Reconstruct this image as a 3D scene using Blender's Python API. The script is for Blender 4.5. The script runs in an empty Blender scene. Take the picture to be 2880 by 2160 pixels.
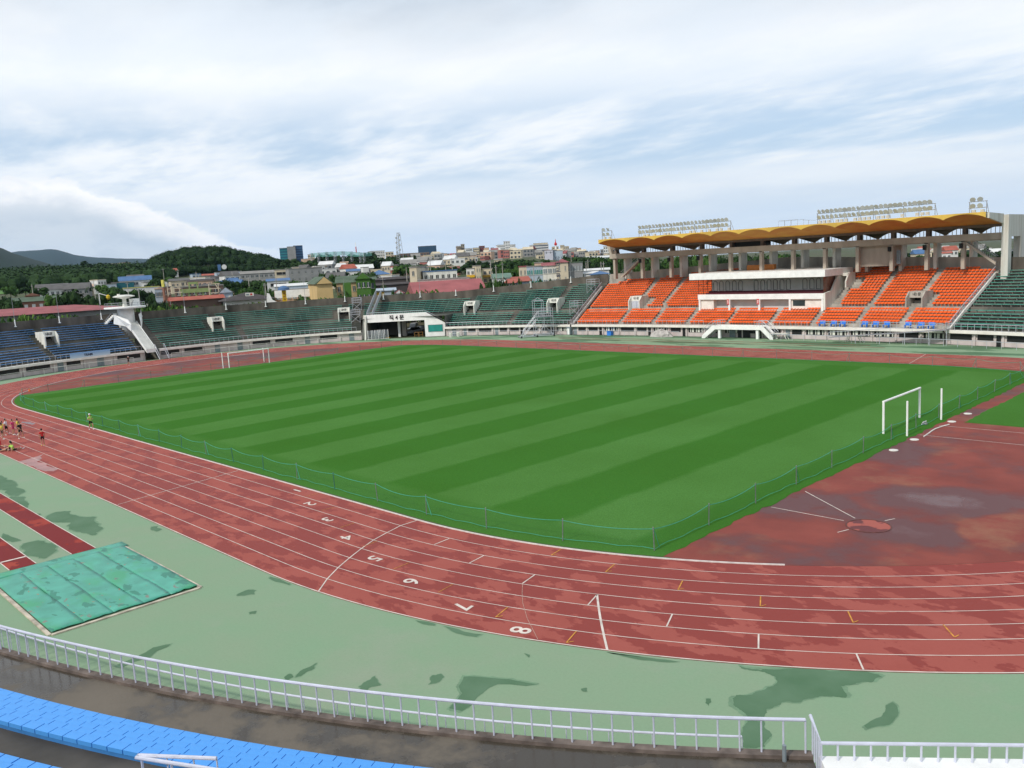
import bpy, bmesh, math, random
from mathutils import Vector, Matrix
random.seed(7)
C = bpy.context.scene.collection
PI = math.pi
rnd = random.Random(11)
# ------------------------------------------------------------ camera (solved from the lane lines)
F_, YAW, PITCH, ROLL = 2344.96, -0.79855, 0.14, -0.05702
CAM = Vector((76.9956, -65.1406, 14.0989))
_cy, _sy, _cp, _sp = math.cos(YAW), math.sin(YAW), math.cos(PITCH), math.sin(PITCH)
_F = Vector((_sy*_cp, _cy*_cp, -_sp)); _R = Vector((_cy, -_sy, 0)); _U = _R.cross(_F)
CR = math.cos(ROLL)*_R + math.sin(ROLL)*_U; CU = -math.sin(ROLL)*_R + math.cos(ROLL)*_U; CF = _F
def ray(u, v):
    return CF*F_ + CR*(u-1440) - CU*(v-1080)
def gp(u, v, z=0.0):
    d = ray(u, v); t = (z-CAM.z)/d.z; q = CAM+d*t; return (q.x, q.y)
def onY(u, v, Y):
    d = ray(u, v); q = CAM+d*((Y-CAM.y)/d.y); return q.x, q.z
def atd(u, v, D):
    d = ray(u, v); q = CAM+d*(D/math.hypot(d.x, d.y)); return q
def proj(x, y, z):
    d = Vector((x, y, z))-CAM; w = d.dot(CF)
    return d.dot(CR)*F_/w+1440, 1080-d.dot(CU)*F_/w, w
# ------------------------------------------------------------ materials
M = {}
def mat(name, col, rough=.7, var=.12, scale=3.0, metal=0, spec=.3, bump=0, col2=None, detail=4, stretch=None, emit=None, alpha=None, thr=None):
    if name in M: return M[name]
    m = bpy.data.materials.new(name); m.use_nodes = True; nt = m.node_tree; N = nt.nodes; L = nt.links
    b = N['Principled BSDF']; b.inputs['Roughness'].default_value = rough; b.inputs['Metallic'].default_value = metal
    b.inputs['Specular IOR Level'].default_value = spec
    tc = N.new('ShaderNodeTexCoord'); mp = N.new('ShaderNodeMapping'); L.new(tc.outputs['Object'], mp.inputs[0])
    if stretch: mp.inputs['Scale'].default_value = stretch
    ns = N.new('ShaderNodeTexNoise'); ns.inputs['Scale'].default_value = scale; ns.inputs['Detail'].default_value = detail
    L.new(mp.outputs[0], ns.inputs['Vector'])
    mx = N.new('ShaderNodeMix'); mx.data_type = 'RGBA'
    c2 = col2 or tuple(c*(1-var*2.2) for c in col); c1 = col if col2 else tuple(min(1, c*(1+var)) for c in col)
    mx.inputs[6].default_value = (*c1, 1); mx.inputs[7].default_value = (*c2, 1)
    rp = N.new('ShaderNodeMapRange'); a, z = thr if thr else (.3, .7)
    rp.inputs[1].default_value = a; rp.inputs[2].default_value = z
    L.new(ns.outputs[0], rp.inputs[0]); L.new(rp.outputs[0], mx.inputs[0]); L.new(mx.outputs[2], b.inputs['Base Color'])
    if bump:
        bp = N.new('ShaderNodeBump'); bp.inputs['Strength'].default_value = bump; bp.inputs['Distance'].default_value = .05
        L.new(ns.outputs[0], bp.inputs['Height']); L.new(bp.outputs[0], b.inputs['Normal'])
    if alpha is not None: b.inputs['Alpha'].default_value = alpha
    M[name] = m; return m
def wetmat(name, dry, wet, mid, scale, stretch, t0, t1, fine=(.0, .0), rot=0, wr=.35, gloss_t=None, dirt=None, spec=.12, spots=()):
    """surface with sharp edged damp patches; the damp is darker and glossier"""
    m = bpy.data.materials.new(name); m.use_nodes = True; nt = m.node_tree; N = nt.nodes; L = nt.links
    b = N['Principled BSDF']; b.inputs['Specular IOR Level'].default_value = spec
    tc = N.new('ShaderNodeTexCoord'); mp = N.new('ShaderNodeMapping'); mp.vector_type = 'POINT'
    mp.inputs['Scale'].default_value = stretch; mp.inputs['Rotation'].default_value = (0, 0, rot)
    L.new(tc.outputs['Object'], mp.inputs[0])
    def noise(sc, det, src, ro=.55):
        n = N.new('ShaderNodeTexNoise'); n.inputs['Scale'].default_value = sc; n.inputs['Detail'].default_value = det
        n.inputs['Roughness'].default_value = ro; L.new(src, n.inputs['Vector']); return n.outputs[0]
    def mr(src, a, z, lo=0, hi=1):
        r = N.new('ShaderNodeMapRange'); r.inputs[1].default_value = a; r.inputs[2].default_value = z
        r.inputs[3].default_value = lo; r.inputs[4].default_value = hi; L.new(src, r.inputs[0]); return r.outputs[0]
    def mix(f, c1, c2):
        x = N.new('ShaderNodeMix'); x.data_type = 'RGBA'; L.new(f, x.inputs[0])
        for i, c in ((6, c1), (7, c2)):
            if isinstance(c, tuple): x.inputs[i].default_value = (*c, 1)
            else: L.new(c, x.inputs[i])
        return x.outputs[2]
    big = noise(scale, 9, mp.outputs[0], .62)
    soft = noise(.06, 4, tc.outputs['Object']); grain = noise(9, 5, tc.outputs['Object'], .7); slow = noise(.35, 6, tc.outputs['Object'])
    # patches gather where the slow noise is high
    add = N.new('ShaderNodeMath'); add.operation = 'MULTIPLY_ADD'; L.new(soft, add.inputs[0]); add.inputs[1].default_value = fine[0]; L.new(big, add.inputs[2])
    for (cx, cy), (ex, ey), ry, amt in spots:   # hollows that hold water longest
        m2 = N.new('ShaderNodeMapping'); m2.vector_type = 'TEXTURE'; m2.inputs['Location'].default_value = (cx, cy, 0); m2.inputs['Rotation'].default_value = (0, 0, math.atan2(ey-cy, ex-cx)); m2.inputs['Scale'].default_value = (math.hypot(ex-cx, ey-cy), ry, 1)
        L.new(tc.outputs['Object'], m2.inputs[0]); ln = N.new('ShaderNodeVectorMath'); ln.operation = 'LENGTH'; L.new(m2.outputs[0], ln.inputs[0])
        a2 = N.new('ShaderNodeMath'); a2.operation = 'ADD'; L.new(add.outputs[0], a2.inputs[0]); L.new(mr(ln.outputs['Value'], .3, 1.5, amt, 0), a2.inputs[1]); add = a2
    w = mr(add.outputs[0], t0, t1)
    c = mix(mr(slow, .3, .7), dry, mid)
    if dirt: c = mix(mr(noise(.12, 8, tc.outputs['Object'], .7), .52, .75, 0, .55), c, dirt)
    c = mix(w, c, wet)
    g = mix(mr(grain, .25, .75, 0, .16), c, tuple(x*.45 for x in dry))
    L.new(g, b.inputs['Base Color'])
    L.new(mr(w, 0, 1, .85, wr), b.inputs['Roughness'])
    bp = N.new('ShaderNodeBump'); bp.inputs['Strength'].default_value = .15; bp.inputs['Distance'].default_value = .02
    L.new(grain, bp.inputs['Height']); L.new(bp.outputs[0], b.inputs['Normal'])
    if gloss_t:  # standing water film
        w2 = mr(add.outputs[0], *gloss_t); r = N.new('ShaderNodeMix'); L.new(w2, r.inputs[0])
        L.new(mr(w, 0, 1, .85, wr), r.inputs[2]); r.inputs[3].default_value = .16
        L.new(r.outputs[0], b.inputs['Roughness'])
    M[name] = m; return m
WHITE = mat('white_paint', (.86, .86, .83), .55, .05, 1.2, bump=0)
WHITE2 = mat('aged_white_paint', (.72, .71, .64), .7, .12, .8, stretch=(1, 1, .25))
LINE = mat('line_paint', (.70, .61, .54), .8, .12, 2.0)
YLINE = mat('yellow_line', (.62, .28, .05), .8, .2, 5)
CONC = mat('stained_concrete', (.17, .155, .13), .9, .25, .16, bump=.2, stretch=(1, 1, 1), detail=8, col2=(.065, .07, .06), thr=(.42, .60))
CONCD = mat('dark_wet_concrete', (.085, .075, .062), .6, .3, .35, bump=.1, detail=8)
CONCL = mat('pale_concrete', (.42, .39, .34), .9, .16, .7, stretch=(1, 1, .3), detail=7)
BACKW = mat('weathered_wall', (.13, .112, .092), .95, .28, .45, stretch=(1, 1, .4), detail=8)
BEIGE = mat('beige_concrete', (.44, .385, .32), .9, .1, .8, stretch=(1, 1, .3))
PINK = mat('pinkish_wall', (.60, .52, .50), .85, .08, .8, stretch=(1, 1, .3))
SLAB = mat('cream_slab', (.80, .76, .69), .8, .07, 1)
DARK = mat('dark_opening', (.018, .018, .018), .5, .1)
GLASS = mat('window_glass', (.05, .065, .075), .15, .2, .5, spec=.6)
GREYM = mat('grey_door', (.22, .26, .28), .6, .1)
RAIL = mat('galvanised_rail', (.50, .52, .56), .42, .08, 4, metal=.25)
RAILW = mat('white_lavender_pipe', (.62, .64, .74), .35, .06, 3, metal=.1)
ORANGE = mat('orange_plastic', (.86, .165, .032), .42, .08, .6, spec=.4)
GREENB = mat('green_bench_paint', (.07, .39, .30), .5, .18, 1.5)
GREENL = mat('bench_leg_concrete', (.20, .19, .165), .9, .2, 2)
BLUEB = mat('blue_bench_paint', (.11, .34, .70), .5, .15, 1.5)
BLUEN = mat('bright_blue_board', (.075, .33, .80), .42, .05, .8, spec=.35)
BLUEP = mat('blue_plastic', (.04, .22, .70), .45, .08, 3)
YELLOW = mat('yellow_roof_paint', (.70, .46, .09), .75, .14, .35)
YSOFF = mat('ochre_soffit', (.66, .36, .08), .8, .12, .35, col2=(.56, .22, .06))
BROWN = mat('brown_beam', (.20, .155, .125), .85, .1)
METAL = mat('dull_steel', (.33, .34, .36), .45, .1, 5, metal=.4)
LAMPG = mat('lamp_reflector', (.46, .50, .51), .35, .06, 8)
BLACK = mat('black_box', (.012, .012, .012), .5, .1)
SKIN = mat('skin', (.48, .26, .17), .6, .05, 6)
HAIR = mat('black_hair', (.012, .010, .009), .5, .1)
SHOE = mat('white_shoe', (.75, .75, .72), .6, .05)
RED = mat('red_cloth', (.55, .03, .03), .8, .08); LIME = mat('lime_cloth', (.42, .70, .12), .8, .08)
YELC = mat('yellow_cloth', (.75, .62, .08), .8, .08); PINKC = mat('magenta_cloth', (.60, .05, .20), .8, .08)
WHC = mat('white_cloth', (.75, .76, .80), .8, .05); BLKC = mat('black_cloth', (.015, .015, .017), .8, .1)
NAVY = mat('navy_cloth', (.02, .025, .06), .8, .1); MAROON = mat('maroon_cloth', (.12, .015, .02), .8, .1)
NETG = mat('net_cord', (.05, .34, .24), .6, .1)
POSTG = mat('green_net_post', (.045, .16, .13), .5, .2, 6)
POSTS = mat('grey_net_post', (.20, .22, .21), .5, .2, 6)
# ------------------------------------------------------------ mesh builder
class MB:
    def __init__(s): s.v = []; s.f = []; s.m = []
    def quad(s, *p, mi=0):
        n = len(s.v); s.v += [tuple(q) for q in p]; s.f.append(tuple(range(n, n+len(p)))); s.m.append(mi)
    def box(s, c, size, rz=0, mi=0, top=1.0):
        x, y, z = (d/2 for d in size); n = len(s.v); cs, sn = math.cos(rz), math.sin(rz)
        for k in (-1, 1):
            t = top if k > 0 else 1
            for a, b in ((-1, -1), (1, -1), (1, 1), (-1, 1)):
                X, Y = a*x*t, b*y*t
                s.v.append((c[0]+X*cs-Y*sn, c[1]+X*sn+Y*cs, c[2]+k*z))
        for q in ((3, 2, 1, 0), (4, 5, 6, 7), (0, 1, 5, 4), (1, 2, 6, 5), (2, 3, 7, 6), (3, 0, 4, 7)):
            s.f.append(tuple(n+i for i in q)); s.m.append(mi)
    def prism(s, poly, z0, z1, mi=0):
        n = len(s.v); k = len(poly)
        s.v += [(p[0], p[1], z0) for p in poly]+[(p[0], p[1], z1) for p in poly]
        s.f.append(tuple(range(n+k-1, n-1, -1))); s.f.append(tuple(range(n+k, n+2*k))); s.m += [mi, mi]
        for i in range(k):
            j = (i+1) % k; s.f.append((n+i, n+j, n+k+j, n+k+i)); s.m.append(mi)
    def extr(s, poly, d, mi=0):
        """poly: 3-D points, extruded by vector d"""
        n = len(s.v); k = len(poly)
        s.v += [tuple(p) for p in poly]+[(p[0]+d[0], p[1]+d[1], p[2]+d[2]) for p in poly]
        s.f.append(tuple(range(n, n+k))); s.f.append(tuple(range(n+2*k-1, n+k-1, -1))); s.m += [mi, mi]
        for i in range(k):
            j = (i+1) % k; s.f.append((n+i, n+k+i, n+k+j, n+j)); s.m.append(mi)
    def tube(s, pts, r, n=6, mi=0, r2=None):
        pts = [Vector(p) for p in pts]; b = len(s.v); k = len(pts)
        for i, p in enumerate(pts):
            d = (pts[min(i+1, k-1)]-pts[max(i-1, 0)]).normalized()
            a = Vector((0, 0, 1)) if abs(d.z) < .9 else Vector((1, 0, 0))
            e = d.cross(a).normalized(); g = d.cross(e)
            rr = r if r2 is None else r+(r2-r)*i/(k-1)
            for j in range(n):
                t = 2*PI*j/n; q = p+e*(rr*math.cos(t))+g*(rr*math.sin(t)); s.v.append(tuple(q))
        for i in range(k-1):
            for j in range(n):
                j2 = (j+1) % n; s.f.append((b+i*n+j, b+i*n+j2, b+(i+1)*n+j2, b+(i+1)*n+j)); s.m.append(mi)
        s.f.append(tuple(b+j for j in range(n-1, -1, -1))); s.f.append(tuple(b+(k-1)*n+j for j in range(n))); s.m += [mi, mi]
    def lathe(s, c, prof, n=16, mi=0):
        b = len(s.v)
        for r, z in prof:
            for j in range(n):
                t = 2*PI*j/n; s.v.append((c[0]+r*math.cos(t), c[1]+r*math.sin(t), c[2]+z))
        for i in range(len(prof)-1):
            for j in range(n):
                j2 = (j+1) % n; s.f.append((b+i*n+j, b+i*n+j2, b+(i+1)*n+j2, b+(i+1)*n+j)); s.m.append(mi)
        s.f.append(tuple(b+j for j in range(n-1, -1, -1))); s.f.append(tuple(b+(len(prof)-1)*n+j for j in range(n))); s.m += [mi, mi]
    def grid(s, rows, mi=0, close=False):
        b = len(s.v); w = len(rows[0])
        for r in rows: s.v += [tuple(p) for p in r]
        for i in range(len(rows)-1):
            for j in range(w if close else w-1):
                k = (j+1) % w; s.f.append((b+i*w+j, b+i*w+k, b+(i+1)*w+k, b+(i+1)*w+j)); s.m.append(mi)
    def build(s, name, mats, parent=None, smooth=False, loc=None, rz=0):
        me = bpy.data.meshes.new(name); me.from_pydata(s.v, [], s.f)
        for m in (mats if isinstance(mats, (list, tuple)) else [mats]): me.materials.append(m)
        me.polygons.foreach_set('material_index', s.m)
        if smooth: me.polygons.foreach_set('use_smooth', [True]*len(s.f))
        me.update(); o = bpy.data.objects.new(name, me); C.objects.link(o)
        if parent: o.parent = parent
        if loc: o.location = loc; o.rotation_euler.z = rz
        return o
def fixn(o):
    bm = bmesh.new(); bm.from_mesh(o.data); bmesh.ops.recalc_face_normals(bm, faces=bm.faces); bm.to_mesh(o.data); bm.free(); return o
def tag(o, label=None, cat=None, group=None, kind=None):
    if label: o['label'] = label
    if cat: o['category'] = cat
    if group: o['group'] = group
    if kind: o['kind'] = kind
    return o
def empty(name, loc=(0, 0, 0), rz=0, label=None, cat=None, group=None):
    o = bpy.data.objects.new(name, None); C.objects.link(o); o.location = loc; o.rotation_euler.z = rz; o.empty_display_size = .3
    return tag(o, label, cat, group)
def dup(o, parent=None, loc=None, rz=None, name=None):
    c = o.copy(); C.objects.link(c)
    if parent is not None: c.parent = parent
    if loc is not None: c.location = loc
    if rz is not None: c.rotation_euler.z = rz
    for ch in list(o.children): dup(ch, c)
    return c
def text(name, body, size, m, parent=None, mtx=None, depth=.0, shear=0, bold=0):
    cu = bpy.data.curves.new('t', 'FONT'); cu.body = body; cu.size = size; cu.extrude = depth; cu.align_x = 'CENTER'; cu.align_y = 'CENTER'; cu.offset = bold
    cu.resolution_u = 3
    t = bpy.data.objects.new('t', cu); C.objects.link(t)
    dg = bpy.context.evaluated_depsgraph_get(); me = bpy.data.meshes.new_from_object(t.evaluated_get(dg))
    bpy.data.objects.remove(t); bpy.data.curves.remove(cu); me.name = name
    me.materials.clear(); me.materials.append(m)
    if mtx: me.transform(mtx)
    o = bpy.data.objects.new(name, me); C.objects.link(o)
    if parent: o.parent = parent
    return o
ORD = ['first', 'second', 'third', 'fourth', 'fifth', 'sixth', 'seventh', 'eighth', 'ninth', 'tenth', 'eleventh', 'twelfth', 'thirteenth', 'fourteenth', 'fifteenth', 'sixteenth', 'seventeenth', 'eighteenth', 'nineteenth', 'twentieth']
# ------------------------------------------------------------ stadium wall curve (super-ellipse), ccw from +x
WA, BF, BN = 88., 60.6, 64.1
NT = 3600; T = []
for i in range(NT+1):
    t = 2*PI*i/NT; c, s_ = math.cos(t), math.sin(t); N_ = 2.6 if s_ >= 0 else 2.5; B_ = BF if s_ >= 0 else BN
    x = WA*math.copysign(abs(c)**(2/N_), c); y = B_*math.copysign(abs(s_)**(2/N_), s_)
    nx = math.copysign(abs(x/WA)**(N_-1)/WA, x); ny = math.copysign(abs(y/B_)**(N_-1)/B_, y); l = math.hypot(nx, ny)
    T.append([x, y, nx/l, ny/l, 0.])
for i in range(1, NT+1): T[i][4] = T[i-1][4]+math.hypot(T[i][0]-T[i-1][0], T[i][1]-T[i-1][1])
PER = T[-1][4]
import bisect
_S = [t[4] for t in T]
def W(s, o=0., z=0.):
    s %= PER; i = min(max(bisect.bisect_right(_S, s)-1, 0), NT-1); f = (s-_S[i])/max(_S[i+1]-_S[i], 1e-9)
    a, b = T[i], T[i+1]; x, y, nx, ny = (a[k]+(b[k]-a[k])*f for k in range(4)); l = math.hypot(nx, ny)
    return Vector((x+nx/l*o, y+ny/l*o, z))
def Wn(s):
    p, q = W(s-.3), W(s+.3); d = (q-p).normalized(); return Vector((d.y, -d.x, 0))
def sx(x, far=True):   # s of the wall point with given x on far / near side
    best = min((abs(t[0]-x), t[4]) for t in T if (t[1] > 0) == far); return best[1]
def sxy(x, y):
    return min((math.hypot(t[0]-x, t[1]-y), t[4]) for t in T)[1]
def su(u, o, z):       # s on the far half whose point at offset o, height z is seen in photo column u
    best = None
    for t in T[::2]:
        if t[1] < -50 or (u > 1400 and t[1] < 20): continue
        q = proj(t[0]+t[2]*o, t[1]+t[3]*o, z)
        if q[2] < 5: continue
        d = abs(q[0]-u)
        if best is None or d < best[0]: best = (d, t[4])
    return best[1]
O0, TR, RI, JO, JZ = 1.5, .70, .395, 1.7, .72
def row(i): # bench line offset and tread height
    return (O0+TR*i, 2.05+RI*i) if i < 6 else (O0+TR*5+JO+TR*(i-6), 2.05+RI*5+JZ+RI*(i-6))
def ztread(o):
    if o < 6.35: return 2.05+RI*max(0, min(5, math.floor((o-1.15)/TR+1e-6)))
    return row(6)[1]+RI*math.floor((o-6.35)/TR+1e-6)
def wtop(ob): return 4.745+RI*(ob-6.35)/TR+1.45
HAZE = 0.000028
# ============================================================ GROUND
R0, HX, LW = 37.034, 39.752, 1.22
def stad(r, n=64, z=0.):
    P = []
    for i in range(n+1): a = -PI/2+PI*i/n; P.append((HX+r*math.cos(a), r*math.sin(a), z))
    for i in range(n+1): a = PI/2+PI*i/n; P.append((-HX+r*math.cos(a), r*math.sin(a), z))
    return P
def ring(r0, r1, z, name, m, n=96):
    b = MB(); a, c = stad(r0, n, z), stad(r1, n, z); b.grid([a, c], close=True); o = b.build(name, m); return tag(o, kind='structure')
def ribbon(b, pts, w, z, mi=0, close=False):
    L_, R_ = [], []; k = len(pts)
    for i, p in enumerate(pts):
        q0 = pts[(i-1) % k] if close or i > 0 else p; q1 = pts[(i+1) % k] if close or i < k-1 else p
        d = Vector((q1[0]-q0[0], q1[1]-q0[1])).normalized(); n = Vector((-d.y, d.x))*w/2
        L_.append((p[0]+n.x, p[1]+n.y, z)); R_.append((p[0]-n.x, p[1]-n.y, z))
    b.grid([R_, L_], close=close)
# red and green synthetic surfaces
TRK = wetmat('track_surface', (.37, .100, .080), (.262, .050, .040), (.335, .084, .066), .7, (.55, 1, 1), .735, .748, fine=(.42, 0), wr=.6, rot=.6,
    spots=[(gp(2050, 1690), gp(2600, 1720), 5.5, .085), (gp(1500, 1620), gp(1800, 1640), 3.5, .06), (gp(300, 1250), gp(500, 1350), 7.0, .03)])
def shift(m, key, val): pass
INF = wetmat('infield_surface', (.27, .062, .045), (.105, .028, .026), (.19, .042, .032), .16, (1, 1, 1), .62, .78, fine=(.25, 0), wr=.42, gloss_t=(.90, 1.02), spec=.32, dirt=(.34, .24, .13),
    spots=[(gp(2690, 1412), gp(2900, 1425), 2.6, .36), (gp(2660, 1510), gp(2760, 1560), 3.2, .20), (gp(2280, 1420), gp(2400, 1480), 3.0, .14), (gp(2560, 1260), gp(2760, 1280), 4.0, .12), (gp(2800, 1490), gp(2880, 1500), 2.0, -.40), (gp(-400, 1060), gp(300, 1050), 6.0, .2), (gp(700, 1000), gp(900, 985), 6.0, .2)])
APR = wetmat('green_surface', (.225, .345, .215), (.075, .155, .080), (.25, .335, .22), .22, (1, 1, 1), .80, .81, fine=(.1, 0), wr=.5, dirt=(.33, .33, .27))
APRW = mat('damp_green', (.085, .165, .09), .7, .1, .7, spec=.1, col2=(.115, .20, .12))
RUN = wetmat('runway_surface', (.38, .07, .05), (.19, .014, .014), (.30, .04, .03), .5, (1, 1, 1), .43, .46, wr=.6)
APR2 = wetmat('damp_green_surface', (.24, .36, .22), (.09, .18, .095), (.25, .345, .22), .16, (.35, 1.3, 1), .50, .515, fine=(0, 0), wr=.6)
def grassmat(name, stripes):
    m = bpy.data.materials.new(name); m.use_nodes = True; nt = m.node_tree; N = nt.nodes; L = nt.links
    b = N['Principled BSDF']; b.inputs['Roughness'].default_value = .9; b.inputs['Specular IOR Level'].default_value = .0
    tc = N.new('ShaderNodeTexCoord')
    def noise(sc, det, st=None, ro=.6):
        n = N.new('ShaderNodeTexNoise'); n.inputs['Scale'].default_value = sc; n.inputs['Detail'].default_value = det; n.inputs['Roughness'].default_value = ro
        if st:
            mp = N.new('ShaderNodeMapping'); mp.inputs['Scale'].default_value = st; L.new(tc.outputs['Object'], mp.inputs[0]); L.new(mp.outputs[0], n.inputs['Vector'])
        else: L.new(tc.outputs['Object'], n.inputs['Vector'])
        return n.outputs[0]
    def math_(op, a, b_=None, c=None):
        n = N.new('ShaderNodeMath'); n.operation = op
        for i, q in enumerate((a, b_, c)):
            if q is None: continue
            if isinstance(q, (int, float)): n.inputs[i].default_value = q
            else: L.new(q, n.inputs[i])
        return n.outputs[0]
    def mix(f, c1, c2):
        x = N.new('ShaderNodeMix'); x.data_type = 'RGBA'
        if isinstance(f, float): x.inputs[0].default_value = f
        else: L.new(f, x.inputs[0])
        for i, c in ((6, c1), (7, c2)):
            if isinstance(c, tuple): x.inputs[i].default_value = (*c, 1)
            else: L.new(c, x.inputs[i])
        return x.outputs[2]
    def mr(src, a, z, lo=0, hi=1):
        r = N.new('ShaderNodeMapRange'); r.inputs[1].default_value = a; r.inputs[2].default_value = z
        r.inputs[3].default_value = lo; r.inputs[4].default_value = hi; L.new(src, r.inputs[0]); return r.outputs[0]
    sp = N.new('ShaderNodeSeparateXYZ'); L.new(tc.outputs['Object'], sp.inputs[0])
    fine = noise(14, 6, None, .75); med = noise(.9, 6, (1, .35, 1)); big = noise(.09, 4)
    dark, light = (.058, .190, .032), (.101, .252, .062)
    if stripes:
        wob = math_('MULTIPLY_ADD', med, 1.1, sp.outputs[0])
        t = math_('DIVIDE', math_('SUBTRACT', wob, 26.5), 10.36)
        f = math_('FRACT', t); tri = math_('ABSOLUTE', math_('SUBTRACT', f, .25))  # 0 at middle of light band
        k = mr(tri, .225, .275, 1, 0)
        tri2 = mr(math_('ABSOLUTE', math_('SUBTRACT', f, 1.25)), .225, .275, 1, 0); k = math_('MAXIMUM', k, tri2)
        # outside the mown playing area the grass is plain
        ay = mr(math_('ABSOLUTE', sp.outputs[1]), 32.5, 33.3, 1, 0)
        k = math_('MULTIPLY', k, ay); k = math_('MULTIPLY_ADD', math_('SUBTRACT', 1, ay), .45, k)
        c = mix(k, dark, light)
    else: c = mix(.5, dark, light)
    c = mix(mr(big, .35, .7, 0, .35), c, (.046, .128, .016))
    c = mix(mr(noise(.5, 8, None, .7), .60, .75, 0, .30), c, (.10, .165, .035))
    c = mix(mr(noise(5, 5, None, .7), .4, .7, 0, .35), c, (.085, .19, .03))
    c = mix(mr(fine, .3, .7, 0, .55), c, (.014, .058, .007))
    L.new(c, b.inputs['Base Color'])
    bp = N.new('ShaderNodeBump'); bp.inputs['Strength'].default_value = .5; bp.inputs['Distance'].default_value = .03; L.new(fine, bp.inputs['Height']); L.new(bp.outputs[0], b.inputs['Normal'])
    M[name] = m; return m
GRASS = grassmat('pitch_grass', True); GRASS2 = grassmat('side_grass', False)
b = MB(); P = [tuple(W(PER*i/240, -.02, 0)) for i in range(240)]; b.v = P; b.f = [tuple(range(240))]; b.m = [0]
tag(b.build('apron_ground', APR), kind='structure')
b = MB(); P = [W(PER*i/240, -.02, .005) for i in range(240)]; P = [tuple(p) for p in P if p.y > 25]; b.v = P; b.f = [tuple(range(len(P)))]; b.m = [0]; tag(b.build('far_apron_ground', APR2), kind='structure')
ring(R0, R0+8*LW+.05, .012, 'running_track', TRK)
b = MB(); b.v = stad(R0-.02, 64, .010); b.f = [tuple(range(len(b.v)))]; b.m = [0]; tag(b.build('infield_ground', INF), kind='structure')
def clipx(r, x0, x1, z, n=96):
    return [p for p in stad(r, n, z)]
def clip(poly, f):      # keep f(p)>=0, f linear
    out = []
    for i, p in enumerate(poly):
        q = poly[(i+1) % len(poly)]; a, c = f(p), f(q)
        if a >= 0: out.append(p)
        if (a >= 0) != (c >= 0): t = a/(a-c); out.append(tuple(p[k]+(q[k]-p[k])*t for k in range(3)))
    return out
gp_ = clip(clip(stad(R0-.25, 96, .020), lambda p: 54.35-p[0]), lambda p: p[0]+55.1)
# slightly ragged turf edge on the two straight ends
def ragged(poly, amp):
    out = []
    for i, p in enumerate(poly):
        q = poly[(i+1) % len(poly)]; d = math.dist(p[:2], q[:2]); k = max(1, int(d/.6)) if d > 8 else 1
        for j in range(k): 
            f = j/k; a = rnd.uniform(-amp, amp) if j else 0
            out.append((p[0]+(q[0]-p[0])*f+a*(abs(q[0]-p[0]) < .5), p[1]+(q[1]-p[1])*f, p[2]))
    return out
gp_ = ragged(gp_, .13)
b = MB(); b.v = gp_; b.f = [tuple(range(len(gp_)))]; b.m = [0]; tag(b.build('pitch_grass', GRASS), kind='structure')
g2 = clip(clip(stad(R0-.4, 96, .020), lambda p: p[0]-55.7-.12*max(0, 0)), lambda p: p[1]-4.7); g2 = ragged(g2, .1)
b = MB(); b.v = g2; b.f = [tuple(range(len(g2)))]; b.m = [0]; tag(b.build('side_grass', GRASS2), kind='structure')
DIRT = mat('bare_soil', (.10, .085, .045), .95, .3, 2, col2=(.05, .10, .025))
b = MB(); pts = [(HX-(2*HX)*i/40, -R0+.13) for i in range(41)]
arc = [(HX+(R0-.13)*math.cos(a), (R0-.13)*math.sin(a)) for a in [-PI/2+math.radians(24)*(1-i/12) for i in range(12)]]
ribbon(b, arc+pts, .26, .024); tag(b.build('kerb_soil_strip', DIRT), kind='structure')
# raised inner kerb (white rail), ends short of the far part of the D
b = MB(); a0 = stad(R0-.03, 96); 
def kerb_prof(pts, z0, z1, w):
    rows = []
    k = len(pts); 
    for dx, z in ((-w/2, z0), (-w/2, z1), (w/2, z1), (w/2, z0)):
        r = []
        for i, p in enumerate(pts):
            q0 = pts[max(i-1, 0)]; q1 = pts[min(i+1, k-1)]; d = Vector((q1[0]-q0[0], q1[1]-q0[1])).normalized()
            r.append((p[0]-d.y*dx, p[1]+d.x*dx, z))
        rows.append(r)
    return rows
cur = []
for i in range(200):
    a = math.radians(-58)-(math.radians(32))*i/60
    if a <= -PI/2: break
    cur.append((HX+R0*math.cos(a), R0*math.sin(a)))
cur += [(HX-2*HX*i/80, -R0) for i in range(81)]
cur += [(-HX+R0*math.cos(a), R0*math.sin(a)) for a in [-PI/2-PI*.62*i/80 for i in range(1, 81)]]
b.grid(kerb_prof(cur, .01, .065, .075)); fixn(tag(b.build('track_kerb', mat('kerb_aluminium', (.68, .64, .60), .5, .08, 4)), kind='structure'))
# lane lines
b = MB()
for k in range(1, 9): 
    r = R0+k*LW; b.grid([stad(r-(.03 if k == 8 else .021), 128, .020), stad(r+(.03 if k == 8 else .021), 128, .020)], close=True)
def pl(pts, w, n=1):
    ribbon(b, pts, w, .024)
pl([(20.17, -46.68), (19.43, -43.28), (18.9, -40.5), (18.2, -37.2)], .05)
pl([(39.76, -37.1), (39.77, -38.23), (40.15, -39.46), (40.6, -40.7), (41.2, -41.86), (41.91, -43.08), (42.64, -44.23), (43.53, -45.42), (44.57, -46.54)], .06)
pl([(54.81, -39.18), (55.6, -40.05), (56.41, -40.92), (57.45, -41.99), (58.39, -42.93)], .09)
for p, q in (((47.45, -39.92), (47.24, -38.78)), ((51.35, -40.21), (51.06, -39.1)), ((55.2, -40.24), (54.81, -39.18)), ((58.92, -39.96), (58.45, -38.9)), ((61.96, -38.42), (62.53, -39.46)), ((65.33, -37.74), (65.98, -38.7)), ((43.9, -39.2), (43.8, -38.1))): pl([p, q], .06)
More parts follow.
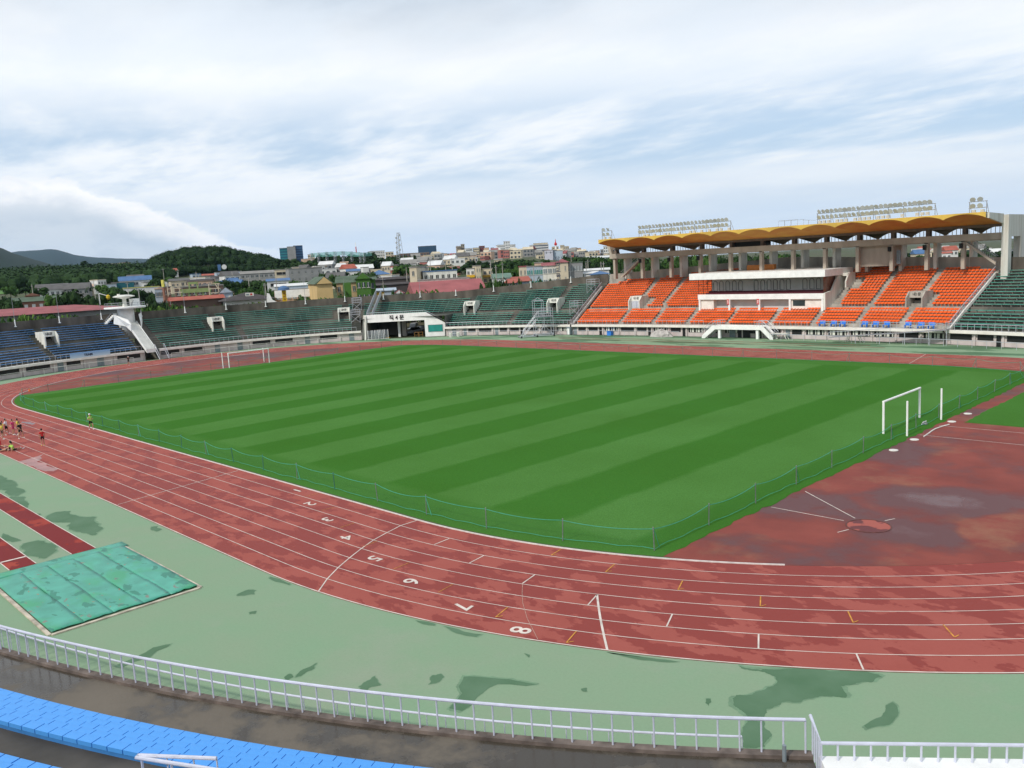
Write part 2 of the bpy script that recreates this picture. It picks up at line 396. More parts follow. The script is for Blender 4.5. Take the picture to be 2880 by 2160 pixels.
pl([(39.75, 37.1), (38.3, 46.6)], .06); pl([(-39.75, 37.1), (-39.75, 46.8)], .06); pl([(-20, 37.2), (-20.4, 46.8)], .05)
for i in range(6): pl([(-18+i*4.2, 39+i*1.22), (-16.6+i*4.2, 39+i*1.22)], .08)
tag(b.build('lane_markings', LINE), kind='structure')
b = MB(); ribbon(b, [(51.35, -40.21), (52.1, -41.0), (52.92, -41.79), (54.15, -42.78), (55.78, -43.88)], .022, .024); tag(b.build('faint_break_line', mat('worn_line', (.50, .30, .24), .9, .2, 6)), kind='structure')
b = MB()
YL = [((49.73, -35.82-1.35), (49.91, -36.76-1.35)), ((53.15, -35.88), (53.44, -36.91)), ((56.8, -35.71), (57.21, -36.67)), ((52.71, -42.48), (53.02, -43.47)), ((56.47, -42.45), (56.82, -43.42)), ((60.28, -35.22), (60.77, -36.14)), ((63.63, -34.52), (64.21, -35.39)), ((66.81, -33.59), (67.46, -34.41))]
YL[0] = ((49.73, -35.82), (49.91, -36.76))
for p, q in YL:
    ribbon(b, [p, q], .055, .028); d = Vector((q[0]-p[0], q[1]-p[1])).normalized(); n = Vector((-d.y, d.x))
    e = Vector(q)-d*.2+n*.22; ribbon(b, [q, tuple(e)], .045, .0285)
for p, q in (((33.25, -38.43), (33.17, -39.31)), ((37.12, -39.55), (37.14, -40.55)), ((40.92, -40.67), (41.04, -41.7)), ((45.0, -41.65), (45.07, -42.69)), ((48.89, -42.2), (49.09, -43.23)), ((29.5, -37.2), (29.4, -38.2))): ribbon(b, [p, q], .035, .028)
tag(b.build('hurdle_marks', YLINE), kind='structure')
for k, (x, y) in enumerate([(27.5, -37.66), (31.19, -38.9), (35.1, -40.14), (38.97, -41.33), (43.04, -42.39), (47.03, -43.16), (51.08, -43.64), (54.65, -43.73)]):
    a = 0 if x < HX else math.atan2(x-HX, -y)
    mt = Matrix.Translation((x, y, .026)) @ Matrix.Rotation(a-PI/2, 4, 'Z') @ Matrix.Diagonal((.95, 1, 1, 1))
    tag(text('lane_number', str(k+1), 1.22, LINE, None, mt, bold=.018), kind='structure')
# long jump runways and their edge lines
b = MB()
b.quad((-14, -52.1, .012), (28.75, -52.1, .012), (28.75, -50.9, .012), (-14, -50.9, .012)); b.quad((-14, -55.1, .012), (28.75, -55.1, .012), (28.75, -53.88, .012), (-14, -53.88, .012))
tag(b.build('jump_runway', RUN), kind='structure')
b = MB()
for y in (-50.88, -52.12, -53.86, -55.12): ribbon(b, [(-14, y), (28.7, y)], .05, .018)
ribbon(b, [(26.9, -53.9), (26.85, -55.08)], .2, .020)
tag(b.build('runway_markings', LINE), kind='structure')
# far side: thin red runway strip on the green apron
b = MB(); b.quad((-33, 54.35, .012), (28, 54.35, .012), (28, 54.75, .012), (-33, 54.75, .012)); b.quad((-30, 52.0, .012), (31, 52.0, .012), (31, 52.35, .012), (-30, 52.35, .012)); tag(b.build('far_runway', RUN), kind='structure')
# throwing sector, circle rim and small lines on the infield
b = MB()
for p, q in (((54.58, -23.72), (58.74, -23.82)), ((54.66, -19.81), (59.04, -23.12)), ((60.39, -22.68), (60.66, -22.05)), ((59.28, -25.77), (59.53, -25.04)), ((54.55, -1.38), (63, -1.38)), ((54.55, 2.66), (62.4, 2.62))): ribbon(b, [p, q], .055, .018)
tag(b.build('throwing_markings', LINE), kind='structure')
cx, cy = 60.07, -23.93
o = MB(); o.lathe((cx, cy, 0), [(1.03, .012), (1.03, .03), (1.10, .03), (1.10, .012)], 48); o.f = o.f[:-2]; o.m = o.m[:-2]
o = fixn(o.build('throwing_circle_rim', mat('rusty_rim', (.14, .05, .04), .6, .2, 5))); tag(o, 'thin metal rim of the throwing circle on the red infield', 'throwing circle')
b = MB(); b.lathe((0, 0, 0), [(1.02, 0), (1.02, .004)], 40); c_ = b.build('throwing_circle_ground', mat('circle_floor', (.36, .085, .06), .6, .1, .8, col2=(.13, .03, .03), thr=(.5, .53)), loc=(cx, cy, .011)); tag(c_, kind='structure')
# damp patches lying on the green surface (fractal outlines)
def fract(pts, it, amp):
    for _ in range(it):
        out = []
        for i, p in enumerate(pts):
            q = pts[(i+1) % len(pts)]; d = math.dist(p, q); nx, ny = -(q[1]-p[1]), q[0]-p[0]; k = rnd.uniform(-amp, amp)
            out += [p, ((p[0]+q[0])/2+nx*k, (p[1]+q[1])/2+ny*k)]
        pts = out
    return pts
HALO = mat('drying_green', (.165, .275, .165), .8, .1, 3)
PATCH = [
 [(2080,1873),(2200,1882),(2330,1888),(2470,1897),(2480,1903),(2400,1925),(2365,1930),(2380,1950),(2378,1963),(2310,1958),(2280,1965),(2200,1975),(2155,1995),(2150,2030),(2152,2100),(2083,2102),(2095,2040),(2085,1998),(2065,1985),(2060,1965),(2070,1955),(2150,1940),(2180,1925),(2182,1905),(2150,1890),(2085,1880)],
 [(1305,1903),(1360,1905),(1430,1910),(1495,1922),(1510,1925),(1480,1930),(1400,1925),(1375,1935),(1350,1955),(1325,1985),(1300,2000),(1262,1992),(1280,1975),(1300,1950),(1290,1930),(1300,1915)],
 [(1215,1900),(1240,1895),(1248,1905),(1235,1918),(1205,1925),(1210,1908)],
 [(2490,1985),(2510,1975),(2522,1985),(2528,2005),(2515,2025),(2500,2040),(2470,2042),(2440,2050),(2430,2042),(2455,2025),(2480,2015),(2490,2000)],
 [(1020,1925),(1040,1912),(1055,1902),(1062,1915),(1070,1928),(1045,1932),(1030,1945),(1010,1930)],
 [(1985,1965),(1998,1965),(2000,1975),(1992,1985),(1985,1978)],
 [(865,1878),(890,1865),(885,1880),(850,1900),(830,1905),(842,1890)],
 [(800,1905),(815,1895),(825,1905),(805,1915)],
 [(670,1670),(700,1658),(722,1660),(715,1672),(690,1675),(668,1676)], [(700,1722),(722,1718),(720,1726),(702,1728)],
 [(760,1622),(790,1630),(818,1642),(812,1646),(775,1636),(757,1628)],
 [(1170,1745),(1195,1748),(1225,1755),(1222,1760),(1190,1756)], [(1250,1762),(1290,1770),(1310,1778),(1355,1784),(1340,1792),(1310,1788),(1270,1775)],
 [(1715,1836),(1800,1848),(1890,1858),(1905,1862),(1860,1862),(1800,1856)],
 [(30,1395),(75,1412),(85,1440),(115,1455),(100,1468),(75,1450),(45,1440),(20,1410)],
 [(130,1455),(160,1440),(200,1438),(220,1452),(272,1455),(270,1470),(285,1490),(270,1505),(245,1500),(215,1495),(200,1470),(160,1470),(130,1460)],
 [(-40,1335),(5,1338),(30,1350),(70,1380),(50,1395),(20,1380),(-10,1372),(-45,1365)], [(65,1530),(110,1520),(150,1530),(160,1550),(130,1570),(100,1565),(60,1545)],
 [(10,1500),(40,1512),(60,1520),(35,1525),(5,1518)], [(425,1482),(445,1480),(455,1488),(440,1495),(428,1492)],
 [(330,1870),(380,1850),(410,1835),(430,1822),(480,1812),(470,1820),(440,1832),(420,1850),(380,1860),(345,1876)],
 [(1635,1937),(1650,1935),(1652,1945),(1638,1944)], [(1475,1838),(1490,1842),(1488,1850)], [(600,1985),(640,1970),(636,1986),(605,1995)]]
for kp, P in enumerate(PATCH):
    b = MB(); Q = [gp(u, v) for u, v in P]; ar = abs(sum(Q[i][0]*Q[i-1][1]-Q[i-1][0]*Q[i][1] for i in range(len(Q))))/2; pe = sum(math.dist(Q[i], Q[i-1]) for i in range(len(Q))); pts = fract(Q, 4, .16 if pe*pe/ar < 28 or ar > 2.5 else .05); b.v = [(x, y, .006+.0002*kp) for x, y in pts]; b.f = [tuple(range(len(pts)))]; b.m = [0]
    tag(b.build('damp_ground', APRW), kind='structure')
    cx_ = sum(p[0] for p in pts)/len(pts); cy_ = sum(p[1] for p in pts)/len(pts); b = MB(); hp = [(p[0]+(.10+rnd.uniform(-.03, .05))*math.copysign(min(1, abs(p[0]-cx_)), p[0]-cx_), p[1]+(.10+rnd.uniform(-.03, .05))*math.copysign(min(1, abs(p[1]-cy_)), p[1]-cy_)) for p in pts[::3]]
    b.v = [(x, y, .0035+.0001*kp) for x, y in hp]; b.f = [tuple(range(len(hp)))]; b.m = [0]; tag(b.build('drying_ground', HALO), kind='structure')
PUD = mat('shallow_puddle', (.15, .075, .07), .22, .2, .8, spec=.6, detail=8, col2=(.20, .055, .045), thr=(.4, .6)); DAMPR = mat('damp_red', (.13, .030, .026), .55, .15, .6, spec=.2, detail=8)
PUDL = [
 ([(50,1300),(85,1290),(120,1278),(118,1290),(105,1300),(135,1312),(165,1318),(150,1326),(120,1324),(95,1312)], .0165, mat('puddle_painted_sheen', (.38, .17, .15), .4, .15, .8, spec=.4), 'puddle'), ([(62,1186),(80,1187),(100,1192),(90,1195),(70,1191)], .0165, PUD, 'puddle')]  # first puddle: pale grey reflection put into its base colour
for P, z, m_, nm in PUDL:
    b = MB(); pts = fract([gp(u, v) for u, v in P], 3, .10); b.v = [(x, y, z) for x, y in pts]; b.f = [tuple(range(len(pts)))]; b.m = [0]; tag(b.build(nm, m_), kind='structure')
# ============================================================ PIT COVER
pc = empty('pit_cover', (34.2, -52.95, 0), 0, 'patched turquoise cover over the long jump sand pit with cream frame', 'pit cover')
COV = mat('turquoise_cover', (.055, .40, .27), .45, .12, .7, col2=(.05, .30, .17), thr=(.45, .6), bump=.15)
def covmat():
    m = mat('worn_turquoise', (.085, .37, .27), .45, .1, 1)
    nt = m.node_tree; N = nt.nodes; L = nt.links; b = N['Principled BSDF']; src = b.inputs['Base Color'].links[0].from_socket
    tc = N.new('ShaderNodeTexCoord'); mp = N.new('ShaderNodeMapping'); mp.inputs['Scale'].default_value = (1.0, 1.9, 1); L.new(tc.outputs['Object'], mp.inputs[0])
    for sc, lo, hi, c in ((.42, .50, .66, (.06, .33, .17)), (1.15, .66, .70, (.20, .20, .16)), (.8, .60, .615, (.04, .22, .15)), (1.5, .70, .72, (.42, .15, .05))):
        n = N.new('ShaderNodeTexNoise'); n.inputs['Scale'].default_value = sc; n.inputs['Detail'].default_value = 3; n.inputs['Distortion'].default_value = .4
        L.new(mp.outputs[0], n.inputs['Vector']); off = N.new('ShaderNodeMapping'); off.inputs['Location'].default_value = (sc*7, sc*13, 0); L.new(mp.outputs[0], off.inputs[0]); L.new(off.outputs[0], n.inputs['Vector'])
        r = N.new('ShaderNodeMapRange'); r.inputs[1].default_value = lo; r.inputs[2].default_value = hi; L.new(n.outputs[0], r.inputs[0])
        x = N.new('ShaderNodeMix'); x.data_type = 'RGBA'; L.new(r.outputs[0], x.inputs[0]); L.new(src, x.inputs[6]); x.inputs[7].default_value = (*c, 1); src = x.outputs[2]
    L.new(src, b.inputs['Base Color']); return m
COV = covmat()
b = MB()
for c, s_ in (((0.2, 3.17, .03), (10.3, .14, .06)), ((0.2, -3.33, .03), (10.3, .16, .06)), ((5.4, -.08, .03), (.16, 6.36, .06))): b.box(c, s_)
b.build('frame', mat('cream_kerb', (.55, .48, .38), .9, .2, 2), pc)
for k in range(5):
    y0 = -3.2+k*1.26; b = MB(); rows = []
    for i in range(29):
        x = -4.4+9.55*i/28; rows.append([(x+(.0 if i < 28 else rnd.uniform(-.1, .05)), y0+1.3*j/6, .055+.012*math.sin(j/6*PI)+.006*math.sin(x*1.7+k)+k*.003+.007*math.sin(x*.8+j*.9+k*2)) for j in range(7)])
    b.grid(rows); o = b.build('cover_sheet', COV, pc, smooth=True); sd = o.modifiers.new('t', 'SOLIDIFY'); sd.thickness = .02
b = MB(); b.grid([[(-5.2+.95*j/4, -3.3+6.65*i/20, .075+.008*math.sin(i*.7)+.012*math.sin(j/4*PI)) for j in range(5)] for i in range(21)])
o = b.build('header_sheet', COV, pc, smooth=True); sd = o.modifiers.new('t', 'SOLIDIFY'); sd.thickness = .025
# ============================================================ GOALS
def goal(x, lab, y0=1.417):
    t = empty('football_goal', (x, y0, .02), 0, lab, 'goal')
    for s_ in (-1, 1):
        b = MB(); b.tube([(0, s_*3.66, 0), (0, s_*3.66, 2.44)], .085, 10); b.build('goal_post', WHITE, t)
    b = MB(); b.tube([(0, -3.72, 2.44), (0, 3.74, 2.44)], .085, 10); b.build('crossbar', WHITE, t)
goal(52.25, 'white football goal frame at the near right end of the grass')
goal(-54.67, 'white football goal frame at the far left end of the grass')
for (u, v), h, lab in (((2551, 1227), 2.6, 'white free standing net pole behind the near goal, closer to the camera'), ((2647, 1181), 2.5, 'white free standing net pole behind the near goal, right of its far post'), ((628, 1036), 2.6, 'white thin net pole left of the far goal'), ((743, 1017.5), 2.4, 'white thin net pole just left of the far goal right post')):
    x, y = gp(u, v); b = MB(); b.tube([(0, 0, 0), (0, 0, h)], .07, 10); b.tube([(0, 0, h), (0, 0, h+.03)], .06, 10); tag(b.build('net_pole', WHITE, loc=(x, y, .02)), lab, 'pole')
# small litter, discs, hose
DISCW = mat('disc_white', (.70, .68, .62), .7, .08, 4)
for k, (x, y) in enumerate([(54.9, -7.2), (54.85, -3.23), (54.89, 4.49), (54.88, 8.34)]):
    b = MB(); b.lathe((0, 0, 0), [(.30, 0), (.31, .02), (.30, .05), (.10, .06)], 20)
    tag(b.build('ground_disc', DISCW, loc=(x, y, .012)), f'flat white disc beside the pitch edge, {ORD[k]} from the camera end', 'disc', 'white discs beside the turf')
b = MB(); P = [(55.05, -1.95), (55.0, -1.3), (54.95, -.7), (54.85, .2), (54.8, 1.09), (54.9, 2.2), (55.1, 3.25)]
b.tube([(x, y, .05) for x, y in P], .045, 6); tag(b.build('ground_hose', DISCW), 'pale hose lying curved on the red ground beside the goal', 'hose')
b = MB(); x, y = gp(2592, 1195); b.tube([(x, y, .02), (x+.1, y+.1, .22), (x+.3, y+.2, .3)], .05, 5); b.box((x+.2, y+.1, .12), (.35, .25, .12)); tag(b.build('tool_bag', METAL), 'small grey bag on the grass behind the near goal', 'bag')
# ============================================================ NET FENCE ROUND THE PITCH
fp = clip(clip(stad(R0-1.0, 64, 0), lambda p: 53.55-p[0]), lambda p: p[0]+54.3)
i0 = min(range(len(fp)), key=lambda i: math.dist(fp[i][:2], (53.5, -33))); fp = fp[i0:]+fp[:i0]
cum = [0]
for i in range(len(fp)): cum.append(cum[-1]+math.dist(fp[i][:2], fp[(i+1) % len(fp)][:2]))
def fat(d):
    d %= cum[-1]; i = bisect.bisect_right(cum, d)-1; i = min(i, len(fp)-1); p, q = fp[i], fp[(i+1) % len(fp)]; f = (d-cum[i])/max(cum[i+1]-cum[i], 1e-6)
    return p[0]+(q[0]-p[0])*f, p[1]+(q[1]-p[1])*f
nf = round(cum[-1]/4.85); fence = empty('net_fence', (fp[0][0], fp[0][1], .02), 0, 'low sagging green net fence on thin posts around the whole pitch', 'net fence')
ox, oy = fp[0][0], fp[0][1]
FP = [fat(cum[-1]*i/nf) for i in range(nf)]
H = 1.1; pm = {}
for k, (x, y) in enumerate(FP):
    g_ = (x+y < -6 and y < 30) ; key = g_ and (k % 3 != 0)
    if key not in pm:
        b = MB(); b.tube([(0, 0, 0), (0, 0, H+.05)], .028, 7); b.tube([(0, 0, H+.05), (0, 0, H+.09)], .035, 7); o = b.build('fence_post', POSTG if key else POSTS, fence); pm[key] = o
    else: o = dup(pm[key], fence)
    o.location = (x-ox, y-oy, 0); o.rotation_euler = (rnd.uniform(-.05, .05), rnd.uniform(-.05, .05), 0)
NETM = mat('green_netting', (.05, .22, .13), .9, .1, 2, alpha=.055)
tr, br, nt_ = MB(), MB(), MB()
for k in range(nf):
    a, c = FP[k], FP[(k+1) % nf]; sag = rnd.uniform(.10, .26); bw = rnd.uniform(-.12, .12); tp, bt = [], []
    nx, ny = -(c[1]-a[1])/4.85, (c[0]-a[0])/4.85
    for j in range(9):
        f = j/8; x, y = a[0]+(c[0]-a[0])*f-ox, a[1]+(c[1]-a[1])*f-oy; tp.append((x, y, H-sag*4*f*(1-f))); w = bw*math.sin(f*PI)+.05*math.sin(f*9)
        bt.append((x+nx*w, y+ny*w, .05+.06*abs(math.sin(f*7+k))))
    tr.tube(tp, .017, 5); br.tube(bt, .013, 4); nt_.grid([tp, bt])
    if k % 3 == 0:
        p = tp[0]; br.tube([p, (p[0]+(c[0]-a[0])*.09, p[1]+(c[1]-a[1])*.09, .03)], .02, 4)
tr.build('top_rope', NETG, fence); br.build('bottom_rope', NETG, fence); nt_.build('netting', NETM, fence)
# ============================================================ STANDS
def obk(s):     # offset of the back wall
    p = W(s)
    if p.y < 0:
        return 11.6 if p.x < -50 else 22.0 if p.x > 10 else 11.6+(p.x+50)/60*10.4
    x = p.x
    if x < -62: return 11.6
    if x < -33: return 11.6+(x+62)/29*3.9
    if x < 37: return 18.3-abs(x-3)*.083
    return 15.4
def nearrow(i): return (2.3+.31*i, 2.42+.07*i) if i < 5 else (5.4+.31*(i-5), 3.15+.07*(i-5))
def profile(ob, kind):
    P = []
    if kind == 'near':
        P = [(0, 2.0), (3.3, 2.0), (3.3, 2.45), (5.2, 2.45)]; n = 0; o = 5.2
        while o < ob: P += [(o, 2.45+RI*n), (o, 2.45+RI*(n+1))]; o += .7; n += 1
        P.append((ob, 2.45+RI*n)); return P
    if kind == 'gate': P = [(.4, 4.5), (6.35, 4.5)]
    else:
        P = [(0, 2.0), (1.15, 2.0), (1.15, 2.05)]
        for i in range(1, 6): P += [(1.15+TR*i, 2.05+RI*(i-1)), (1.15+TR*i, 2.05+RI*i)]
        P += [(6.35, 2.05+RI*5)]
    for n in range(18):
        o = 6.35+TR*n; z = 4.745+RI*n
        P += [(o, z-(RI if n else (4.745-P[-1][1]))), (o, z)]
    P.append((19.5, P[-1][1]))
    last = max((z for o, z in P if o <= ob), default=2)
    return [(o, min(z, last)) if o < ob else (ob, last) for o, z in P]
def stand(name, label, cat, s0, s1, kind='far', m=None, base=None, wallmat=None, step=1.0, features=True, backwall=True):
    mid = W((s0+s1)/2); root = empty(name, (mid.x, mid.y, 0), 0, label, cat); off = Vector((mid.x, mid.y, 0))
    n = max(2, int((s1-s0)/step)); S = [s0+(s1-s0)*i/n for i in range(n+1)]
    rows = []
    for s in S:
        pr = profile(obk(s), kind); rows.append([tuple(W(s, o, z)-off) for o, z in pr])
    k = min(len(r) for r in rows); rows = [r[:k-1]+[r[-1]] for r in rows]
    # end faces
    b = MB(); b.grid(rows)
    for r in (rows[0], rows[-1]):
        if kind != 'near': b.quad(*(r+[(r[-1][0], r[-1][1], 0), (r[0][0], r[0][1], 0)]))
    fixn(b.build('terrace_steps', m or (CONCD if kind == 'near' else CONC), root))
    if backwall:
        b = MB(); A, B_, C_, D_ = [], [], [], []
        for s in S:
            o = obk(s); z = wtop(o)
            if kind == 'near': z = rows[0][-1][2]+1.2
            zb = 3.9 if kind == 'gate' else .5; A.append(tuple(W(s, o, zb)-off)); B_.append(tuple(W(s, o, z)-off)); C_.append(tuple(W(s, o+.3, z)-off)); D_.append(tuple(W(s, o+.3, zb)-off))
        b.grid([A, B_, C_, D_]); fixn(b.build('back_wall', wallmat or BACKW, root))
    # front: slab edge and wall
    if kind != 'gate':
        b = MB(); o0 = -.28 if kind == 'far' else -.08; zt = 2.02 if kind == 'far' else 2.10; th = .40
        rr = [[tuple(W(s, o, z)-off) for s in S] for o, z in ((0.5 if kind == 'far' else .17, 1.9), (0.5 if kind == 'far' else .17, zt), (o0, zt), (o0, zt-th), (.5, zt-th))]
        b.grid(rr); fixn(b.build('front_slab', SLAB if kind == 'far' else mat('brown_kerb', (.17, .135, .115), .9, .25, 2), root))
        b = MB(); b.grid([[tuple(W(s, .35, z)-off) for s in S] for z in (0, zt-th)]); fixn(b.build('front_wall', PINK, root))
    return root, off
def railing(label, cat, s0, s1, o, z, h, sp, m=RAIL, r=.03, name='guard_rail', mid=False, group=None, rt=None):
    c = W((s0+s1)/2, o, z); root = empty(name, tuple(c), 0, label, cat, group); n = max(1, round((s1-s0)/sp)); pr = None
    k = max(2, int((s1-s0)/1.0)); S = [s0+(s1-s0)*i/k for i in range(k+1)]
    b = MB(); b.tube([W(s, o, z+h)-c for s in S], rt or r*1.25, 8); b.build('top_rail', m, root)
    if mid: b = MB(); b.tube([W(s, o, z+h*.5)-c for s in S], r*.7, 6); b.build('middle_rail', m, root)
    for i in range(n+1):
        p = W(s0+(s1-s0)*i/n, o, z)-c
        if pr is None: b = MB(); b.tube([(0, 0, 0), (0, 0, h)], r, 7); pr = b.build('rail_post', m, root); q = pr
        else: q = dup(pr, root)
        q.location = p
    return root
def bayfeat(root, off, s0, s1, kinds, o=.35):
    """doors, dark openings and pilasters on the front wall below the slab"""
    n = len(kinds); w = (s1-s0)/n
    for i, k in enumerate(kinds):
        a = s0+w*i; 
        def pan(name, x0, x1, z0, z1, m, d=.03, fr=None, oo=0.):
            b = MB(); p, q = W(a+w*x0, o-d-oo), W(a+w*x1, o-d-oo); nn = Wn(a+w*(x0+x1)/2)
            P = [(p.x-off.x, p.y-off.y, z0), (q.x-off.x, q.y-off.y, z0), (q.x-off.x, q.y-off.y, z1), (p.x-off.x, p.y-off.y, z1)]
            b.extr(P, (nn.x*d, nn.y*d, 0)); f = fixn(b.build(name, m, root))
            return f
        pan('pilaster', -.03, .03, 0, 1.68, PINK, .22)
        if k == 'o': pan('opening', .12, .9, .72, 1.5, DARK)
        if k == 'w':
            f = pan('window', .1, .92, .72, 1.5, DARK)
            for j in range(5): 
                g_ = pan('sash', .13+.16*j, .13+.16*j+(.05+.06*(j % 2)), .76, 1.46, WHITE2, .02, oo=.03); g_.parent = f
        if k == 'd': pan('door', .35, .58, .02, 1.62, GREYM); pan('transom', .33, .6, 1.05, 1.12, PINK, .02, oo=.03)
        if k == 'D': pan('door', .1, .26, .02, 1.62, DARK); pan('opening', .36, .92, .75, 1.5, DARK)
        if k == 'e': pan('opening', .12, .58, .72, 1.5, DARK); pan('door', .68, .88, .02, 1.62, GREYM)
sR0, sR1 = sx(62), sx(37.0)
sM1 = sx(-32.6); sG0 = sxy(-62, 51.5); sG1 = sxy(-76.6, 39.4)
sT0, sT1 = sxy(-88, -.5), sxy(-88, -3.2); sB1 = sxy(-74, -45)
rt, off = stand('terrace_stand', 'green benched open stand right of the covered main stand', 'stand', sR0, sR1); bayfeat(rt, off, sR0, sR1, 'oeoeoDo')
stR = rt
msR, moff = stand('main_stand', 'covered main stand with orange seats, scalloped yellow roof and white guest box', 'main stand', sR1+.35, sM1-.35, m=CONCL, wallmat=CONCL); bayfeat(msR, moff, sR1, sM1, 'wowwwweoowewDwDowDe')
rt, off = stand('terrace_stand', 'green benched curved stand between the vehicle gate and the main stand', 'stand', sM1, sG0-.2); bayfeat(rt, off, sM1, sG0-.2, 'wDoDeoed')
rt, off = stand('terrace_stand', 'upper green benched stand carried over the vehicle gate', 'stand', sG0-.2, sG1, 'gate')
rt, off = stand('terrace_stand', 'green benched curved stand between the white tower and the vehicle gate', 'stand', sG1, sT0); bayfeat(rt, off, sG1, sT0, 'dodooddoo')
rt, off = stand('terrace_stand', 'blue benched curved stand left of the white tower', 'stand', sT1, sB1); bayfeat(rt, off, sT1, sB1, 'odeoodoo')
sN0, sN1 = sx(10, False), sxy(68.35, -47.35)
rt, off = stand('terrace_stand', 'near stand with bright blue boards and wet concrete walkway below the camera', 'stand', sN0, sN1, 'near', backwall=False)
# puddly walkway
b = MB(); S = [sN0+(sN1-sN0)*i/60 for i in range(61)]; b.grid([[tuple(W(s, o, 2.006)) for s in S] for o in (.18, 2.2)])
WALK = wetmat('wet_walkway', (.16, .135, .105), (.060, .050, .038), (.11, .095, .075), .35, (1, 1, 1), .50, .58, wr=.20, gloss_t=(.56, .64), fine=(.1, 0), spec=.4); tag(fixn(b.build('walkway', WALK)), kind='structure')
# ---- benches
def bench(root_label, group, s0, s1, o, z, bm, hidx=0, leg=1.15, w=.32, th=.06):
    if s1-s0 < .8: return
    c = W((s0+s1)/2, o, z); n = max(1, int((s1-s0)/2.2)); S = [s0+(s1-s0)*i/n for i in range(n+1)]
    b = MB(); P = lambda s, oo, zz: tuple(W(s, oo, zz)-c)
    rr = [[P(s, oo, zz) for s in S] for oo, zz in ((o-w/2, z+.40), (o+w/2, z+.40), (o+w/2, z+.40-th), (o-w/2, z+.40-th), (o-w/2, z+.40))]
    b.grid(rr)
    for i in (0, -1): b.quad(*[rr[j][i] for j in range(4)])
    k = max(1, int((s1-s0)/leg))
    for i in range(k+1):
        s = s0+.1+(s1-s0-.2)*i/k; p = W(s, o, z+.175)-c; nn = Wn(s); b.box(tuple(p), (.07, .22, .35), math.atan2(nn.y, nn.x)-PI/2, mi=1)
    ob_ = b.build('bench', [bm, GREENL], loc=tuple(c)); tag(ob_, root_label, 'bench', group); fixn(ob_)
def benchset(s0, s1, col, where, nu, lo_gaps, up_gaps, portals, skip_low=False):
    bm = GREENB if col == 'green' else BLUEB
    for i in range(6+nu):
        if skip_low and i < 6: continue
        o, z = row(i); gaps = [(g-.6, g+.6) for g in (lo_gaps if i < 6 else up_gaps)]
        if i >= 6:
            for p in portals:
                hw = 1.75+.45*min(i-6, 3)*0
                if i < 10: gaps.append((p-hw, p+hw+.5))
        cuts = sorted(gaps); segs = []; a = s0
        for g0, g1 in cuts:
            if g0 > a: segs.append((a, min(g0, s1)))
            a = max(a, g1)
        if a < s1: segs.append((a, s1))
        segs = [(p, min(q, s1)) for p, q in segs if min(q, s1)-p > .8]
        fin = []
        for p, q in segs:   # only where the row fits in front of the back wall
            while p < q and obk(p) < o+.3: p += .5
            while q > p and obk(q) < o+.3: q -= .5
            if q-p > .8: fin.append((p, q))
        for j, (p, q) in enumerate(fin):
            blk = f'{ORD[i]} row up'
            side = '' if len(fin) == 1 else f', {ORD[j]} length from right'
            bench(f'{col} bench {where}, {blk}{side}', f'{col} benches {where}', p, q, o, z, bm)
sp = [sxy(-86.8, -16.9), sxy(-87.3, 13.8), sxy(-78.5, 36.0), sxy(-58.1, 51.7), sxy(-40.1, 57.5), sx(-21.6), sx(29.6)]
benchset(sT1+.7, sB1, 'blue', 'left of the white tower', 7, [su(136, 3, 3.3)], [su(112, 10, 7)], [sp[0]])
benchset(sG1+2.2, sT0-1.6, 'green', 'between tower and gate', 7, [su(679, 3, 3.3)], [su(599, 10, 7), su(970, 10, 7)], [sp[1], sp[2]])
benchset(sG0-.2, sG1+.2, 'green', 'above the vehicle gate', 7, [], [], [], True)
benchset(sM1+1.6, sG0-.3, 'green', 'between gate and main stand', 12, [su(1443, 3, 3.3)], [su(1329, 10.5, 7), su(1582, 10.5, 7)], [sp[3], sp[4]])
benchset(sR0, sR1-.2, 'green', 'right of the main stand', 12, [], [], [])
# ---- front rails
railing('grey guard rail along the front of the blue stand', 'railing', sT1+.5, sB1, -.15, 2.02, .88, 1.0)
railing('grey guard rail along the stand between tower and gate', 'railing', sG1+1, sT0-2.2, -.15, 2.02, .88, 1.0)
railing('grey guard rail along the stand between gate and main stand', 'railing', sM1-.3, sG0-.6, -.15, 2.02, .88, .95)
railing('grey guard rail along the right green stand', 'railing', sR0, sR1-.3, -.15, 2.02, .88, .9)
sS0, sS1 = sx(7.2), sx(-3.2)
railing('grey guard rail in front of the orange seats left of the front stair', 'railing', sS1, sM1-.8, -.15, 2.02, .88, .95)
railing('grey guard rail in front of the orange seats right of the front stair', 'railing', sR1+.4, sS0, -.15, 2.02, .88, .95)
# ground rails
railing('low white rail at track level along the blue stand', 'railing', sT1+2.5, sB1, -.9, 0, .95, 4.2, WHITE2, .03)
railing('low white rail at track level between tower and gate', 'railing', sG1+.5, sT0-2, -.9, 0, .95, 4.0, WHITE2, .03)
railing('white rail at ground level between gate and main stand', 'railing', sM1+2, sG0-4.5, -.7, 0, .95, 2.2, RAIL, .03)
railing('white rail at ground level in front of the main stand left rooms', 'railing', sx(-8), sM1-1, -.9, 0, .95, 2.4, RAIL, .03)
railing('white rail at ground level from the front stair to the right edge', 'railing', sR0, sx(10.5), -2.3, 0, .95, 2.0, RAIL, .03)
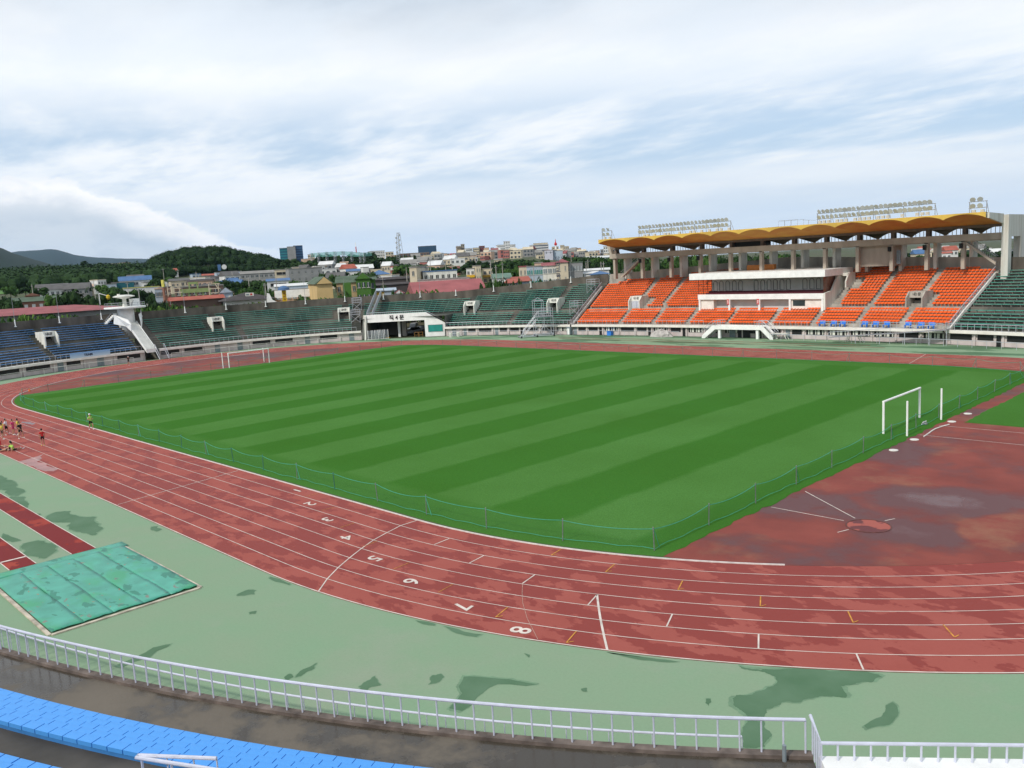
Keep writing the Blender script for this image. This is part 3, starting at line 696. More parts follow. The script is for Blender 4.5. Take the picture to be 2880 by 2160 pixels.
# ---- near side
for i in range(9):
    o, z = nearrow(i); s0 = sN0+8; s1 = sN1-.5 if i < 5 else sx(57.0, False); c = W((s0+s1)/2, o, z); hf = z-(2.0 if i < 3 else 2.45 if i < 5 else 2.85)
    lab = f'row of bright blue seat boards on the near stand, {ORD[i]} row behind the walkway' if i < 5 else f'bright blue seat board row at lower left corner, {ORD[i-5]} above the cross aisle'
    t = empty('bench', tuple(c), 0, lab, 'bench', 'bright blue board rows on the near stand')
    b = MB(); S = [s0+(s1-s0)*k/40 for k in range(41)]
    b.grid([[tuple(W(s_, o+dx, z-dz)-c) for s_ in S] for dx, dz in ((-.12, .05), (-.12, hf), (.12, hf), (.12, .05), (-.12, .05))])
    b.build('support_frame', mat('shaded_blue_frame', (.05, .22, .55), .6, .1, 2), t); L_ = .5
    k = 0; s = max(s0, s1-44)+rnd.uniform(0, .4)
    while s < s1-L_*.6:
        nn = Wn(s+L_/2)
        if k < 96: b = MB(); b.box((0, 0, -.02 if i == 4 else 0), (L_-.006, .305, .12 if i == 4 else .075)); q = b.build('seat_board', BLUEN, t); q.location = W(s+L_/2, o, z-.035)-c; q.rotation_euler = (rnd.uniform(-.006, .006), 0, math.atan2(nn.y, nn.x)-PI/2); q.location.z += rnd.uniform(-.002, .002)
        s += L_; k += 1
railing('lavender white guard rail along the near wet walkway', 'railing', sx(34, False), sN1-.15, .04, 2.10, .86, .51, RAILW, .024, rt=.045)
railing('lower white rail standing on the green ground below the near walkway', 'railing', sx(28, False), sxy(67.9, -48)-.6, -2.15, 0, 1.17, .62, RAILW, .018, rt=.036)
# corner return and the white parapet of the near gate
cA, cB, cC = Vector((68.24, -47.19, 2.02)), Vector((68.93, -48.08, 2.02)), Vector((74.6, -43.55, 2.02))
t = empty('guard_rail', tuple(cB), 0, 'lavender white rail over the white parapet at the lower right corner', 'railing')
b = MB(); b.tube([cA-cB+Vector((0, 0, .93)), Vector((0, 0, .90)), cC-cB+Vector((0, 0, .92))], .042, 8); b.build('top_rail', RAILW, t)
for f in (.2, .4, .6, .8): b = MB(); q = (cA-cB)*f; b.tube([q, q+Vector((0, 0, .92))], .022, 7); b.build('rail_post', RAILW, t)
n = 20
for i in range(n): b = MB(); q = (cC-cB)*(i/n); b.tube([q, q+Vector((0, 0, .91))], .026, 7); b.build('rail_post', RAILW, t)
b = MB(); d = (cC-cB).normalized(); nn = Vector((d.y, -d.x, 0)); P = [cB-nn*.12, cC-nn*.12, cC+nn*.55, cB+nn*.55]; b.prism([(p.x, p.y) for p in P], 1.2, 2.44); b.prism([(p.x, p.y) for p in (cB-nn*.16, cC-nn*.16, cC+nn*.58, cB+nn*.58)], 2.44, 2.50)
tag(fixn(b.build('gate_parapet', WHITE)), 'white parapet of the near gate in the lower right corner', 'parapet')
b = MB(); b.tube([(0, 0, 0), (0, 0, .42)], .05, 8); tag(b.build('pipe_stub', GREYM, loc=(67.95, -47.95, 2.0)), 'short grey pipe stub on the wet walkway near the corner', 'pipe')
# handrail of the near portal
A, B_, Cc = Vector((*gp(394, 2124, 3.5), 3.5)), Vector((*gp(609, 2133, 3.5), 3.5)), Vector((*gp(740, 2176, 3.5), 3.5))
t = empty('portal_handrail', tuple(A), 0, 'lavender pipe handrail above the near portal at the bottom edge', 'handrail')
b = MB(); b.tube([B_-A, Vector((.03, .0, .01)), Vector((-.02, -.03, 0)), Vector((.02, -.1, 0)), Cc-A+Vector((0, -.12, 0))], .045, 8); b.build('pipe', RAILW, t)
for f in (.05, .3, .55, .8, 1.): b = MB(); q = (Cc-A)*f+Vector((0, -.1, 0)); b.tube([q, q+Vector((0, 0, -.62))], .03, 7); b.build('rail_post', RAILW, t)
for f in (.35, .7, 1.): b = MB(); q = (B_-A)*f; b.tube([q, q+Vector((0, 0, -.6))], .02, 6); b.build('rail_post', RAILW, t)
b = MB(); q = (Cc-A)*.5+Vector((-.02, -.1, -.66)); d = (Cc-A); b.box(tuple(q), (d.length*1.1, .3, .1), math.atan2(d.y, d.x)); b.build('ledge', WHITE2, t)
# ---- portals
def portal(s, label, txt, closed=False, m=WHITE2):
    nn = Wn(s); c = W(s, 5.55, 0); rz = math.atan2(nn.y, nn.x)-PI/2     # local +y outward, +x = along
    t = empty('entrance_portal', tuple(c), rz, label, 'portal')
    b = MB(); b.box((0, 1.0, 6.52), (2.3, .2, .92)); b.build('lintel', m, t)
    for x in (-1.2, 1.2):
        b = MB(); b.extr([(x-.1, .0, 4.05), (x-.1, 3.3, 4.05), (x-.1, 3.3, 7.0), (x-.1, .9, 7.0), (x-.1, .0, 6.1)], (.2, 0, 0)); fixn(b.build('side_wall', m, t))
    b = MB(); b.box((0, 2.1, 6.93), (2.2, 2.3, .12)); b.build('roof', m, t)
    b = MB(); b.box((0, 2.6, 5.05), (2.2, .1, 2.0)); b.build('rear_doorway', DARK, t)
    if closed:
        for x in (-.55, .55): b = MB(); b.box((x, .93, 5.06), (1.06, .06, 2.0)); b.build('door', mat('lavender_door', (.52, .55, .62), .5, .05), t)
    if txt:
        mt = Matrix.Translation((0, .885, 6.55)) @ Matrix.Rotation(PI/2, 4, 'X'); text('sign_text', txt, .55, BLACK, t, mt, depth=.01, bold=.01)
    return t
portal(sp[0], 'white entrance portal in the middle of the blue stand', '내6문')
portal(sp[1], 'white entrance portal in the green stand just right of the tower', '내5문')
portal(sp[2], 'white entrance portal left of the vehicle gate', '내4문')
portal(sp[3], 'white entrance portal right of the vehicle gate sign', '내3문')
portal(sp[4], 'white entrance portal behind the steel scaffold tower', '내2문')
portal(sp[5], 'portal closed by pale double doors among the left orange seats', '내1문', True)
portal(sp[6], 'open grey portal among the right orange seats', '내1문', m=CONCL)
# ---- flag / light poles on the back wall
pm = None
for i, (u, o) in enumerate(((43, 11.6), (167.5, 11.6), (282.6, 11.6), (400, 11.6), (522, 11.6), (636, 11.6), (749, 11.6), (861, 11.6), (970, 11.6), (1078, 11.7), (1184, 12.4), (1291, 13.2), (1397, 14.1), (1503, 14.9), (1612, 15.4))):
    s = su(u, o, 8.3); o = obk(s); p = W(s, o-.12, wtop(o)-.95); lab = f'thin pole with white foot on the stand back wall, {ORD[i]} from the left'
    t = empty('wall_pole', tuple(p), 0, lab, 'pole', 'thin poles along the stand back wall')
    b = MB(); b.tube([(0, 0, 0), (0, 0, 1.35)], .11, 7, r2=.08); b.box((0, 0, .06), (.4, .4, .12)); b.build('foot', WHITE, t)
    if i not in (11, 9): b = MB(); b.tube([(0, 0, 1.35), (.0, 0, 5.4 if i < 9 else 4.6)], .045, 6, r2=.03); b.build('mast', METAL, t)
# ============================================================ MAIN STAND: seats, aisles, box, roof
ms = msR; mo = moff
def sub(b, name, m, parent=None, smooth=False, shift=True):
    b.v = [(x-mo.x, y-mo.y, z) for x, y, z in b.v]; return fixn(b.build(name, m, parent or ms, smooth=smooth))
sm = MB(); sm.box((0, 0, .40), (.485, .42, .05)); sm.box((0, .19, .53), (.485, .05, .25), top=.95)
sm.box((-.2, .02, .47), (.03, .3, .1)); sm.box((.2, .02, .47), (.03, .3, .1)); sm.box((0, .05, .19), (.06, .08, .38))
seat_me = sm.build('stadium_seat', ORANGE).data; bpy.data.objects.remove(bpy.data.objects['stadium_seat'])
seats = []
LA = [-22.3, -15, -7.6, .4, 8.4, 15.8, 22.8, 29.5]
def addrow(i, segs):
    o, z = row(i)
    for x0, x1 in segs:
        s0, s1 = sx(x1), sx(x0); n = int((s1-s0)/.5)
        for k in range(n):
            s = s0+(s1-s0)*(k+.5)/n
            if rnd.random() < .0: continue
            seats.append((s, o, z, i))
def segs(x0, x1, cuts, w=.48):
    out = []; a = x0
    for c in sorted(cuts):
        if x0 < c < x1: out.append((a, c-w)); a = c+w
    out.append((a, x1)); return [q for q in out if q[1]-q[0] > .6]
for i in range(6): addrow(i, segs(-32.0+.0*i, 36.4 if i > 0 else 17.0, LA))
VL, VR = -7.9, 16.6
addrow(6, segs(-32.0, VL, [-22.6, -15.6])[0:1]+[(-19.4, -16.1), (-15.0, VL)]+[(VR+1.2, 22.0), (23.0, 27.6), (31.6, 36.4)])
for n in range(1, 17):
    i = 6+n
    L0 = -32.0 if n < 11 else (-30.0 if n < 12 else -28.6 if n < 13 else -20.6)
    if n > 16: continue
    left = segs(L0, VL if n < 14 else -6.0, [-22, -16.2]); right = segs(VR+1.0 if n < 6 else VR+2.2 if n < 10 else 15.6, 36.4 if n < 12 else (34.2 if n < 13 else 26.4), [22.6, 29.0])
    if n < 4: left = [(a, c) for a, c in segs(-32.0, -23.4, [])]+segs(-18.9, VL, [-16.2]); right = segs(VR+1.0, 27.6, [22.6])+[(31.6, 36.4)]
    if n >= 12 : left = [q for q in left if q[0] > -29.0]
    if n >= 14: left = [q for q in left if q[0] > -17]; right = [q for q in right if q[1] < 22.3] if n < 15 else []
    if n >= 16: left = []
    addrow(i, left+right)
seats.sort(key=lambda q: (W(q[0], q[1], q[2])-CAM).length)
near_, far_ = seats[:290], seats[290:]
for s, o, z, i in near_:
    q = bpy.data.objects.new('stadium_seat', seat_me); C.objects.link(q); nn = Wn(s); q.location = W(s, o, z); q.rotation_euler.z = math.atan2(nn.y, nn.x)-PI/2
    tag(q, 'orange plastic bucket seat in the right end blocks of the main stand', 'seat', 'orange seats of the main stand')
b = MB(); F0 = [tuple(p.vertices) for p in seat_me.polygons]; V0 = [v.co.copy() for v in seat_me.vertices]
for s, o, z, i in far_:
    nn = Wn(s); a = math.atan2(nn.y, nn.x)-PI/2; c_, s_ = math.cos(a), math.sin(a); p = W(s, o, z); k = len(b.v)
    b.v += [(p.x+v.x*c_-v.y*s_, p.y+v.x*s_+v.y*c_, p.z+v.z) for v in V0]; b.f += [tuple(k+j for j in f) for f in F0]; b.m += [0]*len(F0)
o_ = b.build('stadium_seats', ORANGE); tag(o_, 'mass of orange seats filling the main stand blocks', 'seats', kind='stuff')
# blue chairs in the lowest row at right
pm = None
for k, u in enumerate((2313, 2342, 2371, 2430, 2461, 2492, 2555, 2588, 2620)):
    s = su(u, .75, 2.3); p = W(s, .75, 2.05)
    if pm is None:
        t = empty('folding_chair', tuple(p)); 
        b = MB(); b.box((0, 0, .42), (.9, .42, .06)); b.build('seat', BLUEP, t); b = MB(); b.box((0, .22, .68), (.9, .06, .45)); b.build('backrest', BLUEP, t)
        for x in (-.38, .38): b = MB(); b.box((x, 0, .2), (.06, .4, .4)); b.build('leg', BLUEP, t)
        pm = t
    else: t = dup(pm); t.location = p
    nn = Wn(s); t.rotation_euler.z = math.atan2(nn.y, nn.x)-PI/2
    tag(t, f'bright blue double chair behind the front rail, {ORD[k]} from the left', 'chair', 'blue chairs below the orange seats')
tz = lambda x: -.0065*(x-4)
colx = [-31.0, -24.14, -17.29, -10.72, -4.33, 1.84, 7.8, 13.5, 19.0, 24.4, 29.65, 34.82, 40.17]
cusx = [-29.0, -22.12, -15.78, -9.62, -3.76, 1.81, 7.43, 13.0, 18.57, 23.87, 29.21, 34.38, 39.9]
# columns
for i, x in enumerate(colx[:-1]):
    b = MB(); b.box((x, 71.6, 12.4+tz(x)), (.52, .8, 4.6)); sub(b, 'column', BEIGE)
    b = MB(); b.box((x+.15, 75.6, 12.6+tz(x)), (.5, 2.2, 5.2)); sub(b, 'rear_column', WHITE2)
    b = MB(); b.box((x, 72.2, 15.75+tz(x)), (.56, 1.0, 1.5)); sub(b, 'column_head', mat('brownish_column_head', (.20, .155, .13), .9, .1))
    if 0: b = MB(); b.extr([(x-.15, 72, 16.4+tz(x)), (x-.15, 79.5, 16.3+tz(x)), (x-.15, 79.5, 15.2+tz(x)), (x-.15, 72, 15.6+tz(x))], (.3, 0, 0)); sub(b, 'roof_rib', BROWN)
for x in (colx[1], colx[2], colx[3], colx[9], colx[10], colx[11]):
    b = MB(); b.box((x-.2, 71.05, 13.55+tz(x)), (.45, .4, .75)); q = sub(b, 'loudspeaker', BLACK)
# long beige gallery beam
b = MB()
def slab(b, x0, x1, y0, y1, z0, z1):
    b.v += []; n = len(b.v)
    for x in (x0, x1):
        t = tz(x); b.v += [(x, y0, z0+t), (x, y1, z0+t), (x, y1, z1+t), (x, y0, z1+t)]
    for f in ((0, 1, 2, 3), (7, 6, 5, 4), (0, 4, 5, 1), (1, 5, 6, 2), (2, 6, 7, 3), (3, 7, 4, 0)): b.f.append(tuple(n+i for i in f)); b.m.append(0)
slab(b, -31.9, 40.0, 70.9, 71.25, 14.25, 15.2); sub(b, 'gallery_beam', BEIGE)
b = MB(); slab(b, -31.6, 40.0, 71.2, 75.0, 14.1, 14.3); sub(b, 'gallery_floor', BEIGE)
b = MB(); slab(b, -31.9, 40.0, 71.5, 72.3, 16.05, 16.5); sub(b, 'roof_beam', BROWN)
# dark glazed box behind the columns in two bays, pale room further right
b = MB(); slab(b, colx[4]+.3, colx[5]-.3, 72.6, 75.5, 15.2, 16.3); sub(b, 'press_gallery', DARK)
b = MB(); slab(b, 18.4, 24.7, 72.2, 76.0, 10.9, 14.1); sub(b, 'stair_room', BEIGE)
b = MB(); slab(b, 24.9, 25.5, 72.0, 72.3, 11.2, 13.3); sub(b, 'door', GREYM)
# scalloped shells
nb = len(cusx)-1; b = MB(); bt = MB(); fr = MB(); fr2 = MB(); K = 12
for i in range(nb):
    lo, up = [], []
    for j in range(9):
        q = j/8; r1, r2 = [], []
        for a in range(K+1):
            f = a/K; y = 64.0+7.7*q
            xf = cusx[i]+(cusx[i+1]-cusx[i])*f; xc = colx[i]+(colx[i+1]-colx[i])*f; x = xf+(xc-xf)*q
            arch = math.sin(f*PI)**.75*.62*(1-q)**1.0
            r1.append((x, y, 17.32+(16.42-17.32)*q+arch+tz(x))); r2.append((x, y, 18.1-.8*q+tz(x)))
        lo.append(r1); up.append(r2)
    b.grid(lo); bt.grid(up); fr.grid([[(p[0], p[1]-.02, p[2]) for p in lo[0]], [(p[0], p[1]-.02, p[2]) for p in up[0]]])
    lo, up = [], []
    for j in range(7):
        q = j/6; r1, r2 = [], []
        for a in range(K+1):
            f = a/K; y = 71.7+8*q; x = colx[i]+(colx[i+1]-colx[i])*f
            r1.append((x, y, 16.42+(15.15-16.42)*q+math.sin(f*PI)**.8*1.1*q+tz(x))); r2.append((x, y, 17.25-.1*q+tz(x)))
        lo.append(r1); up.append(r2)
    b.grid(lo, mi=1); bt.grid(up); fr2.grid([lo[-1], up[-1]])
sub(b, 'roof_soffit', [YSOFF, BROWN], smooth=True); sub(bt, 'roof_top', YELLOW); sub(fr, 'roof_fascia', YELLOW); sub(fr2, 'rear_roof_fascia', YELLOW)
for x, xe in ((cusx[0], colx[0]), (cusx[-1], colx[-1])):
    b = MB(); e = .02 if x < 0 else -.02; b.quad((x+e, 64, 17.3+tz(x)), (x+e, 64, 18.0+tz(x)), (xe+e, 71.7, 17.25+tz(x)), (xe+e, 71.7, 16.4+tz(x))); b.quad((xe+e, 71.7, 17.25+tz(x)), (xe+e, 79.7, 17.15+tz(x)), (xe+e, 79.7, 15.1+tz(x)), (xe+e, 71.7, 16.4+tz(x))); sub(b, 'roof_end', YELLOW if x < 0 else WHITE2)
b = MB(); b.extr([(-31.9, 71, 15.1+tz(-31)), (-31.3, 71, 15.1+tz(-31)), (-31.9, 71, 17.0+tz(-31)), (-32.6, 71, 17.0+tz(-31))], (0, 1.0, 0)); sub(b, 'roof_bracket', BEIGE)
b = MB(); x = -31.0
while x < 39.8:
    b.box((x, 80.4, 15.9+tz(x)), (.09, .09, 1.9)); x += .62
b.box((4, 80.4, 16.9), (72, .08, .08)); sub(b, 'rear_screen', WHITE2)
# white end tower at right
b = MB(); x0, x1 = 40.1, 41.0
for y0, y1, z0, z1 in ((70.6, 72.2, 0, 14.3), (76.6, 79.6, 0, 14.3), (70.6, 79.6, 14.3, 17.45)): b.box(((x0+x1)/2, (y0+y1)/2, (z0+z1)/2), (x1-x0, y1-y0, z1-z0))
b.extr([(x0, 64.0, 17.0), (x0, 64.0, 17.75), (x0, 70.6, 17.6), (x0, 70.6, 16.2)], (.25, 0, 0)); sub(b, 'end_tower', mat('streaky_white_render', (.62, .60, .54), .85, .12, .9, stretch=(1, 1, .12), col2=(.44, .40, .33), thr=(.5, .75)))
# stairs from the gallery down at both ends
def flight(p, q, w, n, m, name, bal=True):
    b = MB(); p, q = Vector(p), Vector(q); d = q-p
    for i in range(n):
        c = p+d*((i+.5)/n); b.box((c.x, c.y, c.z), (abs(d.x)/n+.02, w, abs(d.z)/n))
    e = .3; b.extr([tuple(p+Vector((0, -w/2-.06, -e))), tuple(p+Vector((0, -w/2-.06, .12))), tuple(q+Vector((0, -w/2-.06, .12))), tuple(q+Vector((0, -w/2-.06, -e)))], (0, .1, 0))
    r = sub(b, name, m)
    if bal:
        b = MB()
        for y in (-w/2, w/2):
            b.tube([p+Vector((0, y, 1.0)), q+Vector((0, y, 1.0))], .035, 6)
            for i in range(n): c = p+d*(i/n); b.tube([c+Vector((0, y, 0)), c+Vector((0, y, 1.0))], .018, 5)
        sub(b, 'stair_railing', RAIL)
flight((-24.6, 72.0, 14.2), (-29.6, 72.0, 10.7), 1.1, 14, BEIGE, 'gallery_stair'); flight((34.9, 72.0, 14.0), (39.2, 72.0, 10.6), 1.1, 16, BEIGE, 'gallery_stair')
# guest box
VY = 65.2
b = MB(); slab(b, -7.4, 16.1, VY, VY+.3, 6.15, 7.05); sub(b, 'box_parapet', WHITE)
b = MB(); slab(b, -7.4, 16.1, VY+.3, 70.0, 6.15, 6.4); sub(b, 'box_floor', WHITE2)
for x in (onY(1940+130/4.81, 860, VY)[0], onY(1940+530/4.81, 860, VY)[0], onY(1940+935/4.81, 860, VY)[0], onY(1940+1350/4.81, 860, VY)[0], onY(1940+1790/4.81, 860, VY)[0]):
    b = MB(); b.box((x, VY+.22, 5.15), (.34, .34, 2.1)); sub(b, 'box_column', WHITE)
b = MB(); slab(b, -7.2, 15.9, VY+1.5, VY+1.7, 4.0, 6.2); sub(b, 'lower_wall', mat('pale_lilac_wall', (.60, .58, .56), .8, .06, .6))
b = MB(); slab(b, -7.0, -4.4, VY+.4, VY+1.5, 4.0, 6.15); sub(b, 'corner_room', SLAB)
b = MB(); slab(b, 10.4, 15.8, VY+.4, VY+1.5, 4.0, 6.15); sub(b, 'corner_room', SLAB)
b = MB(); slab(b, 10.7, 12.8, VY+.36, VY+.42, 5.0, 5.95); sub(b, 'window', GLASS)
for u in (515, 920):
    x = onY(1940+u/4.81, 850, VY-.05)[0]; b = MB(); b.box((x, VY-.02, 5.75), (.42, .06, .95)); q = sub(b, 'red_notice', mat('red_notice', (.62, .06, .06), .7, .05))
    b = MB()
    for z in (5.55, 5.75, 5.95): b.box((x, VY-.06, z), (.3, .01, .09))
    sub(b, 'notice_lettering', WHITE, q).parent = q
b = MB(); slab(b, -8.4, 16.9, 64.1, 74.5, 9.75, 10.85); sub(b, 'box_roof', WHITE)
b = MB(); slab(b, -7.4, 16.0, 69.9, 70.1, 6.4, 9.8); sub(b, 'box_rear_wall', mat('grey_panel_wall', (.66, .65, .63), .8, .06, .6))
for u in (345, 425, 510, 600, 685, 895, 985, 1070, 1155, 1245, 1330, 1555, 1650, 1740):
    x = onY(1940+u/4.81, 800, 69.8)[0]; b = MB()
    P = [(-.38, 7.5), (-.38, 8.9)]+[(-.38*math.cos(a), 8.9+.38*math.sin(a)) for a in [PI*j/8 for j in range(1, 8)]]+[(.38, 8.9), (.38, 7.5)]
    b.tube([(x+p[0], 69.85, p[1]) for p in P]+[(x-.38, 69.85, 7.5)], .05, 5); sub(b, 'arched_frame', mat('frame_grey', (.16, .16, .17), .7, .1))
b = MB(); slab(b, -6.6, 15.6, 66.6, 67.0, 6.4, 7.25); slab(b, -6.6, 15.6, 67.6, 68.0, 6.4, 7.5); sub(b, 'maroon_seating', mat('maroon_seating', (.11, .02, .03), .7, .1))
b = MB(); z0, z1 = 7.05, 9.75
for y in (65.4, 66.9, 68.4, 69.8): b.box((-7.3, y, 8.4), (.06, .06, 2.7))
for z in (7.9, 8.8): b.box((-7.3, 67.6, z), (.05, 4.4, .05))
sub(b, 'side_glazing_bars', BLACK)
b = MB(); b.quad((16.0, 65.4, 7.05), (16.0, 69.8, 7.05), (16.0, 69.8, 9.75), (16.0, 65.4, 9.75)); sub(b, 'side_glass', mat('tinted_glass', (.16, .07, .045), .15, .25, .8))
b = MB(); b.box((16.0, 69.95, 8.4), (.5, .3, 2.8)); b.extr([(16.2, 65.0, 4.3), (16.2, 68.0, 4.3), (16.2, 72.5, 7.6), (16.2, 72.5, 9.7), (16.2, 69.8, 9.7), (16.2, 67.5, 7.3), (16.2, 65.0, 7.0)], (.3, 0, 0)); sub(b, 'stepped_side_wall', WHITE2)
b = MB(); b.extr([(17.5, 70.0, 7.6), (17.5, 73.5, 7.6), (17.5, 73.5, 10.0), (17.5, 71.2, 10.0), (17.5, 70.0, 8.6)], (.25, 0, 0)); b.box((16.7, 72.0, 9.7), (2.0, 2.6, .5)); sub(b, 'box_entrance', WHITE2)
b = MB(); b.box((1, 76.0, 10.55), (24, 4.5, .9)); sub(b, 'upper_platform', CONCL)
x = onY(2175, 755, 75)[0]; b = MB(); b.box((x-1.8, 74.0, 11.1), (5.4, .8, 1.5)); tag(fixn(b.build('camera_hut', mat('orange_hut', (.50, .19, .05), .7, .1, 2))), 'long orange brown hut on the platform above the guest box roof', 'hut')
# front stair with its white stringers
t = empty('front_stair', (1.8, 59.3, 0), 0, 'white double stair and bridge leading from the apron to the orange seats', 'stair')
def rel(b): b.v = [(x-1.8, y-59.3, z) for x, y, z in b.v]
yf = 58.6
SX = [onY(1940+160/4.81, 944, yf)[0], onY(1940+330/4.81, 912, yf)[0], onY(1940+960/4.81, 912, yf)[0], onY(1940+1125/4.81, 948, yf)[0]]
for y in (yf, yf+1.5):
    b = MB(); b.extr([(SX[0], y, 0), (SX[0]+.1, y, .5), (SX[1]-.35, y, 2.25), (SX[2]+.3, y, 2.2), (SX[3]-.1, y, .5), (SX[3], y, 0), (SX[3]-.55, y, 0), (SX[2]-.1, y, 1.55), (SX[1]+.1, y, 1.55), (SX[0]+.6, y, 0)], (0, .12, 0)); rel(b); fixn(b.build('stringer', WHITE, t))
b = MB()
for x0, x1 in ((SX[0]+.3, SX[1]), (SX[3]-.3, SX[2])):
    for i in range(9): f = (i+.5)/9; b.box((x0+(x1-x0)*f, yf+.8, .1+1.75*f), (abs(x1-x0)/9+.04, 1.4, .12))
b.box(((SX[1]+SX[2])/2, yf+1.15, 1.92), (SX[2]-SX[1]+.3, 2.1, .12)); rel(b); fixn(b.build('steps', CONCL, t))
b = MB()
for y in (yf, yf+1.55):
    P = [(SX[0]-.1, y, 1.3), (SX[1]-.3, y, 3.05), (SX[1]+1.2, y, 3.05)]; Q = [(SX[2]-1.2, y, 3.0), (SX[2]+.3, y, 3.0), (SX[3]+.1, y, 1.3)]
    for R_ in (P, Q):
        b.tube(R_, .04, 6); b.tube([(p[0], p[1], p[2]-.45) for p in R_], .025, 5)
        for i in range(7): f = i/6; k = f*2; j = min(int(k), 1); p = Vector(R_[j]).lerp(Vector(R_[j+1]), k-j); b.tube([p, p-Vector((0, 0, .9))], .025, 5)
rel(b); b.build('stair_railing', RAIL, t)
for x in (SX[1]+.8, SX[2]-.8): b = MB(); b.box((x, yf+.4, .8), (.45, .4, 1.55)); rel(b); b.build('pier', WHITE, t)
# covered entrance below the bridge
for x0, x1, m in ((SX[1]+1.6, SX[1]+2.7, GREYM), (SX[1]+3.2, SX[2]-3.2, DARK), (SX[2]-2.2, SX[2]-1.0, DARK)):
    b = MB(); b.extr([(x0, 60.75, .02), (x1, 60.75, .02), (x1, 60.75, 1.66), (x0, 60.75, 1.66)], (0, .06, 0)); sub(b, 'tunnel_doorway', m)
# end balustrades of the main stand
def slope_rail(s, label, z0=0, o1=12.6):
    c = W(s, 0, 0); t = empty('stair_railing', tuple(c), 0, label, 'railing'); pts = [(0.1, 2.02), (1.1, 2.02), (4.9, 4.3), (6.4, 5.1), (o1, 5.1+(o1-6.4)*.565)]
    P = [W(s, o, z)-c for o, z in pts]
    b = MB(); b.tube([p+Vector((0, 0, 1.05)) for p in P], .05, 6); b.build('top_rail', RAIL, t)
    b = MB(); b.grid([[tuple(p+Vector((0, 0, h))) for p in P] for h in (.15, .95)]); b.build('mesh_panel', mat('steel_mesh', (.45, .47, .50), .5, .1, alpha=.38), t)
    b = MB(); k = Wn(s); sd = Vector((-k.y, k.x, 0))*.12
    for h in (1,): 
        rows = [[tuple(p+sd+Vector((0, 0, .22))) for p in P], [tuple(p-sd+Vector((0, 0, .22))) for p in P], [tuple(p-sd-Vector((0, 0, .3))) for p in P], [tuple(p+sd-Vector((0, 0, .3))) for p in P]]; b.grid(rows+[rows[0]])
    fixn(b.build('kerb_wall', SLAB, t))
    for i in range(4):
        n = max(1, int((P[i+1]-P[i]).length/1.1))
        for j in range(n): b = MB(); q = P[i].lerp(P[i+1], j/n); b.tube([q, q+Vector((0, 0, 1.05))], .03, 5); b.build('rail_post', RAIL, t)
slope_rail(sM1+.15, 'grey mesh stair railing dividing the left green stand from the orange seats', o1=12.8)
slope_rail(sR1+.15, 'grey mesh stair railing dividing the orange seats from the right green stand', o1=13.4)
# television platforms (steel) near the left end of the main stand and beside the gate
def steelplat(s, o, z, label):
    c = W(s, o, z); nn = Wn(s); t = empty('steel_platform', tuple(c), math.atan2(nn.y, nn.x)-PI/2, label, 'platform'); b = MB()
    for x in (-1, 1):
        for y in (-.9, .9): b.tube([(x, y, 0 if y < 0 else .9), (x, y, 2.9)], .04, 5)
    b.tube([(-1, -.9, .1), (1, -.9, 1.75)], .03, 5); b.tube([(1, -.9, .1), (-1, -.9, 1.75)], .03, 5); b.build('frame', RAIL, t)
    b = MB(); b.box((0, 0, 1.85), (2.1, 1.9, .1)); b.build('deck', METAL, t)
    b = MB()
    for z_ in (2.9, 2.4): b.tube([(-1, -.9, z_), (1, -.9, z_), (1, .9, z_), (-1, .9, z_), (-1, -.9, z_)], .03, 5)
    for x in (-.6, -.2, .2, .6): b.tube([(x, -.9, 1.9), (x, -.9, 2.9)], .02, 4)
    b.build('guard', RAIL, t)
steelplat(sM1+1.4, 4.6, 3.6, 'steel platform on the green stand beside the main stand, lower one')
steelplat(sM1+1.4, 11.6, 7.6, 'steel platform on the green stand beside the main stand, upper one')
steelplat(sG1+1.4, 4.6, 3.6, 'steel platform left of the gate, lower one'); steelplat(sG1+1.4, 9.2, 6.1, 'steel platform left of the gate, upper one')
# ---- floodlights on the roof
def rack(x0, x1, y, z, n, label, rows=2, boxes=True):
    t = empty('floodlight_rack', ((x0+x1)/2, y, z), 0, label, 'floodlights'); cx = (x0+x1)/2; b = MB(); k = max(1, int((x1-x0)/2.2))
    for i in range(k+1):
        x = x0+(x1-x0)*i/k-cx; b.tube([(x, 0, 0), (x, 0, 1.75)], .05, 5); b.tube([(x, 1.1, 0), (x, 0, 1.7)], .03, 4)
    for zz in (.85, 1.72): b.tube([(x0-cx-.1, 0, zz), (x1-cx+.1, 0, zz)], .05, 5)
    b.build('frame', METAL, t)
    b = MB(); b.lathe((0, 0, 0), [(.12, .28), (.30, .14), (.38, 0), (.35, -.02)], 12); 
    b.v = [(x, z_*1, y_) for x, y_, z_ in b.v]
    pr = fixn(b.build('floodlight', LAMPG, t)); first = True
    for r in range(rows):
        for i in range(n):
            q = pr if first else dup(pr, t); first = False
            q.location = (x0+(x1-x0-.3)*(i+.5)/n-cx, -.25, 1.12+.88*r); q.rotation_euler = (math.radians(rnd.uniform(18, 34)), 0, math.radians(rnd.uniform(-35, 25)))
    if boxes:
        pb = None
        for i in range(n):
            if rnd.random() < .3: continue
            if pb is None: b = MB(); b.box((0, 0, 0), (.46, .3, .42)); pb = b.build('ballast_box', mat('cream_box', (.55, .54, .50), .6, .08, 3), t); q = pb
            else: q = dup(pb, t)
            q.location = (x0+(x1-x0)*(i+.5)/n-cx, .1, .38)
rack(-20.6, -.9, 66, 18.05, 25, 'long rack of round floodlights on the left half of the yellow roof')
rack(14.8, 32.6, 66, 17.95, 25, 'long rack of round floodlights on the right half of the yellow roof')
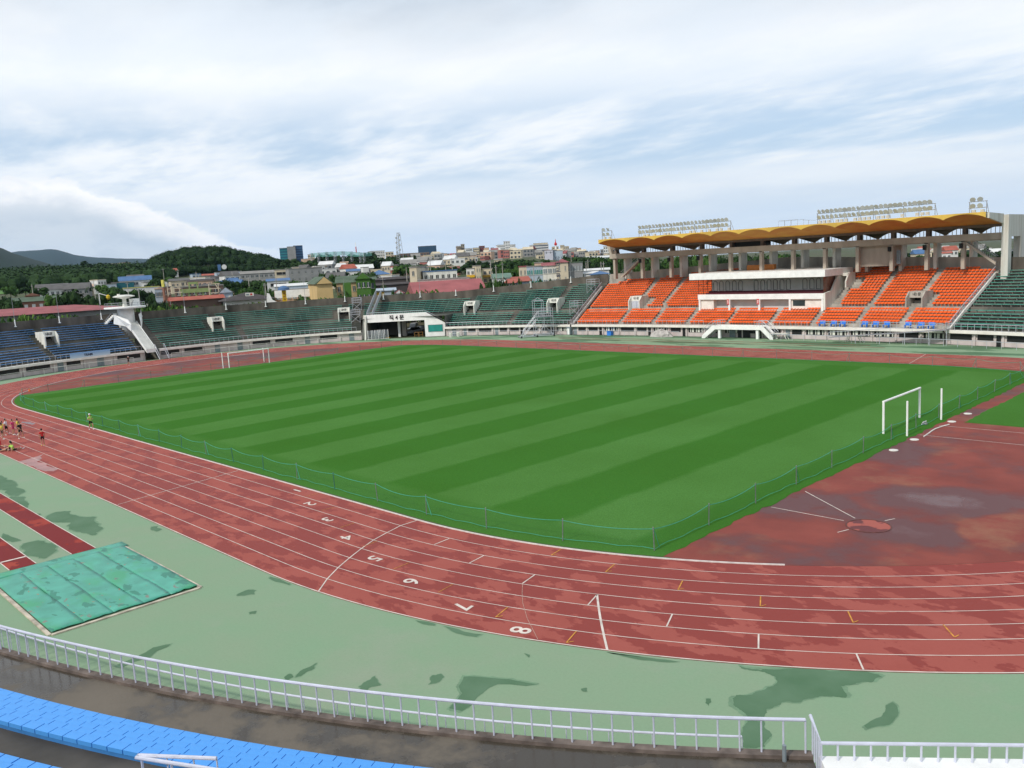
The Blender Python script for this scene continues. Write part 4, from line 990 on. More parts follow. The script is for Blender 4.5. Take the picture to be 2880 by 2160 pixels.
rack(-29.6, -27.2, 66, 18.2, 2, 'small pair of floodlights at the left tip of the yellow roof'); rack(37.2, 39.4, 66, 17.7, 2, 'small pair of floodlights at the right end of the roof')
t = empty('roof_platform', (9.0, 68.5, 18.0), 0, 'small dark railed platform and aerial on the roof between the floodlight racks', 'platform')
b = MB(); b.box((0, 0, .1), (3.4, 2.2, .12)); b.build('deck', BLACK, t)
b = MB()
for x in (-1.7, -.6, .6, 1.7):
    for y in (-1.1, 1.1): b.tube([(x, y, 0), (x, y, 1.1)], .02, 4)
for y in (-1.1, 1.1): b.tube([(-1.7, y, 1.1), (1.7, y, 1.1)], .02, 4)
b.tube([(-1.7, -1.1, 1.1), (-1.7, 1.1, 1.1)], .02, 4); b.build('guard', METAL, t)
b = MB(); b.tube([(3.1, 0, -.4), (3.1, 0, .9)], .03, 4); b.tube([(2.0, 0, 1.0), (4.3, 0, .75)], .02, 4)
for i in range(5): b.tube([(2.3+i*.4, -.3, .95-i*.04), (2.3+i*.4, .3, .95-i*.04)], .012, 4)
b.build('aerial', METAL, t)
# ============================================================ GATE 4
GP, GQ = Vector((-76.5, 39.5, 0)), Vector((-62.0, 51.5, 0)); gd = (GQ-GP).normalized(); gn = Vector((-gd.y, gd.x, 0))
ga = math.atan2(gd.y, gd.x)
gt = empty('vehicle_gate', tuple(GP), ga, 'white vehicle gate with dark Korean lettering, sloping right wing and green board', 'gate')
def gb(name, m, polys, y0=0, d=.4):
    b = MB()
    for P in polys: b.extr([(x, y0, z) for x, z in P], (0, d, 0))
    return fixn(b.build(name, m, gt))
gb('beam', WHITE, [[(1.15, 3.65), (14.0, 3.65), (14.0, 5.32), (1.15, 5.32)]])
gb('right_wing', WHITE, [[(14.0, 0), (19.25, 0), (19.0, 2.55), (14.35, 5.32), (14.0, 5.32)]])
b = MB(); b.extr([(1.15, 0, 5.32), (1.15, 0, 0), (1.15, -1.6, 0), (1.15, -.6, 3.2), (1.15, -.3, 5.0)], (-.3, 0, 0)); fixn(b.build('left_buttress', WHITE2, gt))
b = MB(); b.extr([(-.3, .3, 0), (1.1, .3, 0), (1.1, .3, 5.3), (.4, .3, 5.3)], (0, .3, 0)); fixn(b.build('left_pier', WHITE2, gt))
q = gb('notice_board', mat('teal_board', (.02, .26, .22), .6, .08, 1), [[(14.75, 1.05), (17.9, 1.05), (17.9, 2.5), (14.75, 2.5)]], -.05, .04)
b = MB(); 
for P in ((14.7, 1.0, 17.95, 1.06), (14.7, 2.49, 17.95, 2.55), (14.7, 1.06, 14.76, 2.49), (17.89, 1.06, 17.95, 2.49)): b.box(((P[0]+P[2])/2, -.06, (P[1]+P[3])/2), (P[2]-P[0], .06, P[3]-P[1]))
b.build('board_frame', METAL, q)
b = MB(); b.extr([(1.2, .4, 0), (1.2, 15, 0), (1.2, 15, 4.4), (1.2, .4, 4.4)], (-.25, 0, 0)); fixn(b.build('left_tunnel_wall', CONC, gt))
b = MB(); b.extr([(14.05, .4, 0), (14.05, 15, 0), (14.05, 15, 4.4), (14.05, .4, 4.4)], (.25, 0, 0)); fixn(b.build('right_tunnel_wall', CONC, gt))
b = MB(); b.box((7.6, 7.6, 3.98), (12.9, 14.4, .3)); b.build('ceiling', mat('dark_soffit', (.12, .11, .08), .9, .2, 1), gt)
b = MB(); b.box((7.6, 3.0, 1.9), (.5, .5, 3.8)); b.build('white_pillar', WHITE, gt)
b = MB(); b.box((4.1, 9.5, 1.9), (5.6, .3, 3.8)); b.build('inner_wall', CONC, gt); b = MB(); b.box((8.2, 5.5, 1.9), (.9, .9, 3.8)); b.build('grey_pillar', CONCL, gt)
mt = Matrix.Translation((7.9, -.03, 4.42)) @ Matrix.Rotation(PI/2, 4, 'X'); text('gate_lettering', '직 4 문', 1.15, BLACK, gt, mt, depth=.02, bold=.035)
b = MB(); P = [(1.2, 5.32), (14.2, 5.32), (19.0, 2.6)]
b.tube([(x, .2, z+.42) for x, z in P], .04, 6); 
for i in range(30): x = 1.2+13*i/29; b.tube([(x, .2, 5.3), (x, .2, 5.75)], .02, 4)
for i in range(12): f = i/11; b.tube([(14.2+4.8*f, .2, 5.3-2.72*f), (14.2+4.8*f, .2, 5.74-2.72*f)], .02, 4)
b.build('parapet_rail', RAIL, gt)
t = empty('retaining_wall', tuple(GP+gd*9+gn*24), ga, 'pale grey retaining wall seen through the vehicle gate', 'wall'); b = MB(); b.box((0, 0, 1.8), (26, .5, 4.6)); b.box((0, 0, 4.15), (26.2, .7, .15)); b.build('wall_panel', CONCL, t)
# mesh sided stair at the left of the gate
def gstair():
    t = empty('gate_stair', tuple(GP+gd*1.2+gn*1.0), ga, 'steep stair with mesh sides climbing beside the left end of the gate', 'stair')
    for y in (-.2, 1.0):
        b = MB(); b.extr([(y, 0, 4.7), (y, 0, 5.6), (y, 9.5, 10.4), (y, 9.5, 9.4)], (.05, 0, 0)); b.build('mesh_side', mat('steel_mesh2', (.50, .53, .56), .5, .1, alpha=.6), t)
        b = MB(); b.tube([(y, 0, 5.7), (y, 9.5, 10.5)], .05, 6); b.build('handrail', RAIL, t)
    b = MB()
    for i in range(18): b.box((.4, .3+i*.52, 4.75+i*.262), (1.2, .54, .1))
    b.build('steps', CONCL, t)
gstair()
# dugout shelters parked in the gate mouth
for k in range(3):
    t = empty('dugout_shelter', tuple(GP+gd*(1.9+.95*k)-gn*(1.3-.5*k)), ga+.25, f'curved white framed dugout shelter in the gate mouth, {ORD[k]} from the left', 'shelter', 'dugout shelters in the gate mouth')
    arc = [(0, -.7, .1)]+[(0, -.7+.9*(1-math.cos(a)), .1+1.55*math.sin(a)+.3*math.sin(a)) for a in [PI/2*j/8 for j in range(1, 9)]]+[(0, 1.2, 1.95)]
    for i in range(4):
        b = MB(); b.tube([(x+i*.75-.3, y, z) for x, y, z in arc], .045, 5); b.build('hoop', WHITE, t)
    b = MB(); b.box((.8, .3, .08), (2.6, 2.0, .1)); b.build('base', WHITE2, t)
    b = MB(); b.grid([[(x-.3, y, z) for x, y, z in arc], [(x+1.95, y, z) for x, y, z in arc]]); b.build('canopy', mat('clear_canopy', (.30, .33, .34), .2, .05, alpha=.3), t)
    b = MB(); b.box((.8, .6, .45), (2.2, .4, .08)); b.build('bench_seat', METAL, t)
def car(loc, rz, col, label, L_=4.3, Wd=1.72, Hh=1.5):
    t = empty('parked_car', loc, rz, label, 'car'); m = mat('car_paint_'+label.split()[0], col, .25, .03, 2, spec=.6)
    b = MB(); sec = [(-L_/2, .45, .95), (-L_/2+.5, .3, 1.0), (L_/2-.9, .3, .95), (L_/2, .4, .75)]
    rows = []
    for x, z0, z1 in ((-L_/2, .35, .85), (-L_/2+.15, .28, .98), (-L_/2+.9, .25, 1.0), (.6, .25, .98), (L_/2-.3, .25, .82), (L_/2, .35, .62)):
        rows.append([(x, -Wd/2, z0), (x, -Wd/2*1.0, z0+(z1-z0)*.6), (x, -Wd/2*.88, z1), (x, Wd/2*.88, z1), (x, Wd/2, z0+(z1-z0)*.6), (x, Wd/2, z0)])
    b.grid(rows, close=True); b.quad(*rows[0]); b.quad(*rows[-1][::-1])
    body = fixn(b.build('body', m, t)); bv = body.modifiers.new('b', 'BEVEL'); bv.width = .05; bv.segments = 2
    b = MB(); rr = [[(x, y*w, z) for y in (-.76, .76)] for x, w, z in ((-1.9, 1, .97), (-1.35, .85, Hh), (.1, .85, Hh), (.95, 1, .97))]
    b.grid(rr); b.quad(rr[0][0], rr[1][0], rr[2][0], rr[3][0]); b.quad(rr[3][1], rr[2][1], rr[1][1], rr[0][1]); fixn(b.build('windows', GLASS, t))
    b = MB(); b.box((-.62, 0, Hh+.01), (1.5, 1.3, .04)); b.build('roof', m, t)
    for x in (-L_/2+.85, L_/2-.85):
        for y in (-.8, .8):
            b = MB(); b.tube([(x, y-.1, .31), (x, y+.1, .31)], .31, 14); w = b.build('wheel', BLACK, t); b = MB(); b.tube([(x, y-.11, .31), (x, y+.11, .31)], .17, 10); b.build('rim', METAL, w)
    for y in (-.6, .6): b = MB(); b.box((L_/2-.02, y, .66), (.08, .35, .16)); b.build('headlight', LAMPG, t); b = MB(); b.box((-L_/2+.0, y, .75), (.06, .3, .16)); b.build('tail_light', RED, t)
car(tuple(GP+gd*9.3+gn*10), ga-1.9, (.62, .64, .66), 'silver parked car inside the vehicle gate tunnel')
car(tuple(GP+gd*9.8+gn*14.5), ga-2.0, (.03, .03, .035), 'black parked car behind the silver car in the gate tunnel')
car(tuple(GP+gd*7.2+gn*19), ga-1.7, (.75, .75, .75), 'white van seen through the vehicle gate', 4.6, 1.8, 1.9)
for k in range(2):
    t = empty('wooden_hurdle_rack', tuple(GP+gd*(11.7+1.0*k)+gn*1.5), ga+.2, f'small ochre wooden trestle in the gate, {ORD[k]} from the left', 'trestle', 'wooden trestles in the gate'); b = MB()
    for x in (-.4, .4):
        for y in (-.3, .3): b.tube([(x, y, 0), (x, y*.4, .95)], .04, 4)
    b.box((0, 0, .95), (.95, .3, .06)); b.box((0, 0, .35), (.8, .06, .06)); b.build('frame', mat('ochre_wood', (.42, .22, .06), .8, .1, 4), t)
b = MB(); b.box((0, 0, .22), (1.2, .5, .1)); b.box((-.4, 0, .1), (.08, .4, .2)); b.box((.4, 0, .1), (.08, .4, .2)); tag(b.build('low_bench', mat('ochre_yellow', (.6, .35, .04), .7, .1), loc=tuple(GP+gd*5.6+gn*.2)), 'low yellow bench on the ground right of the dugout shelters', 'bench')
# ============================================================ TORCH TOWER
ty = -2.2; tx = -98.0
tt = empty('torch_tower', (tx, ty, 0), 0, 'white concrete torch tower with disc platform, bowl and long white stair', 'tower')
def tb(b, name, m, sm_=False): b.v = [(x-tx, y-ty, z) for x, y, z in b.v]; return fixn(b.build(name, m, tt, smooth=sm_))
b = MB(); b.lathe((tx, ty, 0), [(1.75, 4), (1.55, 8.2), (1.6, 10.1)], 28); tb(b, 'shaft', WHITE, True)
b = MB(); b.lathe((tx, ty, 0), [(1.5, 10.0), (3.8, 10.12), (3.9, 10.2), (3.9, 10.42), (3.8, 10.48)], 40); tb(b, 'platform_disc', WHITE)
b = MB(); b.lathe((tx, ty, 0), [(.55, 10.45), (.38, 11.0), (.36, 12.0), (.9, 12.2), (2.05, 12.45), (2.05, 12.56), (1.4, 12.75), (.7, 12.85)], 24); b.tube([(tx-.8, ty-.7, 12.7), (tx-.8, ty-.7, 13.05)], .3, 8); tb(b, 'torch_bowl', WHITE2)
b = MB(); b.box((tx-.6, ty+2.2, 11.2), (1.6, 1.4, 1.5)); tb(b, 'cabin', WHITE)
b = MB()
for h in (.4, .8): b.tube([(tx+3.7*math.cos(a), ty+3.7*math.sin(a), 10.45+h) for a in [2*PI*i/36 for i in range(37)]], .03, 4)
for i in range(18): a = 2*PI*i/18; b.tube([(tx+3.7*math.cos(a), ty+3.7*math.sin(a), 10.45), (tx+3.7*math.cos(a), ty+3.7*math.sin(a), 11.25)], .025, 4)
b.tube([(tx+.4, ty+1.0, 10.5), (tx-.4, ty+1.9, 12.0)], .05, 4); b.tube([(tx+.8, ty+1.0, 10.5), (tx, ty+1.9, 12.0)], .05, 4); tb(b, 'platform_rail', METAL)
b = MB(); n = 26; o0, o1 = .0, 8.4; z0, z1 = 2.05, 7.3
for i in range(n): f = (i+.5)/n; b.box((-88-(o0+(o1-o0)*f), -1.85, (z0+(z1-z0)*f)-.3), ((o1-o0)/n+.01, 1.75, .75))
tb(b, 'grand_stair', WHITE)
b = MB()
for i in range(n): f = (i+.02)/n; b.box((-88-(o0+(o1-o0)*f)+.012, -1.85, (z0+(z1-z0)*((i+.5)/n))-.02), (.03, 1.7, .12))
tb(b, 'step_shadow_line', WHITE2)  # off-white strips paint in the shadow lines between steps
b = MB()
for y in (-.93, -2.77): b.extr([(-88, y, 1.9), (-88, y, 2.15), (-96.4, y, 7.5), (-96.4, y, 7.0)], (0, .1 if y > -2 else -.1, 0))
tb(b, 'stair_kerb', WHITE)
b = MB()
b.extr([(-93.8, -2.9, 5.6), (-93.8, -2.9, 6.9), (-94.8, -3.0, 7.9), (-97.2, -4.6, 9.0), (-97.4, -4.8, 7.2), (-95.5, -3.2, 6.6)], (0, -.2, 0)); b.extr([(-94.6, -.8, 6.2), (-94.6, -.8, 7.4), (-96.0, -.5, 8.8), (-96.6, .2, 9.1), (-96.6, .2, 7.4)], (0, .18, 0)); tb(b, 'wing_wall', WHITE)
b = MB()
for i in range(7): b.box((-98.6, ty-1.9-.32*i, 9.1-.28*i), (1.2, .34, .3))
tb(b, 'curved_steps', WHITE); b = MB(); b.tube([(-98.0, ty-1.6, 10.0), (-98.0, ty-2.8, 9.3), (-98.0, ty-4.1, 7.9)], .04, 5); b.tube([(-98.6, ty-1.6, 9.9), (-98.6, ty-2.8, 9.2), (-98.6, ty-4.1, 7.8)], .03, 5); tb(b, 'stair_rail', METAL)
# steel stair from the slab down to the track below the tower
t = empty('steel_stair', (-87.2, -.2, 0), 0, 'grey steel stair from the stand edge down to the track below the tower', 'stair'); b = MB()
for i in range(7): f = (i+.5)/7; b.box((-.9+1.9*f, 0, 1.95-1.9*f), (.3, 1.7, .05))
b.build('steps', METAL, t)
for y in (-.9, .9):
    b = MB(); b.tube([(-1.0, y, 2.95), (-.7, y, 2.95), (1.0, y, .95), (1.0, y, 0)], .045, 6); b.tube([(-.9, y, 1.95), (1.0, y, .05)], .06, 5); b.tube([(-.9, y, 2.95), (-.9, y, 2.0)], .04, 5); b.tube([(0, y, 1.0), (0, y, 2.1)], .03, 5); b.build('side_frame', RAIL, t)
# banner on the blue stand rail
s0, s1 = su(199, -.3, 2.3), su(310, -.3, 2.3); a, c = (W(s0, -.24, 0), W(s1, -.24, 0)); c0 = (a+c)/2
bm_ = bpy.data.materials.new('banner_print'); bm_.use_nodes = True; nt = bm_.node_tree; tc = nt.nodes.new('ShaderNodeTexCoord'); spx = nt.nodes.new('ShaderNodeSeparateXYZ'); nt.links.new(tc.outputs['Generated'], spx.inputs[0]); cr = nt.nodes.new('ShaderNodeValToRGB'); cr.color_ramp.elements[0].color = (.55, .68, .74, 1); cr.color_ramp.elements[1].color = (.20, .40, .66, 1); nt.links.new(spx.outputs[2], cr.inputs[0]); nt.links.new(cr.outputs[0], nt.nodes['Principled BSDF'].inputs['Base Color'])
bn = empty('banner', tuple(c0), 0, 'pale blue banner tied to the rail of the blue stand', 'banner')
b = MB(); Sx = [s0+(s1-s0)*i/12 for i in range(13)]; b.grid([[tuple(W(s, -.24, z)-c0) for s in Sx] for z in (2.0, 2.92)]); b.build('cloth', bm_, bn)
nn = Wn((s0+s1)/2); R_ = Matrix.Rotation(math.atan2(nn.y, nn.x)-PI/2, 4, 'Z') @ Matrix.Rotation(PI/2, 4, 'X')
L_ = (s1-s0)
for tx_, dx, sz, m in (('TEAM', .05, .62, NAVY),):
    p = W((s0+s1)/2-L_*dx, -.31, 2.45)-c0; text('banner_lettering', tx_, sz, m, bn, Matrix.Translation(p) @ R_, depth=.005, bold=.01)
# ============================================================ SMALL THINGS ON THE FAR APRON
t = empty('scaffold_tower', (0, 0, 0), 0, 'tall galvanised scaffold tower with stair on wheels before the green stand', 'scaffold')
x0, y0 = gp(1478, 949); x1, y1 = gp(1560, 943); c = Vector(((x0+x1)/2, (y0+y1)/2-.6, 0)); t.location = c; d = Vector((x1-x0, y1-y0, 0)); t.rotation_euler.z = math.atan2(d.y, d.x)
def trs(name, segs_, r, m, parent): b = MB(); [b.tube(s_, r, 5) for s_ in segs_]; return b.build(name, m, parent)
X = (-.6, 1.2, 3.0)
trs('frame', [[(x, y, .3), (x, y, 7.1 if x < 2 else 5.6)] for x in X for y in (-.9, .9)]+[[(-.6, y, z), (3.0, y, z)] for y in (-.9, .9) for z in (.5, 2.1, 3.9)]+[[(x, -.9, z), (x, .9, z)] for x in X for z in (.5, 2.1, 3.9)]+[[(-.6, y, 7.1), (1.2, y, 7.1)] for y in (-.9, .9)], .05, RAIL, t)
trs('brace', [[(-.6, y, .5), (1.2, y, 2.1)] for y in (-.9, .9)]+[[(1.2, y, .5), (-.6, y, 2.1)] for y in (-.9, .9)]+[[(1.2, y, 2.1), (3.0, y, .5)] for y in (-.9, .9)], .03, RAIL, t)
b = MB(); b.box((1.2, 0, 4.0), (3.7, 1.9, .12)); b.build('deck', METAL, t)
trs('guard', [[(-.6, y, z), (3.0, y, z)] for y in (-.9, .9) for z in (4.5, 5.05, 5.55)]+[[(x, -.9, 4.0), (x, -.9, 5.5)] for x in (-.3, .1, .5, .9, 1.3, 1.7, 2.1, 2.5)]+[[(-.6, -.9, 7.1), (.3, 0, 7.7), (1.2, -.9, 7.1)], [(-.6, .9, 7.1), (.3, 0, 7.7), (1.2, .9, 7.1)]], .035, RAIL, t)
trs('stair', [[(-3.0, y, .3), (.3, y, 4.0)] for y in (-.7, .3)]+[[(-3.0, y, 1.3), (.3, y, 5.0)] for y in (-.7, .3)]+[[(-3.0+i*.33, -.7, .3+i*.37), (-3.0+i*.33, .3, .3+i*.37)] for i in range(11)]+[[(-3.0+i*1.1, y, .3+i*1.23), (-3.0+i*1.1, y, 1.3+i*1.23)] for i in range(4) for y in (-.7, .3)], .04, RAIL, t)
trs('base_frame', [[(-3.8, y, .25), (3.2, y, .25)] for y in (-1.2, 1.2)]+[[(x, -1.2, .25), (x, 1.2, .25)] for x in (-3.8, -1, 3.2)]+[[(-3.8, -1.2, .25), (-2.6, -.7, 2.0)]], .07, RAIL, t)
for x in (-3.6, -.4, 3.0):
    for y in (-1.2, 1.2): b = MB(); b.tube([(x, y-.06, .2), (x, y+.06, .2)], .2, 10); b.build('wheel', BLACK, t)
# covered mound, tables, blue crate etc. beside the front rooms
def place(u, v): x, y = gp(u, v); return (x, min(y, 59.6), 0)
b = MB(); b.lathe((0, 0, 0), [(1.9, 0), (1.7, .5), (1.0, 1.05), (.3, 1.3)], 12)
b.v = [(x*1.25+rnd.uniform(-.2, .2), y*.7+rnd.uniform(-.15, .15), z*rnd.uniform(.85, 1.1)) for x, y, z in b.v]
tag(b.build('covered_equipment', mat('pale_tarpaulin', (.46, .43, .40), .8, .15, 2), loc=place(1874, 944)), 'heap of equipment under a pale tarpaulin against the main stand wall', 'covered heap')
b = MB(); b.box((0, 0, .4), (1.0, .7, .8), top=.95); b.box((0, 0, .83), (1.06, .76, .06)); tag(b.build('plastic_crate', BLUEP, loc=place(1716, 943)), 'blue plastic crate by the room doors under the orange seats', 'crate')
for u, v, w, lab in ((2208, 951, 3.0, 'pale folding table with slanted legs right of the white front stair'), (2402, 962, 2.4, 'pale low table behind the ground rail right of the front stair')):
    t = empty('folding_table', place(u, v), 0, lab, 'table'); b = MB(); b.box((0, 0, .95), (w, .9, .08)); b.build('table_top', WHITE2, t)
    for s_ in (-1, 1): b = MB(); b.tube([(s_*w*.3, -.3, .92), (s_*w*.48, -.4, 0)], .06, 5); b.tube([(s_*w*.3, .3, .92), (s_*w*.48, .4, 0)], .06, 5); b.build('leg', WHITE2, t)
t = empty('camera_stand', place(1602, 942), 0, 'grey equipment cabinet with white door under the green stand', 'cabinet'); b = MB(); b.box((0, 0, .85), (.9, .6, 1.5)); b.build('cabinet_body', GREYM, t); b = MB(); b.box((0, -.32, .7), (.5, .04, 1.2)); b.build('cabinet_door', WHITE, t)
b = MB()
for z in (.1, .6, 1.1): b.tube([(-1.4, 0, z), (1.4, 0, z)], .04, 5)
for i in range(7): b.tube([(-1.4+i*.466, 0, .1), (-1.4+i*.466, 0, 1.1)], .03, 5)
b.tube([(-1.4, 0, 1.1), (-1.4, .8, 1.1), (-1.4, .8, 0)], .03, 5); t = b.build('barrier', RAIL, loc=place(1279, 946)); t.rotation_euler.z = .45; tag(t, 'small grey crowd barrier right of the gate wing', 'barrier')
for k, (u, v) in enumerate(((1268, 947), (1289, 945))):
    b = MB(); b.lathe((0, 0, 0), [(.28, 0), (.34, .9), (.30, .95)], 12); tag(b.build('bin', WHITE2, loc=place(u, v+2)), f'small white barrel behind the barrier, {"left" if k == 0 else "right"} one', 'barrel')
# sloping gangway to the right part of the main stand
t = empty('access_ramp', (33, 56.5, 0), 0, 'long thin steel ramp on posts rising towards the right end of the main stand', 'ramp')
b = MB(); b.extr([(-12, 0, .75), (4.5, 0, 2.1), (4.5, 0, 2.2), (-12, 0, .85)], (0, 1.3, 0)); fixn(b.build('deck', METAL, t))
trs('posts', [[(x, 0, 0), (x, 0, .75+(x+12)*.082)] for x in (-8, -4.5, -1, 2.2, 4.5)], .05, RAIL, t); trs('handrail', [[(-12, 0, 1.6), (4.5, 0, 2.95)]]+[[(x, 0, .8+(x+12)*.082), (x, 0, 1.6+(x+12)*.082)] for x in (-12, -9, -6, -3, 0, 3, 4.4)], .035, RAIL, t)
# ============================================================ PEOPLE
def skinmesh(nodes, edges, root=0, sub_=1):
    me = bpy.data.meshes.new('sk'); me.from_pydata([n[0] for n in nodes], edges, []); o = bpy.data.objects.new('sk', me); C.objects.link(o)
    md = o.modifiers.new('s', 'SKIN'); sv = me.skin_vertices[0].data if me.skin_vertices else None
    if sv is None:
        bpy.context.view_layer.objects.active = o; o.select_set(True); bpy.ops.mesh.customdata_skin_add(); sv = me.skin_vertices[0].data
    for i, n in enumerate(nodes): sv[i].radius = n[1]; sv[i].use_root = (i == root)
    if sub_: sb = o.modifiers.new('u', 'SUBSURF'); sb.levels = sub_; sb.render_levels = sub_
    dg = bpy.context.evaluated_depsgraph_get(); m2 = bpy.data.meshes.new_from_object(o.evaluated_get(dg)); bpy.data.objects.remove(o); return m2
STAND = dict(pel=(0, 0, .93), ch=(0, 0, 1.28), nk=(0, 0, 1.46), hd=(0, .02, 1.60), sl=(-.18, 0, 1.40), sr=(.18, 0, 1.40), el=(-.24, -.02, 1.13), er=(.24, -.02, 1.13), hl=(-.25, .06, .88), hr=(.25, .06, .88), tl=(-.10, 0, .90), tr=(.10, 0, .90), kl=(-.11, .02, .48), kr=(.11, .02, .48), al=(-.11, -.03, .08), ar=(.11, -.03, .08), fl=(-.12, .15, .035), fr=(.12, .15, .035))
def pose(**k): p = dict(STAND); p.update(k); return p
JOG = pose(el=(-.27, -.12, 1.15), hl=(-.2, .12, 1.15), er=(.27, -.02, 1.15), hr=(.15, .25, 1.18), kl=(-.10, .22, .52), al=(-.10, .10, .12), fl=(-.1, .30, .06), kr=(.10, -.02, .48), ar=(.1, -.22, .14), fr=(.1, -.08, .05))
LEAN = pose(hl=(-.1, .2, .95), hr=(.12, .2, .95), kl=(-.2, .06, .48), kr=(.2, .02, .48), al=(-.27, .0, .08), ar=(.27, -.05, .08), fl=(-.32, .16, .035), fr=(.32, .12, .035))
SIT = dict(pel=(0, 0, .12), ch=(0, -.12, .47), nk=(0, -.14, .64), hd=(0, -.12, .79), sl=(-.18, -.13, .59), sr=(.18, -.13, .59), el=(-.26, -.28, .33), er=(.26, -.28, .33), hl=(-.28, -.38, .05), hr=(.28, -.38, .05), tl=(-.1, .05, .12), tr=(.1, .05, .12), kl=(-.16, .45, .14), kr=(.18, .42, .20), al=(-.22, .86, .07), ar=(.30, .80, .07), fl=(-.24, .92, .2), fr=(.33, .87, .2))
def person(loc, rz, ps, shirt, shorts, label, H=1.68, hair=HAIR, cap=None, sock=SKIN, shoe=SHOE):
    k = H/1.72; t = empty('person', loc, rz, label, 'person', ); J = {a: Vector(b_)*k for a, b_ in ps.items()}
    names = ['pel', 'ch', 'nk', 'hd', 'sl', 'sr', 'el', 'er', 'hl', 'hr', 'tl', 'tr', 'kl', 'kr', 'al', 'ar', 'fl', 'fr']
    rad = dict(pel=(.135, .10), ch=(.155, .105), nk=(.055, .055), hd=(.085, .10), sl=(.06, .06), sr=(.06, .06), el=(.042, .042), er=(.042, .042), hl=(.026, .034), hr=(.026, .034), tl=(.09, .09), tr=(.09, .09), kl=(.06, .06), kr=(.06, .06), al=(.038, .038), ar=(.038, .038), fl=(.04, .03), fr=(.04, .03))
    E = [('pel', 'ch'), ('ch', 'nk'), ('nk', 'hd'), ('ch', 'sl'), ('ch', 'sr'), ('sl', 'el'), ('el', 'hl'), ('sr', 'er'), ('er', 'hr'), ('pel', 'tl'), ('pel', 'tr'), ('tl', 'kl'), ('kl', 'al'), ('al', 'fl'), ('tr', 'kr'), ('kr', 'ar'), ('ar', 'fr')]
    me = skinmesh([(J[n], (rad[n][0]*k, rad[n][1]*k)) for n in names], [(names.index(a), names.index(c)) for a, c in E])
    bm = bmesh.new(); bm.from_mesh(me)
    def blob(c, sc, n=2):
        r = bmesh.ops.create_icosphere(bm, subdivisions=n, radius=1); 
        for v in r['verts']: v.co = Vector((v.co.x*sc[0], v.co.y*sc[1], v.co.z*sc[2]))+c
    up = (J['hd']-J['nk']).normalized(); hc = J['hd']+up*.03*k
    blob(hc, (.078*k, .095*k, .115*k)); blob(hc+Vector((0, .10*k, -.01*k)), (.014, .02, .02), 1)
    for s_ in (-1, 1): blob(hc+Vector((s_*.08*k, 0, 0)), (.012, .02, .03), 1)
    for sd, h, e in ((-1, 'hl', 'el'), (1, 'hr', 'er')):     # palm, four fingers and a thumb on each hand
        d = (J[h]-J[e]).normalized(); sdv = d.cross(Vector((0, 0, 1))); sdv = (sdv if sdv.length > .1 else Vector((0, 1, 0))).normalized()
        blob(J[h]+d*.05*k, (.035*k, .03*k, .045*k), 1)
        for i in range(5):
            a = J[h]+d*(.07*k if i < 4 else .03*k)+sdv*((i-1.5)*.017*k if i < 4 else -.035*k); e_ = a+d*((.075, .085, .08, .06, .045)[i]*k)+sdv*(-.02*k if i == 4 else 0)
            r = bmesh.ops.create_cone(bm, segments=5, radius1=.009*k, radius2=.006*k, depth=(e_-a).length, cap_ends=True); q = (e_-a).to_track_quat('Z', 'Y').to_matrix().to_4x4(); q.translation = (a+e_)/2; bmesh.ops.transform(bm, matrix=q, verts=r['verts'])
    bm.to_mesh(me); bm.free()
    for m_ in (SKIN, shirt, shorts, shoe, sock): me.materials.append(m_)
    def near(c, a, b_): 
        ab = b_-a; f = max(0, min(1, (c-a).dot(ab)/ab.length_squared)); return (c-(a+ab*f)).length, f
    for p in me.polygons:
        c = p.center; best = min(((*near(c, J[a], J[b_]), a, b_) for a, b_ in E), key=lambda q: q[0]); d_, f, a, b_ = best; mi = 0
        if (a, b_) in (('pel', 'ch'),): mi = 1 if f > .12 else 2
        elif (a, b_) in (('ch', 'sl'), ('ch', 'sr')): mi = 1
        elif (a, b_) == ('ch', 'nk'): mi = 1 if f < .75 else 0
        elif a in ('sl', 'sr'): mi = 1 if f < .7 else 0
        elif a == 'pel': mi = 2
        elif a in ('tl', 'tr'): mi = 2 if f < .55 else 0
        elif a in ('al', 'ar') or (a in ('kl', 'kr') and f > .93): mi = 3
        elif a in ('kl', 'kr') and f > .7: mi = 4
        p.material_index = mi; p.use_smooth = True
    o = bpy.data.objects.new('body', me); C.objects.link(o); o.parent = t
    hb = MB(); R_ = 1.14
    hb.lathe((0, 0, 0), [(.088*k*math.cos(a)*1.06, .118*k*math.sin(a)*1.1) for a in [-.5+2.0*i/7 for i in range(8)]], 12); hh = hb.build('cap' if cap else 'hair', cap or hair, t, smooth=True); hh.location = hc+Vector((0, -.018*k, .012*k)); hh.rotation_euler.x = .25
    if cap: cb = MB(); cb.box((0, .12*k, .03*k), (.13*k, .12*k, .015*k)); v = cb.build('visor', cap, hh)
    return t
def gz(u, v): x, y = gp(u, v); return (x, y, .02)
cd = math.atan2(CAM.y, CAM.x)
person(gz(257, 1210), math.radians(-70), JOG, LIME, BLKC, 'jogger in lime shirt, black shorts and white cap running by the inner kerb', cap=WHC)
person(gz(122, 1254.5), math.radians(95), STAND, RED, BLKC, 'person in red shirt and dark shorts standing alone right of the group', 1.62, shoe=YELC)
person(gz(60, 1234), math.radians(-60), LEAN, BLKC, BLKC, 'person in black top and shorts standing at the right of the group, legs apart', 1.7)
person(gz(53, 1223), math.radians(150), STAND, YELC, BLKC, 'person in yellow top partly hidden behind the one in black', 1.65)
person(gz(39, 1224), math.radians(-50), STAND, PINKC, PINKC, 'person in magenta shirt and shorts standing in the group', 1.62)
person(gz(20, 1224), math.radians(-40), LEAN, WHC, BLKC, 'person in white shirt and black shorts standing in the group', 1.68)
